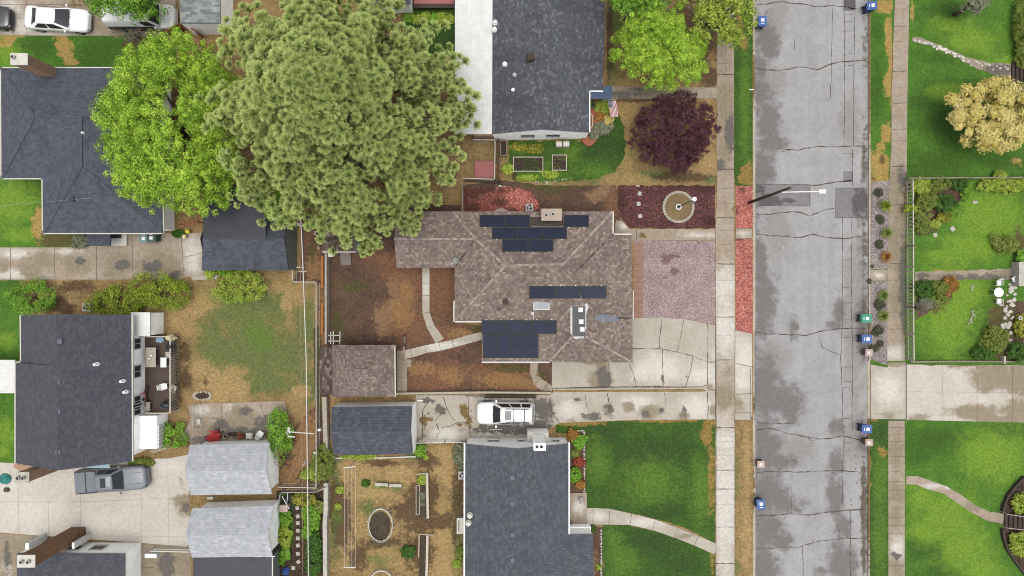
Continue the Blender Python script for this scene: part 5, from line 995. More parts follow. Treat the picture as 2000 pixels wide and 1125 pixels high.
st = MB(); a = P(294, 1086, .5); st.box(a[0] - .5, a[0] + .5, a[1] - .18, a[1] + .18, 0, .5); tag(st.build('storage_box', M['white'], None, (a[0], a[1], 0), bevel=.04), 'low white box on the brown concrete beside the bottom-left house', 'box')
# ---- north house with the white metal roof
T = thing('house', 'white house with mottled grey shingles and a long white metal roof', 'house', P(1060, 130))
V = dict(a=(963, -260, 2.35), b=(961, 262, 2.35), r1=(1057, 253, 3.7), r0=(1057, -260, 3.7), c=(1151, 259, 2.35), c2=(1151, 179, 2.35), c3=(1177, 179, 2.35), c4=(1181, 60, 2.35), c5=(1178, -260, 2.35), x1=(1062, 66, 3.7), n=(1128, 130, 2.85))
roof(T, V, [x.split() for x in ('a b r1 x1 r0', 'r1 c c2 n x1', 'c2 c3 c4 x1 n', 'c4 c5 r0 x1')], [M['shingle_mottled'], M['white']], .14, .03, M['siding'])
V2 = dict(a=(888, -260, 2.2), b=(889, 262, 2.2), c=(962, 262, 2.33), d=(962, -260, 2.33)); fpm, _ = roof(T, V2, [list('abcd')], [M['metal_white'], M['white']], .08, .12, None, name='metal_roof')
pm = MB()
for y in (255, 180, 100, 20): a = P(893, y, 2.1); pm.box(a[0], a[0] + .1, a[1] - .05, a[1] + .05, 0, 2.1)
pm.build('post', M['white'], T, split=True)
gg = MB()
for a, b in ((V['c'], V['c2']), (V['c2'], V['c3'])): gg.bar(Vector(P(*a)) + Vector((.03, .03, 0)), Vector(P(*b)) + Vector((.03, .03, 0)), .09, .1)
gg.build('gutter', M['white'], T, split=True)
yw = (562.5 - 271) / S; ys = P(1060, 259, 2.35)[1]
for px in (1031, 1080): X = (px - 1000) * (H - 1.3) / H / S; window(T, (-1.6, 12.29), (6.2, 12.39), X + 1.6, 1.4, .95, .85, (0, -1, 0), 'greymetal')
vent(T, 1036, 113, 3.55, .5, .35, 'wood_dark'); 
for x, y in ((967, 45), (966, 58), (986, 126), (1002, 177)): pipe(T, x, y, 2.75, .09, .25)
pipe(T, 1005, 147, 2.95, .08, .25, 'greymetal')
rp = MB(); rp.box(*[0] * 0) if 0 else None
pb = MB(); a = P(930, 268, 1.2); pb.box(P(925, 262, 2)[0], P(964, 262, 2)[0], a[1], a[1] + .5, 0, 1.6); pb.build('storage_wall', M['brick'], T)
# porch deck and step under the notch
pb = MB(); x0 = P(1151, 180, .4)[0]; pb.box(x0 - .1, P(1176, 0, .4)[0], P(0, 262, .4)[1], P(0, 180, .4)[1], 0, .4); pb.build('porch', M['terracotta'], T)
aw = MB(); a = P(1151, 178, 2.3); b = P(1196, 194, 2.1); aw.add([(a[0], P(0, 168, 2.3)[1], 2.3), (b[0], P(0, 168, 2.1)[1], 2.05), (b[0], b[1], 2.05), (a[0], b[1], 2.3)], [(3, 2, 1, 0), (0, 1, 2, 3)]); aw.build('awning', M['awning_blue'], T)
# ---- houses cut by the top edge
T = thing('house', 'small house with green-grey shingles and white wall at the top edge left of the pine', 'house', P(385, 0))
V = dict(a=(344, -200, 2.5), b=(352, 45, 2.5), c=(430, 45, 2.5), d=(430, -200, 2.5)); roof(T, V, [list('abcd')], [M['shingle_green'], M['white']], .14, .0, M['siding'])
T = thing('house', 'dark-roofed house corner with a pale patio slab at the top edge right of the pine', 'house', P(770, 0))
V = dict(a=(700, -200, 2.5), b=(802, -200, 2.5), c=(802, 8, 2.5), d=(700, 8, 2.5)); roof(T, V, [list('abcd')], [M['shingle_mottled'], M['white']], .14, .2, M['siding'])
st = MB(); a = P(760, 8, .3); b = P(804, 25, .3); st.box(a[0], b[0], b[1], a[1], 0, .3); st.build('slab', M['stone'], T)
T = thing('deck', 'red deck with dark border at the top edge beside the white metal roof', 'deck', P(847, 4)); st = MB(); a = P(808, -90, .5); b = P(887, 10, .5); st.box(a[0], b[0], b[1], a[1], .0, .5); st.build('floor', M['boards_red'], T)
st = MB(); st.bar((a[0], b[1] - .1, .55), (b[0], b[1] - .1, .55), .35, .12); st.build('edge_board', M['wood_dark'], T)
# ---- steel-blue house in the south
T = thing('house', 'steel-blue shingled house with white gable and white chimney beside the white car', 'house', P(1010, 990))
V = dict(a=(909, 867, 2.4), r1=(1010, 876, 4.2), b=(1110, 866, 2.4), c=(1110, 1043, 2.4), n=(1040, 1118, 3.55), w1=(1158, 1043, 2.4), w2=(1160, 1130, 3.4), w3=(1160, 1400, 2.4), r0=(1010, 1400, 4.2), d=(908, 1400, 2.4))
fp, _ = roof(T, V, [x.split() for x in ('a r1 r0 d', 'r1 b c n r0', 'c w1 w2 n', 'n w2 w3 r0')], [M['shingle_L'], M['white']], .15, .06, M['siding'])
g = MB()
for a, b, n in (('a', 'd', (-.07, 0)), ('b', 'c', (.07, 0))): g.bar(Vector(P(*V[a])) + Vector((n[0], .08, -.02)), Vector(P(*V[b])) + Vector((n[0], 0, -.02)), .12, .12)
g.build('gutter', M['white'], T, split=True)
yn_ = -12.4; xm, xM = P(909, 867, 2.4)[0], P(1110, 866, 2.4)[0]
for px, w_ in ((964, .85), (1018, .45), (1085, .5)): X = (px - 1000) * (H - 1.3) / H / S; window(T, (xm, yn_ ), (xM, yn_), X - xm, 1.45, w_, .8, (0, 1, 0), 'white')
chn = MB(); X = (1051 - 1000) / 1.03 / S; chn.box(X - .85, X + .85, yn_ , yn_ + .75, 0, 1.7); chn.box(X - .85, X + .85, yn_, yn_ + .75, 1.72, 1.78, 1)
chn.box(X - .45, X + .47, yn_ - .02, yn_ + .55, 1.7, 4.6); co = chn.build('chimney', [M['white_wall'], M['offwhite']], T, bevel=.02)
f = MB()
for dx in (-.2, .14): f.cyl((X + dx, yn_ + .27), .14, 4.6, 4.66, 14, 0); f.cyl((X + dx, yn_ + .27), .12, 4.66, 4.665, 14, 1)
f.build('flue', [M['greymetal'], M['black']], co)
for x, y, z in ((918, 1006, 2.6), (915, 1021, 2.6)): pipe(T, x, y, z, .11, .3, 'offwhite')
for x, y in ((1001, 933), (1001, 984), (1001, 1045), (1001, 1095)): vent(T, x, y, 4.1, .28, .03, 'vent_grey')
st = MB(); a = P(892, 1012, .45); b = P(909, 1043, .45); st.box(a[0], b[0] + .3, b[1], a[1], 0, .45); st.box(a[0] + .12, a[0] + .22, b[1] + .2, a[1] - .2, .45, .5, 1); st.build('step', [M['offwhite'], M['wood']], T)
st = MB(); a = P(1112, 1029, .8); b = P(1154, 1042, .8); st.box(a[0], b[0], b[1], a[1], 0, .8); st.build('entry_wall', M['siding'], T)
# ================================================================ VEHICLES (built at the origin, nose along +x)
def loft(mb, st, m=0):
    """st: list of (x, half-profile [(y, z), ...] from sill to centre)"""
    n = len(st[0][1]); vs = []
    for x, pr in st:
        full = [(y, z) for y, z in pr] + [(-y, z) for y, z in pr[::-1]]; vs += [(x, y, z) for y, z in full]
    k = 2 * n; fs = [[i * k + j, (i + 1) * k + j, (i + 1) * k + (j + 1) % k, i * k + (j + 1) % k] for i in range(len(st) - 1) for j in range(k)]
    fs += [list(range(k)), [(len(st) - 1) * k + j for j in reversed(range(k))]]; return mb.add(vs, fs, m)
def car(name, label, L_, Wd, kind, paint, loc, rz):
    t = thing(name, label, 'car' if kind != 'pickup' else 'pickup truck', (0, 0, 0)); hw = Wd / 2; f, r = L_ / 2, -L_ / 2
    P_ = dict(sedan=dict(hood=.86, belt=.92, trunk=.98, roofz=1.42, ws0=.22, ws1=.02, rr=-.24, rb=-.4, gh=.95), suv=dict(hood=1.02, belt=1.08, trunk=1.1, roofz=1.78, ws0=.215, ws1=.07, rr=-.455, rb=-.485, gh=.93), pickup=dict(hood=1.1, belt=1.15, trunk=1.15, roofz=1.82, ws0=.20, ws1=.09, rr=-.13, rb=-.17, gh=.92), van=dict(hood=1.05, belt=1.2, trunk=1.25, roofz=1.95, ws0=.30, ws1=.2, rr=-.46, rb=-.48, gh=.95))[kind]
    def pr(w, zs, zh):  # one cross-section
        return [(w * .9, .28), (w * .985, .42), (w, .62), (w * .985, zh - .16), (w * .94, zh - .05), (w * .8, zh - .005), (w * .4, zh + .03), (0.001, zh + .035)]
    st = []
    for u, wf, zf in ((.5, .62, .55), (.49, .78, .68), (.47, .9, .8), (.42, .97, .9), (.33, 1, .97), (.25, 1, 1), (.2, 1, 1.0)): st.append((u * L_, pr(hw * wf, .3, .42 + (P_['hood'] - .42) * zf + (.0))))
    for u in (.1, 0, -.1, -.2, -.3): st.append((u * L_, pr(hw, .3, P_['belt'])))
    for u, wf, zf in ((-.38, 1, 1), (-.44, .98, 1), (-.48, .94, .97), (-.495, .86, .88), (-.5, .75, .72)): st.append((u * L_, pr(hw * wf, .3, P_['trunk'] * zf)))
    b = MB(); loft(b, st); body = b.build('body', M[paint], t, smooth=True)
    # cabin: painted shell with glass set into each side
    a0, a1, b1, b0 = P_['ws0'] * L_, P_['ws1'] * L_, P_['rr'] * L_, P_['rb'] * L_; zb, zr = P_['belt'] - .02, P_['roofz']; wb_, wt = hw * P_['gh'], hw * P_['gh'] * (.68 if kind != 'van' else .84)
    def ring(u, inset=0.0):  # u 0 belt .. 1 roof
        x0 = b0 + (b1 - b0) * u; x1 = a0 + (a1 - a0) * u; w = wb_ + (wt - wb_) * u; z = zb + (zr - zb) * u; return x0, x1, w, z
    c = MB(); rs = []
    for u in (0, .5, .9): x0, x1, w, z = ring(u); rs.append([(x1, -w * .93, z), (x1 - .12, -w, z), (x0 + .08, -w, z), (x0, -w * .9, z), (x0, w * .9, z), (x0 + .08, w, z), (x1 - .12, w, z), (x1, w * .93, z), (x1 + .05, w * .45, z), (x1 + .05, -w * .45, z)])
    x0, x1, w, z = ring(1); rs.append([(x1 - .03, -w * .86, z), (x1 - .15, -w * .92, z), (x0 + .12, -w * .92, z), (x0 + .04, -w * .82, z), (x0 + .04, w * .82, z), (x0 + .12, w * .92, z), (x1 - .15, w * .92, z), (x1 - .03, w * .86, z), (x1 + .01, w * .4, z), (x1 + .01, -w * .4, z)])
    rs.append([(p[0] * .93 + (x0 + x1) / 2 * .07, p[1] * .8, z + .035) for p in rs[-1]])
    vs = [p for r_ in rs for p in r_]; n = 10
    c.add(vs, [[i * n + j, i * n + (j + 1) % n, (i + 1) * n + (j + 1) % n, (i + 1) * n + j] for i in range(len(rs) - 1) for j in range(n)] + [[(len(rs) - 1) * n + j for j in range(n)]]); c.build('cabin', M[paint], t, smooth=True)
    def pane(nm, us, face, m=0):
        g = MB(); pts = []
        for u in us:
            x0, x1, w, z = ring(u)
            if face[0] == 'f': e = .0; pts.append([(x1 + .02 + .05, 0, z), (x1 + .025, w * .86, z)]) if 0 else pts.append((x1 + .065, w * .45, x1 + .02, w * .87, z))
            elif face[0] == 'r': pts.append((x0 - .012, w * .45, x0 - .012, w * .82, z))
        if face[0] in ('f', 'r'):
            v = []; [v.extend([(p[2], p[3], p[4]), (p[0], p[1], p[4]), (p[0], -p[1], p[4]), (p[2], -p[3], p[4])]) for p in pts]
            q = [[0, 1, 5, 4], [1, 2, 6, 5], [2, 3, 7, 6]]; g.add(v, q if face[0] == 'r' else [x[::-1] for x in q]); g.build(nm, M['carglass'], t, smooth=True); return
        sgn = 1 if face[0] == 'L' else -1; s0, s1 = face[1], face[2]; v = []
        for u in us:
            x0, x1, w, z = ring(u); xa = x1 - .16 + (s0) * (x0 + .12 - x1 + .16); xb = x1 - .16 + s1 * (x0 + .12 - x1 + .16); v += [(xa, sgn * (w + .012), z), (xb, sgn * (w + .012), z)]
        g.add(v, [[0, 1, 3, 2] if sgn > 0 else [2, 3, 1, 0]]); g.build(nm, M['carglass'], t)
    pane('windshield', (.06, .93), 'f'); 
    if kind != 'van': pane('rear_window', (.15, .88), 'r')
    cuts = dict(sedan=[(0, .46), (.5, .93)], suv=[(0, .33), (.36, .66), (.7, .96)], pickup=[(0, .5), (.54, .97)], van=[(0, .22)])[kind]
    for sd in 'LR':
        for s0, s1 in cuts: pane('side_window', (.12, .86), (sd, s0, s1))
    for u in (.32, -.31):
        for sg in (1, -1):
            wx, ro = u * L_, .33 if kind == 'sedan' else .38; w_ = MB(); w_.tube([(wx, sg * (hw - .2), ro), (wx, sg * (hw + .012), ro)], ro, 20); wo = w_.build('wheel', M['black'], t, smooth=False, bevel=.03)
            rm = MB(); rm.tube([(wx, sg * (hw + .0), ro), (wx, sg * (hw + .02), ro)], ro * .62, 16); rm.build('rim', M['greymetal'], wo)
    for sg in (1, -1):
        mm = MB(); mm.obox((a0 - .25, sg * (hw + .1), P_['belt'] - .02), .14, .2, .14, 0); mm.obox((a0 - .25, sg * (hw + .0), P_['belt'] - .0), .05, .12, .06); mm.build('mirror', M[paint], t, bevel=.03)
        hl = MB(); zz = P_['hood'] * .74; hl.ball((f - .17, sg * hw * .72, zz), .17, .17, .09, seg=10, rings=6); hl.build('headlight', M['glass'] if kind == 'pickup' else M['greymetal'], t, smooth=True)
        tl = MB(); tl.obox((r + .08, sg * hw * .8, P_['trunk'] * .72), .1, .18, .2); tl.build('taillight', M['red'], t, bevel=.02)
    bp = MB(); bp.obox((f - .08, 0, .36), .2, Wd * .66, .14); bp.obox((r + .07, 0, .38), .18, Wd * .8, .16); bp.build('bumper', M['greymetal'] if kind == 'pickup' else M[paint], t, bevel=.04)
    gr = MB(); gr.obox((f - .03, 0, .52), .05, Wd * .4, .14); gr.build('grille', M['black'], t)
    wp = MB(); [wp.bar((a0 + .06, y, zb + .03), (a0 - .12, y + .45, zb + .16), .025, .02) for y in (-.55, .05)]; wp.build('wiper', M['black'], t)
    if kind == 'suv':
        g = MB(); x = a1 - .55; g.obox((x, 0, zr + .034), .52, .98 * wt * 1.3, .008); g.build('sunroof', M['carglass'], t)
        rl = MB(); [rl.bar((a1 - .35, s * wt * .9, zr + .07), (b1 + .25, s * wt * .9, zr + .07), .045, .05) for s in (1, -1)]; [rl.bar((x, -wt * .9, zr + .1), (x, wt * .9, zr + .1), .06, .035) for x in (a1 - 1.0, a1 - 1.85)]; rl.build('roof_rack', M['black'], t)
    if kind == 'pickup':
        g = MB(); g.obox((a1 - .62, 0, zr + .034), .42, wt * 1.25, .01); g.build('sunroof', M['carglass'], t)
        zc = P_['trunk'] + .04; cv = MB()
        for x0, x1 in ((-.475, -.325), (-.315, -.185)): cv.obox(((x0 + x1) / 2 * L_, 0, zc), (x1 - x0) * L_, Wd * .84, .05)
        cv.build('bed_cover', M['tonneau'], t, bevel=.02)
        rb = MB(); [rb.bar((-.47 * L_, s * hw * .9, zc + .06), (-.19 * L_, s * hw * .9, zc + .06), .05, .06) for s in (1, -1)]; [rb.bar((x * L_, -hw * .88, zc + .06), (x * L_, hw * .88, zc + .06), .05, .05) for x in (-.32, -.18)]; rb.build('bed_rail', M['darkmetal'], t)
        hs_ = MB(); [hs_.obox((.36 * L_, y, P_['hood'] + .02), 1.0, .03, .03) for y in (-.45, .45)]; hs_.build('hood_crease', M[paint], t)
    if kind == 'sedan':
        g = MB(); g.bar((f - .3, -.3, P_['hood'] * .86), (f - .3, .3, P_['hood'] * .86), .02); g.build('hood_seam', M['darkmetal'], t)
    if kind == 'van':
        for s in (1, -1): g = MB(); g.obox((-.12 * L_, s * (hw + .005), .5), L_ * .66, .02, .75); g.build('side_panel', M['black_paint'], t)
    t.location = loc; t.rotation_euler = (0, 0, rz); return t
def cpos(x, y, z=.9): p = P(x, y, z); return (p[0], p[1], 0.032)
car('parked_car', 'white four-wheel-drive wagon with roof bars and sunroof on the cracked driveway', 4.72, 1.86, 'suv', 'white_paint', cpos(987.5, 807.5), math.pi - .01)
car('parked_car', 'white sedan parked on the concrete drive in the top left corner', 5.15, 1.92, 'sedan', 'white_paint', cpos(109.5, 35.5), -.06)
car('pickup_truck', 'slate grey crew-cab pickup with covered bed beside the tall charcoal house', 5.8, 1.98, 'pickup', 'silver_paint', cpos(214, 938, 1.1), .07)
car('parked_van', 'black and white van half hidden under the small green tree at the top left', 5.6, 2.0, 'van', 'white_paint', cpos(272, 30, 1.1), 0)
car('parked_car', 'black car with only its nose showing at the left edge of the picture', 4.6, 1.84, 'sedan', 'black_paint', cpos(-38, 32), 0)

# ================================================================ BINS
def bin_(body, dark, label, px, py, rz, small=False, grp=None):
    t = thing('wheelie_bin', '', 'bin', (0, 0, 0)); h, w, d_ = (1.02, .62, .74) if not small else (.86, .5, .52); b = MB()
    lo = [(-d_ * .36, -w * .4, .06), (d_ * .36, -w * .4, .06), (d_ * .36, w * .4, .06), (-d_ * .36, w * .4, .06)]; hi = [(-d_ / 2, -w / 2, h), (d_ / 2, -w / 2, h), (d_ / 2, w / 2, h), (-d_ / 2, w / 2, h)]
    b.add(lo + hi, [(3, 2, 1, 0), (4, 5, 6, 7), (0, 1, 5, 4), (1, 2, 6, 5), (2, 3, 7, 6), (3, 0, 4, 7)]); b.build('body', M[dark], t, bevel=.02)
    l = MB(); l.obox((.0, 0, h), d_ + .08, w + .08, .05); l.obox((-.02, 0, h + .05), d_ * .8, w * .8, .04); lid = l.build('lid', M[body], t, bevel=.02)
    s_ = MB(); s_.obox((-.05, 0, h + .09), d_ * .34, w * .42, .006); 
    if not small: s_.obox((.24, 0, h + .09), .05, w * .4, .006)
    s_.build('label_plate', M['white'], lid)
    hd = MB(); hd.bar((d_ / 2 + .1, -w * .36, h - .02), (d_ / 2 + .1, w * .36, h - .02), .04); [hd.bar((d_ / 2, y, h - .04), (d_ / 2 + .1, y, h - .02), .04) for y in (-w * .3, w * .3)]; hd.build('handle', M[dark], t)
    for y in (-w * .42, w * .42): wl = MB(); wl.tube([(d_ * .36, y - .03, .12), (d_ * .36, y + .03, .12)], .12, 12); wl.build('wheel', M['black'], t)
    x, y, _ = P(px, py, h - .12); t.location = (x, y, -.12); t.rotation_euler = (0, 0, rz); t['label'] = label
    if grp: t['group'] = grp
    return t
GB = 'wheelie bins standing at the kerbs'
bin_('green', 'green_dark', 'green wheelie bin, uppermost of the bins by the pink gravel strip', 1692, 622, math.pi, grp=GB)
bin_('blue', 'blue_dark', 'blue wheelie bin just below the green one', 1693, 662, math.pi, grp=GB)
bin_('beige', 'beige_dark', 'small beige bin just below the blue bin by the gravel strip', 1697, 689, 0, True, GB)
bin_('blue', 'blue_dark', 'blue wheelie bin at the corner of the lower right lawn verge', 1693, 838, math.pi, grp=GB)
bin_('beige', 'beige_dark', 'small beige bin below the blue bin on the lower right kerb', 1697, 864.5, 0, True, GB)
bin_('blue', 'blue_dark', 'blue wheelie bin at the top of the street on the right kerb', 1703, 11, math.pi + .1, grp=GB)
bin_('blue', 'blue_dark', 'blue bin with a white top at the upper left kerb of the street', 1489, 41, -1.57, grp=GB)
bin_('beige', 'beige_dark', 'beige bin on the left kerb above a blue bin', 1486, 907, 0, True, GB)
bin_('blue', 'blue_dark', 'blue wheelie bin on the left kerb beside the dry verge', 1486, 985, -1.5, grp=GB)
def sbin(label, x, y, b, dk): t = bin_(b, dk, label, x, y, 1.57); t.location.z = .03; return t
M['teal_bin'] = plain('grey_teal_plastic', C('6f8f88'), .5, var=.08); M['teal_dark'] = plain('dark_teal_plastic', C('3c5550'), .5, var=.08)
sbin('grey-green wheelie bin under the gutter of the upper left house', 283, 465, 'teal_bin', 'teal_dark'); sbin('dark wheelie bin right of the grey-green one under the gutter', 298, 464, 'teal_dark', 'teal_dark')

# ================================================================ STREET LAMP, WIRES
t = thing('street_lamp', 'tall dark wooden street lamp pole with white arm over the road', 'street lamp', P(1463, 396, 0)); b_ = Vector(P(1463, 396)); tp = Vector(P(1543, 367, 8.6)); tp = Vector((b_.x + (tp.x - b_.x), b_.y + (tp.y - b_.y), 8.6))
mb = MB(); mb.tube([b_ - Vector((0, 0, .1)), b_.lerp(tp, .5), tp], [.125, .11, .09], 12); mb.build('pole', M['wood_dark'], t, smooth=True)
hx, hy, hz = P(1606, 374, 8.4); mb = MB(); mb.tube([(tp.x - .3, hy + .02, 7.9), (tp.x + .6, hy, 8.2), (hx - .25, hy, 8.4)], .04, 8); mb.build('arm', M['white'], t)
mb = MB(); mb.obox((hx, hy, 8.32), .5, .3, .14); ho = mb.build('lamp_head', M['white'], t, bevel=.04); mb = MB(); mb.obox((hx + .03, hy, 8.29), .3, .2, .03); mb.build('lens', M['glass'], ho)
def wire(label, pts, r=.016, name='power_line', mat='greymetal', ins=()):
    q = []
    for (x0, y0, z0), (x1, y1, z1) in zip(pts, pts[1:]):
        a, b = Vector(P(x0, y0, z0)), Vector(P(x1, y1, z1))
        for i in range(12): u = i / 12; p = a.lerp(b, u); q.append(p)
    q.append(Vector(P(*pts[-1]))); t = thing(name, label, 'power line', tuple(q[0])); mb = MB(); mb.tube(q, r, 6); mb.build('cable', M[mat], t)
    for x, y, z in ins: c = P(x, y, z); ib = MB(); ib.cyl(c, .1, c[2] - .12, c[2] + .14, 8, 0, .06); ib.bar((c[0] - .28, c[1], c[2]), (c[0] + .28, c[1], c[2]), .06); ib.build('insulator', M['stone'], t)
G_ = 'power lines running down the alley'
M['wire_white'] = plain('pale_cable', C('e2ddd2'), .5, var=.03); M['wire_brown'] = plain('brown_cable', C('a98a6a'), .6, var=.05)
wire('thick pale power cable, rightmost of the lines down the alley', [(583, 300, 8.5), (588, 440, 8.4), (592, 527, 8.4), (598, 700, 8.4), (603, 1180, 8.4)], .034, mat='wire_white', ins=[(588, 440, 8.4), (591, 530, 8.4)])
wire('thin brown power cable, leftmost of the lines down the alley', [(583, 300, 8.2), (586, 480, 8.2), (588, 700, 8.2), (590, 870, 8.2), (592, 1180, 8.2)], .016, mat='wire_brown', ins=[(584, 437, 8.2), (586, 522, 8.2)])
wire('dark power cable hanging just right of the thick pale one', [(587, 300, 7.6), (592, 440, 7.5), (597, 700, 7.5), (604, 900, 7.6), (607, 1180, 7.6)], .018, mat='darkmetal')
t = thing('utility_crossarm', 'white crossarm with brackets hung on the power lines', 'crossarm', P(582, 846, 8)); mb = MB(); mb.bar(P(562, 843, 8), P(613, 847, 8), .07); mb.bar(P(564, 834, 8), P(566, 846, 8), .1); mb.bar(P(562, 853, 7.9), P(576, 853, 7.9), .08); mb.tube([P(562, 836, 7.9), P(560, 846, 7.9), P(565, 853, 7.9)], .035, 5); mb.build('beam', M['offwhite'], t)

# ================================================================ FENCES AND WALLS
def fence(label, pts, h=1.1, style='chain', step=2.4, mat='greymetal', zb=0, name=None, cat='fence', grp=None):
    """pts are the pixels of the top rail"""
    q = [Vector((*P(x, y, h + zb)[:2], zb)) for x, y in pts]; t = thing(name or {'chain': 'chain_link_fence', 'board': 'board_fence', 'rail': 'rail_fence', 'wall': 'garden_wall'}[style], label, cat, tuple(q[0]), grp)
    up = Vector((0, 0, 1)); pm, rm, nm = MB(), MB(), MB()
    for a, b in zip(q, q[1:]):
        L_ = (b - a).length; n = max(1, round(L_ / step))
        if style == 'wall': rm.bar(a + up * h / 2, b + up * h / 2, step if step < 1 else .2, h); continue
        for i in range(n + 1): p = a.lerp(b, i / n); pm.tube([p, p + up * (h + .04)], .035 if style == 'chain' else .06, 7)
        rm.bar(a + up * h, b + up * h, .055 if style == 'chain' else .08); 
        if style == 'chain':
            rm.bar(a + up * .06, b + up * .06, .02); k = int(L_ / .16); d_ = (b - a) / max(k, 1)
            for i in range(k): p = a + d_ * i; nm.bar(p + up * .06, p + d_ + up * h, .008); nm.bar(p + d_ + up * .06, p + up * h, .008)
        elif style == 'board':
            rm.bar(a + up * .3, b + up * .3, .05); gp = .3 if 'slatted' in label else .15; k = int(L_ / gp); d_ = (b - a) / max(k, 1); dn = d_.normalized()
            for i in range(k): p = a + d_ * (i + .5); nm.bar(p - dn * .06 + up * (h * .5 + .02), p + dn * .06 + up * (h * .5 + .02), .025, h + random.Random(i).uniform(-.04, .06))
        else: rm.bar(a + up * h * .5, b + up * h * .5, .06)
    if style == 'wall': rm.build('wall_run', M[mat], t, bevel=.01, split=True); return t
    pm.build('post', M[mat], t, split=True); rm.build('rail', M[mat], t, split=True)
    if nm.v: nm.build('mesh' if style == 'chain' else 'boards', M[mat], t)
    return t
fence('chain-link fence around the dry back yard west of the power lines', [(571, 529), (571, 550.5), (617.5, 551), (617.5, 930), (617, 953), (545, 951.5)], 1.1, mat='offwhite')
fence('short chain-link fence above the stepping-stone garden', [(545, 975), (548, 962), (618, 961), (633, 953)], 1.0)
fence('pale concrete wall along the left side of the brown back yard', [(636, 494), (636, 672)], .9, 'wall', .16, 'block')
t = thing('plank', 'orange wooden boards leaning along the pale wall of the brown yard', 'boards', P(630, 530)); 
for y0, y1 in ((500, 562), (592, 652)): mb = MB(); a, b = P(629.5, y0, .6), P(629, y1, .6); mb.bar(a, b, .2, .06); mb.build('board', M['boards_orange'], t)
fence('pale concrete wall left of the dark blue garage', [(633, 775), (636, 884)], .6, 'wall', .36, 'block')
fence('rough whitewashed wall beside the stepping-stone garden', [(636, 944), (636, 1000), (634, 1020), (635, 1130)], .6, 'wall', .34, 'stone')
fence('pale retaining wall between the brown yard and the cracked driveway', [(772, 769), (945, 766.5), (1077, 767.5)], .5, 'wall', .16, 'block')
fence('low concrete divider between the two driveways', [(1080, 760.5), (1372, 758), (1381, 753)], .18, 'wall', .12, 'block')
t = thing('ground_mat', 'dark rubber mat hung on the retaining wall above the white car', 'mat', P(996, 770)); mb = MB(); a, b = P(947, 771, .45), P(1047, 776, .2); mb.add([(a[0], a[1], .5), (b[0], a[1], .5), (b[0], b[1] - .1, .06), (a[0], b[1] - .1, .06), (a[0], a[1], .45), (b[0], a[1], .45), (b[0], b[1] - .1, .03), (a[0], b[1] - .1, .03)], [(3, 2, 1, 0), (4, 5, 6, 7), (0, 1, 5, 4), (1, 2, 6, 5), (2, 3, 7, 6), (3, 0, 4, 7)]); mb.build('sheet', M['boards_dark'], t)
fence('pale metal fence around the red wooden deck', [(925, 273), (967, 273.5), (966, 350), (904, 348)], 1.2, 'chain', mat='offwhite')
fence('grey board fence along the left side of the brick gravel', [(903, 362), (903, 415)], 1.3, 'board', mat='wood')
fence('low brown wooden border between the red deck and the gravel bed', [(908, 352), (975, 356), (990, 362)], .3, 'wall', .14, 'wood_dark')
fence('dark board fence right of the red deck', [(973, 272), (974, 352)], 1.2, 'board', mat='wood_dark')
fence('slatted wooden fence along the front of the gated right-hand garden', [(1783, 352), (1784, 480), (1784, 600), (1785, 704)], 1.1, 'board', 1.8, 'wood_pale')
fence('thin wooden rail fence above the big mixed hedge bed', [(1776, 348), (1900, 347), (2080, 346)], .8, 'rail', mat='wood')
fence('low wooden border rail below the gated garden', [(1779, 707), (1880, 706), (2080, 707)], .3, 'wall', .12, 'wood')
fence('chain-link gate fence joining the dark blue garage and the steel-blue house', [(813, 865.5), (868, 864), (908, 864)], 1.1, mat='offwhite')
fence('low timber border below the dark blue garage', [(652, 895), (735, 895), (812, 892)], .2, 'wall', .1, 'offwhite')
fence('brown board fence between the pale house and the lime tree', [(322, 62), (345, 48), (360, 46), (382, 62)], 1.4, 'board', mat='terracotta')
t = fence('thin fence rail on the brown concrete in the bottom left', [(292, 1076), (370, 1078)], .9, 'rail', mat='offwhite')

# ================================================================ YARD THINGS
def single(name, label, cat, mb, mat, loc=None, group=None, **k):
    o = mb.build(name, mat, None, loc or (sum(v[0] for v in mb.v) / len(mb.v), sum(v[1] for v in mb.v) / len(mb.v), min(v[2] for v in mb.v)), **k); return tag(o, label, cat, group)
def stone(label, x, y, w, d_=None, a=0, z=.02, mat='stone', group=None, h=.04, name='stepping_stone', cat='stepping stone'):
    c = P(x, y); mb = MB(); mb.obox((c[0], c[1], z), w, d_ or w, h, a); return single(name, label, cat, mb, M[mat], (c[0], c[1], z), group, bevel=.01)
for (x, y), l in zip(((1249, 378), (1247, 398), (1250, 422)), ('topmost', 'middle', 'lowest')): stone(f'{l} diamond stepping stone in the lava rock left of the flagpole', x, y, .32, a=.8 + y * .01, group='stones in the lava rock')
for i, (x, y, a) in enumerate(((581, 992, .1), (582, 1008, .3), (582, 1021, .05), (582, 1036, -.1), (582, 1051, 0), (582, 1065, .1), (582, 1081, 0), (583, 1097, .6), (573, 1109, 0))):
    stone(['first', 'second', 'third', 'fourth', 'fifth', 'sixth', 'seventh', 'eighth', 'ninth'][i] + ' square stepping stone from the top of the dark garden path', x, y, .3, a=a, group='stepping stones of the dark garden path')
for (x, y, w, a), l in zip(((1904, 395, .4, .1), (1860, 447, .36, .6), (1826, 459, .32, .1)), ('right', 'middle', 'left')): stone(f'{l} pale paving stone lying on the gated garden lawn', x, y, w, .22 if l == 'right' else None, a=a, group='stones on the gated lawn')
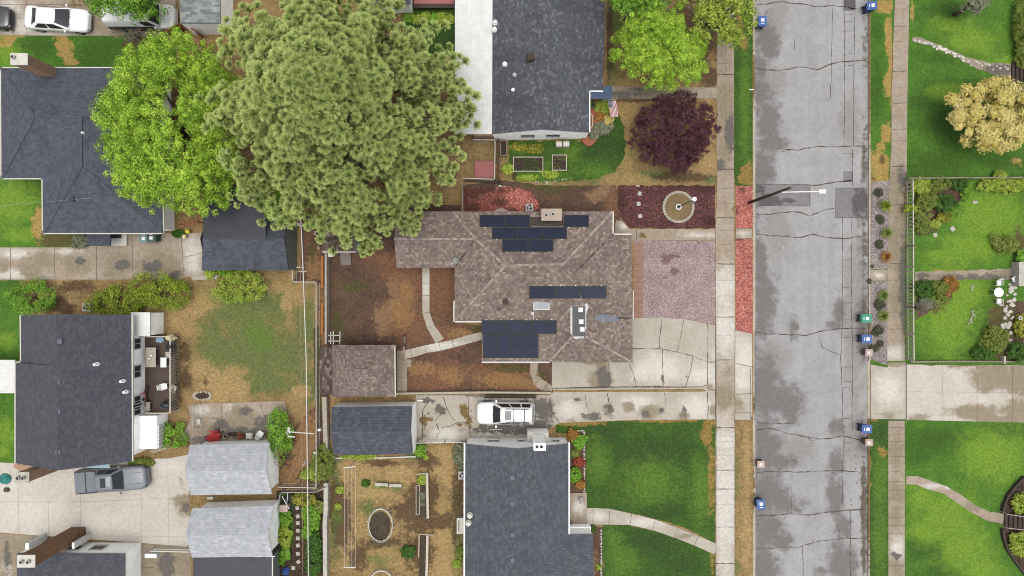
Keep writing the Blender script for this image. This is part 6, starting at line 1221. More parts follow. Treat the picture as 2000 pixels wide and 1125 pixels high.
# flagstones of the garden walk on the right and white stones of the upper path
def flags(name, pts, w, n, label, cat, mat, seed, size, z=.03):
    r = random.Random(seed); q = [Vector(p) for p in W(pts)]; mb = MB(); tot = sum((b - a).length for a, b in zip(q, q[1:])); 
    for i in range(n):
        s_ = (i + r.random()) / n * tot; 
        for a, b in zip(q, q[1:]):
            if s_ <= (b - a).length: break
            s_ -= (b - a).length
        p = a + (b - a).normalized() * s_; nn = Vector((-(b - a).y, (b - a).x)).normalized(); p = p + nn * r.uniform(-w, w); k = r.randint(5, 7); rr = size * r.uniform(.6, 1.2); a0 = r.random() * 6
        mb.prism([(p.x + rr * r.uniform(.7, 1.1) * math.cos(a0 + 6.283 * j / k), p.y + rr * r.uniform(.7, 1.1) * .8 * math.sin(a0 + 6.283 * j / k)) for j in range(k)], z - .05, z + r.uniform(.01, .04))
    c = mb.v[0]; t = thing(name, label, cat, (c[0], c[1], 0)); mb.build('stone', M[mat], t, split=True); return t
for i, pp in enumerate(([(1976, 555), (1974, 575)], [(1974, 578), (1970, 600)], [(1968, 602), (1972, 625)], [(1970, 628), (1960, 645)], [(1972, 648), (1966, 672)])):
    flags('flagstone_group', pp, .42, 9, ('topmost', 'second', 'third', 'fourth', 'lowest')[i] + ' patch of grey flagstones in the shaded garden walk', 'flagstones', 'stone', 30 + i, .2)
flags('stone_edging', [(1785, 78), (1800, 82), (1830, 92)], .1, 9, 'white stones at the left end of the upper right lawn path', 'stones', 'stone', 41, .16); flags('stone_edging', [(1828, 92), (1860, 106), (1886, 118)], .13, 14, 'white stones in the middle of the upper right lawn path', 'stones', 'offwhite', 42, .2); flags('stone_edging', [(1890, 122), (1920, 130), (1970, 134)], .25, 12, 'scattered stones at the right end of the upper lawn path', 'stones', 'stone', 43, .15)
def edging(label, pts, seed, size=.1, n=None, mat='stone'):
    q = W(pts); L_ = sum(math.dist(a, b) for a, b in zip(q, q[1:])); return flags('stone_edging', pts, .03, n or int(L_ / size * .8), label, 'stones', mat, seed, size, .08)
edging('row of pale stones between the flower bed and the front lawn', [(1120, 842), (1141, 841), (1141, 962)], 51, .09); edging('row of pale stones beside the lower front lawn', [(1174, 1032), (1174, 1130)], 52, .09)
edging('crooked row of pale stones under the green garden strip', [(1010, 345), (1050, 356), (1080, 355), (1115, 349)], 53, .08, 20)
# raised beds
def bed(label, x0, y0, x1, y1, h=.3, mat='wood', soil='soil', leaf=None, seed=0, w=.06, grp=None):
    a, b = P(x0, y0, h), P(x1, y1, h); t = thing('raised_bed', label, 'raised bed', ((a[0] + b[0]) / 2, (a[1] + b[1]) / 2, 0), grp); mb = MB()
    mb.box(a[0], b[0], a[1] - w, a[1], 0, h); mb.box(a[0], b[0], b[1], b[1] + w, 0, h); mb.box(a[0], a[0] + w, b[1] + w, a[1] - w, 0, h); mb.box(b[0] - w, b[0], b[1] + w, a[1] - w, 0, h); mb.build('frame', M[mat], t)
    mb = MB(); mb.box(a[0] + w, b[0] - w, b[1] + w, a[1] - w, 0, h * .7); mb.build('soil', M[soil] if soil in M else soil, t)
    if leaf:
        g = np.random.default_rng(seed); n = int((b[0] - a[0]) * (a[1] - b[1]) * 110); C_ = np.stack([g.uniform(a[0] + .1, b[0] - .1, n), g.uniform(b[1] + .1, a[1] - .1, n), g.uniform(h * .7, h + .1, n)], 1)
        k = np.sin(C_[:, 0] * 3.1 + seed) * np.cos(C_[:, 1] * 3.7) > -.35; C_ = C_[k]; n = len(C_); o = leaf_mesh('plants', L[leaf], C_, np.array([0, 0, 1.]) + g.normal(size=(n, 3)) * .6, .09 * g.uniform(.5, 1.4, n), g.random(n), g.random(n), t, None, g)
    return t
M['garden_soil'] = plain('garden_soil', C('4b4032'), .95, var=.5, scale=6)
bed('long raised bed with dark soil in the north garden', 1002, 306, 1061, 335, leaf='deep', seed=3, mat='wood_pale'); bed('small square raised bed right of the long one', 1078, 302, 1107, 333, leaf='olive', seed=4, mat='wood_pale'); bed('narrow dark planter by the brick wall corner', 977, 274, 990, 304, .5, 'wood')
bed('narrow planter with pale boards in the dry lower yard', 812, 948, 820, 1005, .12, 'block', 'garden_soil'); 
t = thing('raised_bed', 'upper long bed edged with a pale plank in the dry lower yard', 'raised bed', P(828, 965)); mb = MB(); mb.bar(P(834, 924, .2), P(836, 1012, .2), .2, .22); mb.bar(P(814, 926, .15), P(836, 924, .15), .1, .16); mb.build('plank', M['wood_pale'], t); mb = MB(); mb.prism(W([(818, 927), (832, 926), (833, 1010), (817, 1008)]), 0, .06); mb.build('soil', M['garden_soil'], t)
t = thing('raised_bed', 'lower long bed edged with a pale plank in the dry lower yard', 'raised bed', P(828, 1085)); mb = MB(); mb.bar(P(835, 1045, .2), P(834, 1105, .2), .2, .22); mb.bar(P(834, 1105, .2), P(831, 1160, .2), .2, .22); mb.bar(P(819, 1042, .2), P(818, 1088, .2), .07, .22); mb.bar(P(819, 1043, .25), P(847, 1045, .25), .06, .06); mb.build('plank', M['wood_pale'], t); mb = MB(); mb.prism(W([(820, 1046), (832, 1046), (831, 1125), (818, 1125)]), 0, .06); mb.build('soil', M['garden_soil'], t)
t = thing('garden_bench', 'pale low stone bench in the dry lower yard', 'bench', P(757, 948)); mb = MB(); mb.obox((*P(745, 946.5, .4)[:2], .34), 1.05, .24, .07, -.03); mb.obox((*P(772, 948.5, .4)[:2], .34), 1.0, .26, .07, -.03); mb.build('seat', M['stone'], t, bevel=.01); mb = MB(); [mb.obox((*P(x, 948, .2)[:2], 0), .12, .2, .34) for x in (738, 757, 780)]; mb.build('leg', M['stone'], t)
# picket rings
def picket_ring(label, cx, cy, rx, ry, h=.45, a0=0, a1=360, mat='white', step=.19):
    c = P(cx, cy, h); t = thing('picket_ring', label, 'picket edging', (c[0], c[1], 0)); rx /= S; ry /= S; mb = MB(); rl = MB(); n = int(2 * math.pi * (rx + ry) / 2 / step * (a1 - a0) / 360); pr = None
    for i in range(n + 1):
        a = R_(a0 + (a1 - a0) * i / n); p = Vector((c[0] + rx * math.cos(a), c[1] + ry * math.sin(a), 0)); d_ = Vector((-rx * math.sin(a), ry * math.cos(a), 0)).normalized() * .035; out = Vector((math.cos(a), math.sin(a), 0)) * .09
        mb.bar(p - d_ + out + Vector((0, 0, h * .55)), p + d_ + out + Vector((0, 0, h * .55)), .03, h * .9)
        if pr is not None: rl.bar(pr + Vector((0, 0, h * .7)), p + Vector((0, 0, h * .7)), .035, .04)
        pr = p
    mb.build('pickets', M[mat], t); rl.build('rail', M[mat], t); return t
picket_ring('oval ring of white pickets round a dark bed in the dry lower yard', 742.5, 1027, 23, 31); mb = MB(); mb.prism([(P(742.5, 1027)[0] + 20 / S * math.cos(i * .2618), P(742.5, 1027)[1] + 28 / S * math.sin(i * .2618)) for i in range(24)], 0, .05); single('garden_bed', 'dark soil bed inside the oval picket ring', 'garden bed', mb, M['garden_soil'])
picket_ring('second picket ring cut by the bottom edge', 744, 1146, 24, 29)
# clothesline
t = thing('clothesline', 'four-wire clothesline between two white crossbars in the dry lower yard', 'clothesline', P(683, 1010)); zc = 1.8
for y0, y1, yb in ((913.5, 911, 955), (1108, 1108, 1050)):
    mb = MB(); mb.bar(P(671, y0, zc), P(695, y1, zc), .08); pc = P(683, (y0 + y1) / 2, zc); mb.tube([(pc[0], pc[1], 0), (pc[0], pc[1], zc)], .045, 8); mb.build('post', M['offwhite'], t)
mb = MB(); [mb.tube([P(x, 913, zc), P(x + .3, 1010, zc - .06), P(x, 1108, zc)], .012, 4) for x in (672.5, 679.5, 687, 694)]; mb.build('line', M['wire_white'], t)
# AC units
def ac(label, x, y, w=.62, z=0, dark=False):
    c = P(x, y, .8 + z); t = thing('air_conditioner', label, 'air conditioner', (c[0], c[1], z)); mb = MB(); mb.obox((c[0], c[1], z), w, w, .78); o = mb.build('casing', M['stone'], t, bevel=.03); mb = MB(); mb.cyl(c, w * .38, z + .78, z + .79, 20); f = mb.build('fan_grille', M['black'], t)
    mb = MB()
    for k in range(3): a = k * 2.09; mb.add([(c[0], c[1], z + .8), (c[0] + w * .36 * math.cos(a), c[1] + w * .36 * math.sin(a), z + .81), (c[0] + w * .36 * math.cos(a + .6), c[1] + w * .36 * math.sin(a + .6), z + .8)], [(0, 1, 2)])
    mb.cyl(c, .07, z + .8, z + .83, 10); mb.build('fan', M['greymetal'], f); return t
ac('square air conditioner on the brick gravel near the stone chimney', 1034, 405); ac('grey air conditioner tucked beside the steel-blue house', 903, 929, .66); ac('air conditioner behind the tall charcoal house', 168, 600, .7)
# window well, meters, patio slab
c = P(979, 414, .3); mb = MB(); mb.prism([(c[0] + .6 * max(-1, min(1, 1.15 * math.cos(i * .314))), c[1] - .2 + .5 * math.sin(i * .314)) for i in range(11)], 0, .3); mb.prism([(c[0] + .45 * math.cos(i * .314), c[1] - .18 + .34 * math.sin(i * .314)) for i in range(11)], .3, .33); single('window_well', 'rounded grey window well against the north wall of the tan house', 'window well', mb, M['block'])
for x, l in ((1092, 'left'), (1106, 'right')): c = P(x, 281, .7); mb = MB(); mb.obox((c[0], c[1], .0), .52, .42, .72); mb.obox((c[0], c[1], .72), .46, .36, .06); single('utility_box', f'{l} one of two white utility boxes under the gable wall', 'utility box', mb, M['offwhite'], bevel=.02)
# deck fence + red deck
t = thing('deck', 'faded red wooden deck inside the pale metal fence', 'deck', P(946, 330)); a, b = P(927, 314, .3), P(965, 347, .3); mb = MB(); mb.box(a[0], b[0], b[1], a[1], .22, .3); mb.build('floor', M['boards_red'], t); mb = MB(); [mb.box(x, x + .1, b[1], a[1], 0, .22) for x in (a[0] + .05, b[0] - .15)]; mb.build('joist', M['wood_dark'], t)
# circular planter with flagpole
c = P(1324.5, 404.5); t = thing('circular_planter', 'round stone-edged planting circle in the lava rock', 'planter', (c[0], c[1], 0)); r_o = 31.5 / S; mb = MB(); n = 30
for i in range(n):
    a0, a1 = 6.283 * i / n + .012, 6.283 * (i + 1) / n - .012; mb.prism([(c[0] + r * math.cos(a), c[1] + r * math.sin(a)) for r, a in ((r_o - .22, a0), (r_o, a0), (r_o, a1), (r_o - .22, a1))], 0, .16)
mb.build('stone_ring', M['block'], t, bevel=.01); 
M['clay'] = conc('clay_soil', C('8f7a55'), C('7e6a49'), [], .2); mb = MB(); mb.prism([(c[0] + (r_o - .21) * math.cos(i * .2094), c[1] + (r_o - .21) * math.sin(i * .2094)) for i in range(30)], 0, .1); mb.build('soil', M['clay'], t)
def flagm():
    m = Mt('striped_flag_cloth'); sp = m.n('ShaderNodeSeparateXYZ'); m.l(m.n('ShaderNodeAttribute', attribute_name='fuv').outputs['Vector'], sp.inputs[0]); u, v = sp.outputs[0], sp.outputs[1]
    st = m.math('GREATER_THAN', m.math('FRACT', m.math('MULTIPLY', v, 6.5)), .5); col = m.mix(st, C('b4484e'), C('f0eee8')); k = m.math('MULTIPLY', m.math('LESS_THAN', u, .4), m.math('GREATER_THAN', v, .46))
    sx = m.math('FRACT', m.math('MULTIPLY', u, 15)); sy = m.math('FRACT', m.math('MULTIPLY', v, 9)); dd = m.math('ADD', m.math('POWER', m.math('SUBTRACT', sx, .5), 2), m.math('POWER', m.math('SUBTRACT', sy, .5), 2))
    star = m.mix(m.math('LESS_THAN', dd, .05), C('27305c'), C('f0eee8')); return m.out(m.mix(k, col, star), .8)
M['flag'] = flagm()
def flag(parent, origin, du, dv, wave=.08, nu=16, nv=8, droop=0):
    mb = MB(); o = Vector(origin); du = Vector(du); dv = Vector(dv); n = du.cross(dv).normalized(); vs = []; uv = []
    for i in range(nu + 1):
        for j in range(nv + 1): u, v = i / nu, j / nv; vs.append(o + du * u + dv * v + n * wave * math.sin(u * 7 + v * 1.5) * (.3 + u) + Vector((0, 0, -droop * u * u))); uv.append((u, 1 - v, 0))
    mb.add(vs, [[i * (nv + 1) + j, (i + 1) * (nv + 1) + j, (i + 1) * (nv + 1) + j + 1, i * (nv + 1) + j + 1] for i in range(nu) for j in range(nv)]); ob = mb.build('flag', M['flag'], parent, smooth=True)
    a = ob.data.attributes.new('fuv', 'FLOAT_VECTOR', 'POINT'); a.data.foreach_set('vector', np.array(uv, 'f').ravel()); return ob
t = thing('flagpole', 'thin flagpole with a small hanging stars and stripes flag in the stone circle', 'flagpole', (c[0], c[1], 0)); tz = 5.1; mb = MB(); mb.tube([(c[0], c[1], .05), (c[0] + .0, c[1], tz)], [.045, .03], 10); mb.build('pole', M['darkmetal'], t, smooth=True)
mb = MB(); mb.cyl(c, .24, .1, .2, 20, 0); mb.cyl(c, .16, .2, .22, 20, 1); mb.build('base_ring', [M['white'], M['darkmetal']], t); mb = MB(); mb.cyl(c, .17, tz, tz + .03, 20); mb.ball((c[0], c[1], tz + .07), .07); mb.cyl((c[0] + .05, c[1] - .04), .03, tz + .03, tz + .06, 8, 1); mb.build('finial', [M['white'], M['black']], t)
flag(t, (c[0] + .04, c[1], tz - .15), (.3, -.16, -.55), (-.02, -.05, -1.25), .07)
t = thing('flag_on_bracket', 'striped flag on an angled pole by the porch of the north house', 'flag', P(1180, 190, 2)); mb = MB(); p0 = Vector(P(1176, 196, 2.0)); p1 = Vector(P(1205, 194, 3.0)); mb.tube([p0, p1], .018, 6); mb.build('pole', M['wood_pale'], t)
a = Vector(P(1187, 197, 2.4)); flag(t, a, Vector(P(1192, 228, 1.6)) - a, Vector(P(1204, 196, 2.7)) - a, .05)
mb = MB(); x, y, _ = P(1470, 175, .9); mb.cyl((x, y), .025, 0, .9, 6); mb.bar((x - .28, y, .9), (x + .1, y, .9), .07, .04); single('marker_post', 'small white marker post on the grass verge', 'post', mb, M['white'], (x, y, 0))
# trellis ladder and frame over the square shed
t = thing('ladder', 'pale metal ladder rack above the square tan shed', 'ladder', P(655, 662)); mb = MB(); z = 1.6
for a, b in (((641, 655), (663, 655)), ((641, 666), (663, 666)), ((664, 648), (664, 674)), ((646, 648), (646, 672)), ((651, 647), (651, 672))): mb.bar(P(*a, z), P(*b, z), .06)
[mb.bar(P(x, y, z), (P(x, y, z)[0], P(x, y, z)[1], 0), .05) for x, y in ((663, 655), (663, 666), (642, 655), (642, 666))]; mb.build('frame', M['offwhite'], t)
t = thing('trellis', 'dark wooden trellis frame right of the ladder rack', 'trellis', P(745, 665)); mb = MB(); z = 1.3
for a, b in (((706, 661), (788, 657)), ((706, 673), (788, 673)), ((706, 661), (706, 673)), ((751, 659), (751, 673)), ((788, 657), (788, 676)), ((727, 660), (727, 673)), ((770, 658), (770, 673))): mb.bar(P(*a, z), P(*b, z), .07)
[mb.bar(P(x, y, z), (P(x, y, z)[0], P(x, y, z)[1], 0), .06) for x, y in ((706, 661), (751, 659), (788, 657), (788, 676))]; mb.build('frame', M['wood_dark'], t)
mb = MB(); mb.bar(P(789, 658, .9), P(789, 686, .9), .05); mb.bar(P(789, 658, .9), (*P(789, 658, .9)[:2], 0), .05); mb.bar(P(789, 685, .9), (*P(789, 685, .9)[:2], 0), .05); single('handrail', 'thin pale handrail beside the shed steps', 'handrail', mb, M['offwhite'])
mb = MB(); a, b = P(664, 492, .3), P(686, 518, .05); mb.add([(a[0], a[1], .3), (b[0], a[1], .3), (b[0], b[1], .04), (a[0], b[1], .04), (a[0], a[1], 0), (b[0], a[1], 0), (b[0], b[1], 0), (a[0], b[1], 0)], [(3, 2, 1, 0), (4, 5, 6, 7), (0, 1, 5, 4), (1, 2, 6, 5), (2, 3, 7, 6), (3, 0, 4, 7)]); single('ramp', 'grey plank ramp at the door of the mossy shed', 'ramp', mb, M['boards'])
mb = MB(); c = P(645, 497, .5)
mb.obox((c[0], c[1], .42), .4, .38, .05); mb.obox((c[0] - .1, c[1] + .17, .42), .4, .04, .4); [mb.bar((c[0] + x, c[1] + y, 0), (c[0] + x * .8, c[1] + y * .8, .42), .04) for x in (-.2, .2) for y in (-.18, .18)]; single('plastic_chair', 'white plastic chair by the mossy shed corner', 'chair', mb, M['white'])
# orange trellis and lanterns by the upper garage
t = thing('trellis', 'orange wooden trellis between the lime tree and the dark garage', 'trellis', P(368, 436)); mb = MB(); z = 1.2
for a, b in (((348, 435), (386, 431)), ((350, 441), (385, 436)), ((360, 430), (360, 444)), ((371, 428), (371, 442)), ((380, 430), (380, 438))): mb.bar(P(*a, z), P(*b, z), .06)
[mb.bar(P(x, y, z), (*P(x, y, z)[:2], 0), .07) for x, y in ((350, 437), (385, 433))]; mb.build('frame', M['wood_orange'], t)
for x, y, m_, l in ((366, 452, 'yellow', 'yellow round flower pot'), (360, 462, 'cream', 'cream round flower pot')):
    c = P(x, y, .4); mb = MB(); mb.cyl(c, .12, 0, .32, 12, 0, .2); mb.ball((c[0], c[1], .42), .2, .2, .14); single('flower_pot', l + ' by the orange trellis', 'flower pot', mb, M[m_])
# ---------------- deck of the tall charcoal house and what stands on it
t = thing('deck', 'dark timber deck with slatted rail behind the tall charcoal house', 'deck', P(318, 728)); z = .7; a, b = P(281, 656, z), P(343, 803, z); mb = MB(); mb.box(a[0], b[0], b[1], a[1], z - .1, z); mb.build('floor', M['boards_dark'], t)
mb = MB(); [mb.box(x, x + .1, y, y + .1, 0, z - .1) for x in (a[0] + .1, b[0] - .15) for y in (a[1] - .2, (a[1] + b[1]) / 2, b[1] + .1)]; mb.build('post', M['wood_dark'], t)
mb = MB(); xr = b[0]; mb.bar((xr, a[1], z + .9), (xr, b[1], z + .9), .1, .05); mb.bar((a[0], a[1], z + .9), (xr, a[1], z + .9), .08, .05); mb.bar((a[0] + .6, b[1], z + .9), (xr, b[1], z + .9), .08, .05); n = 44
for i in range(n): y = a[1] + (b[1] - a[1]) * i / (n - 1); mb.bar((xr + .04, y, z + .87), (xr + .2, y, z - .1), .05, .03)
mb.build('railing', M['wood_pale'], t)
dz = z
def chair(label, px, py, a, mat='white', z0=0, s=1.0, grp=None):
    t = thing('garden_chair', label, 'chair', (0, 0, 0), grp); mb = MB(); mb.obox((0, 0, .4 * s), .46 * s, .44 * s, .05); mb.build('seat', M[mat], t, bevel=.02); mb = MB(); mb.add([(-.2 * s, -.22 * s, .42 * s), (-.2 * s, .22 * s, .42 * s), (-.36 * s, .19 * s, .85 * s), (-.36 * s, -.19 * s, .85 * s), (-.24 * s, -.22 * s, .42 * s), (-.24 * s, .22 * s, .42 * s), (-.4 * s, .19 * s, .85 * s), (-.4 * s, -.19 * s, .85 * s)], [(0, 1, 2, 3), (7, 6, 5, 4), (0, 3, 7, 4), (1, 5, 6, 2), (3, 2, 6, 7), (0, 4, 5, 1)]); mb.build('backrest', M[mat], t)
    for x in (-.2, .2):
        for y in (-.19, .19): mb = MB(); mb.bar((x * s, y * s, 0), (x * s * .9, y * s * .9, .4 * s), .035); mb.build('leg', M[mat], t)
    mb = MB(); [mb.bar((-.24 * s, y * s, .62 * s), (.2 * s, y * s, .6 * s), .045, .03) for y in (-.24, .24)]; mb.build('armrest', M[mat], t)
    p = P(px, py, .5 + z0); t.location = (p[0], p[1], z0); t.rotation_euler = (0, 0, a); return t
chair('white plastic chair in the middle of the cluttered deck', 320, 755, .2, 'white', dz); chair('pale grey chair against the deck rail', 338, 758, 2.6, 'stone', dz); chair('light grey chair at the upper end of the deck', 327, 693, 3.14, 'stone', dz, .9)
def table(label, x, y, w, d_, mat, z0, h=.7, obj_=None):
    c = P(x, y, z0 + h); t = thing('table', label, 'table', (c[0], c[1], z0)); mb = MB(); mb.obox((c[0], c[1], z0 + h - .05), w, d_, .05); mb.build('tabletop', M[mat], t, bevel=.02)
    for i in (-1, 1):
        for j in (-1, 1): mb = MB(); mb.bar((c[0] + i * w * .42, c[1] + j * d_ * .42, z0), (c[0] + i * w * .42, c[1] + j * d_ * .42, z0 + h - .05), .05); mb.build('leg', M[mat], t)
    return t
table('small white table on the cluttered deck', 319, 708, .48, .8, 'white', dz, .6); table('large stone-topped table beside the house wall on the deck', 294, 698, .85, 1.6, 'block', dz, .72); table('narrow grey bench table at the lower end of the deck', 288, 794, .4, .7, 'block', dz, .5)
c = P(294, 697, 1.6); mb = MB(); mb.ball((c[0], c[1] + .1, 1.5), .1, .1, .1); mb.cyl((c[0] - .12, c[1] - .15), .07, 1.42, 1.6, 10); single('tableware', 'pale bowls on the stone-topped deck table', 'bowls', mb, M['white'])
def heap(name, label, cat, x, y, rx, ry, h, mat, z0, seed):
    c = P(x, y, z0 + h / 2); r = random.Random(seed); mb = MB(); n, k = 10, 6; vs = []
    for i in range(k + 1):
        a = math.pi / 2 * i / k
        for j in range(n): b = 6.283 * j / n; q = r.uniform(.8, 1.15); vs.append((c[0] + rx * math.cos(a) * math.cos(b) * q, c[1] + ry * math.cos(a) * math.sin(b) * q, z0 + h * math.sin(a) * r.uniform(.85, 1.1)))
    mb.add(vs, [[i * n + j, i * n + (j + 1) % n, (i + 1) * n + (j + 1) % n, (i + 1) * n + j] for i in range(k) for j in range(n)]); return single(name, label, cat, mb, M[mat], (c[0], c[1], z0))
M['bluecloth'] = plain('pale_blue_cloth', C('9fc0dc'), .8, var=.25, scale=6)
heap('cloth', 'crumpled pale blue cloth on the upper deck', 'cloth', 311, 664, .36, .26, .35, 'bluecloth', dz, 1); heap('cushion', 'cream cushion hanging on the deck corner', 'cushion', 332, 660, .45, .28, .4, 'cream', dz + .3, 2)
def barbecue(label, x, y, w, d_, z0, lid='black'):
    c = P(x, y, z0 + .8); t = thing('barbecue', label, 'barbecue', (c[0], c[1], z0)); mb = MB(); mb.obox((c[0], c[1], z0 + .55), w, d_, .2); mb.build('firebox', M['darkmetal'], t, bevel=.03); mb = MB(); mb.ball((c[0], c[1], z0 + .75), w * .48, d_ * .48, .22); mb.build('lid', M[lid], t, smooth=True)
    for i in (-1, 1):
        for j in (-1, 1): mb = MB(); mb.bar((c[0] + i * w * .4, c[1] + j * d_ * .4, z0), (c[0] + i * w * .4, c[1] + j * d_ * .4, z0 + .55), .04); mb.build('leg', M['darkmetal'], t)
barbecue('black barbecue near the upper deck rail', 331, 677, .62, .75, dz); barbecue('black covered barbecue at the lower end of the deck', 323, 792, 1.0, .5, dz, 'darkmetal')
t = thing('bicycle', 'dark bicycle leaning on the house wall at the lower deck', 'bicycle', P(283, 775, 1)); cx_, cy_, _ = P(284, 775, 1.2)
for y in (-.5, .5):
    mb = MB(); mb.tube([(cx_ + .02, cy_ + y + .32 * math.cos(k * .524), dz + .34 + .32 * math.sin(k * .524)) for k in range(13)], .025, 6); mb.build('wheel', M['black'], t)
mb = MB()
for p, q in (((0, -.5, .34), (.02, -.12, .75)), ((.02, -.12, .75), (.02, .38, .78)), ((0, -.05, .32), (.02, .38, .78)), ((0, -.05, .32), (.02, -.12, .82)), ((0, -.5, .34), (0, -.05, .32)), ((0, .5, .34), (.03, .36, .95)), ((-.2, .34, .95), (.26, .34, .95))): mb.bar((cx_ + p[0], cy_ + p[1], dz + p[2]), (cx_ + q[0], cy_ + q[1], dz + q[2]), .04)
mb.build('frame', M['red'], t); mb = MB(); mb.obox((cx_ + .02, cy_ - .16, dz + .83), .14, .28, .05); mb.build('saddle', M['black'], t)
# fire ring, paver grid, table frame
c = P(395, 773, .1); t = thing('fire_pit', 'broken oval fire pit of pale bricks on the dry grass', 'fire pit', (c[0], c[1], 0)); r = random.Random(4); mb = MB()
for i in range(18):
    a = i * .349
    if i in (4, 13): continue
    mb.obox((c[0] + .7 * math.cos(a) * r.uniform(.95, 1.05), c[1] + .34 * math.sin(a) * r.uniform(.95, 1.05), 0), .2, .16, .12, a + r.uniform(-.3, .3))
mb.build('brick_ring', M['block'], t, bevel=.01); mb = MB(); mb.prism([(c[0] + .56 * math.cos(i * .4), c[1] + .27 * math.sin(i * .4)) for i in range(16)], 0, .03); mb.build('ash', M['soil'], t)
t = thing('chair_frame', 'folded pale metal furniture frame lying on the patio', 'frame', P(388, 810)); mb = MB(); z = .3
for a, b in (((377, 792), (376, 840)), ((384, 795), (383, 840)), ((395, 800), (394, 838)), ((376, 795), (400, 790)), ((376, 815), (396, 815)), ((376, 838), (396, 838)), ((383, 816), (383, 830)), ((390, 790), (402, 812)), ((402, 812), (396, 820))): mb.bar(P(*a, z), P(*b, z), .03)
mb.obox((*P(387, 824, .3)[:2], .24), .35, .45, .03); mb.build('tubes', M['stone'], t)
# clutter against the upper pale garage
M['lattice'] = ribbed('red_white_lattice', C('c8403c'), .12, 0, .45)
t = thing('camp_chair', 'folded red camping chair with red and white lattice by the upper pale garage', 'camping chair', P(418, 852)); mb = MB(); mb.add([P(405, 850, .7), P(428, 845, .8), P(430, 860, .2), P(407, 864, .2)], [(0, 1, 2, 3), (3, 2, 1, 0)]); mb.build('lattice', M['lattice'], t); mb = MB(); mb.bar(P(402, 858, .2), P(420, 842, .9), .14); mb.bar(P(408, 842, .5), P(432, 848, .6), .12); mb.bar(P(416, 850, .3), P(426, 840, .3), .2, .3); mb.build('frame', M['red'], t)
def pot(label, x, y, r, h, mat, leaf=None, seed=0, z0=0, grp=None):
    c = P(x, y, z0 + h); t = thing('flower_pot', label, 'flower pot', (c[0], c[1], z0), grp); mb = MB(); mb.tube([(c[0], c[1], z0), (c[0], c[1], z0 + h * .85), (c[0], c[1], z0 + h)], [r * .7, r * .95, r], 14); mb.build('pot', M[mat], t); mb = MB(); mb.cyl(c, r * .85, z0 + h, z0 + h + .01, 14); mb.build('soil', M['soil'], t)
    if leaf: crown('foliage', L[leaf], (c[0], c[1], z0 + h + r * .8), (r * 1.5, r * 1.5, r * 1.3), t, seed=seed, nclump=12, cr=r * .5, per=24, size=.07)
    return t
pot('small dark blue pot at the left of the garage clutter', 402, 855, .14, .2, 'blue_dark'); pot('white round pot between the lattice and red pot', 440, 852, .2, .3, 'stone'); pot('bright red pot beside the wooden crate', 470, 851, .2, .3, 'red', 'red', 3); pot('pale pot nearer the patio edge', 435, 843, .14, .2, 'offwhite')
t = thing('crate', 'pale wooden crate by the wall of the upper pale garage', 'crate', P(486, 853)); c = P(486, 852, .5); mb = MB(); mb.obox((c[0], c[1], 0), .55, .5, .45); mb.build('box', M['wood_pale'], t, bevel=.02); mb = MB(); mb.obox((c[0], c[1], .45), .4, .36, .03); mb.build('lining', M['offwhite'], t)
chair('tipped white plastic chair at the right end of the garage clutter', 508, 848, 1.0, 'white', 0)
mb = MB(); [mb.bar(P(430 + i * 1.0, 862 - i * .2, .1 + i * .03), P(510, 858 + i * .7, .3), .05, .04) for i in range(5)]; single('plank_pile', 'pale planks leaning along the top edge of the upper pale garage', 'planks', mb, M['stone'])
heap('dry_weeds', 'dry brown weeds between patio and garage clutter', 'weeds', 455, 848, .6, .2, .12, 'soil', 0, 9)
c = P(412, 972, 1.2); mb = MB(); mb.obox((c[0], c[1], 1.05), .5, .22, .3); [mb.bar((c[0] + x, c[1], 0), (c[0] + x, c[1], 1.05), .05) for x in (-.15, .15)]; single('meter_box', 'pale meter box between the two pale grey garages', 'meter box', mb, M['stone'], bevel=.02)
# left-edge odds and ends
heap('tarp', 'crumpled teal tarp on the big driveway at the left edge', 'tarp', 8, 936, .5, .45, .4, 'teal', .03, 3); heap('dry_weeds', 'small dry tumbleweed on the big driveway', 'weeds', 12, 957, .3, .2, .2, 'bark', .03, 4)
mb = MB(); mb.prism(W([(30, 905), (52, 909), (112, 921), (60, 934), (44, 922), (28, 912)]), 0, .08); single('brick_apron', 'tan brick apron under the chimney of the tall charcoal house', 'brick apron', mb, M['brick'])
# small garden south-west
c = P(553, 994, .9); mb = MB(); mb.obox((c[0], c[1], 0), .62, .5, .8); mb.obox((c[0], c[1], .8), .68, .56, .05); single('storage_box', 'grey storage box against the lower pale garage', 'box', mb, M['beige'], bevel=.02)
heap('bag', 'bright blue plastic bag at the bottom of the stepping-stone garden', 'bag', 557, 1117, .32, .36, .5, 'blue', 0, 5); pot('black round pot beside the green bushes of the small garden', 565, 1085, .16, .3, 'black')
mb = MB(); mb.obox((*P(618, 979, .3)[:2], .02), .26, .12, .25, -.6); single('garden_ornament', 'small white ornament by the yellow flowers', 'ornament', mb, M['white'], bevel=.03)
mb = MB(); mb.bar(P(551, 969, .5), P(565, 994, .9), .06); mb.bar(P(562, 962, .4), P(560, 990, .4), .04); single('garden_pole', 'white pole leaning in the dark corner of the small garden', 'pole', mb, M['white'])
mb = MB(); mb.prism(W([(566, 962), (572, 1000), (556, 1000), (550, 975)]), .01, .05); mb.obox((*P(563, 975, .3)[:2], 0), .7, .5, .25, .5); single('black_tub', 'black tub in the top corner of the stepping-stone garden', 'tub', mb, M['black'])
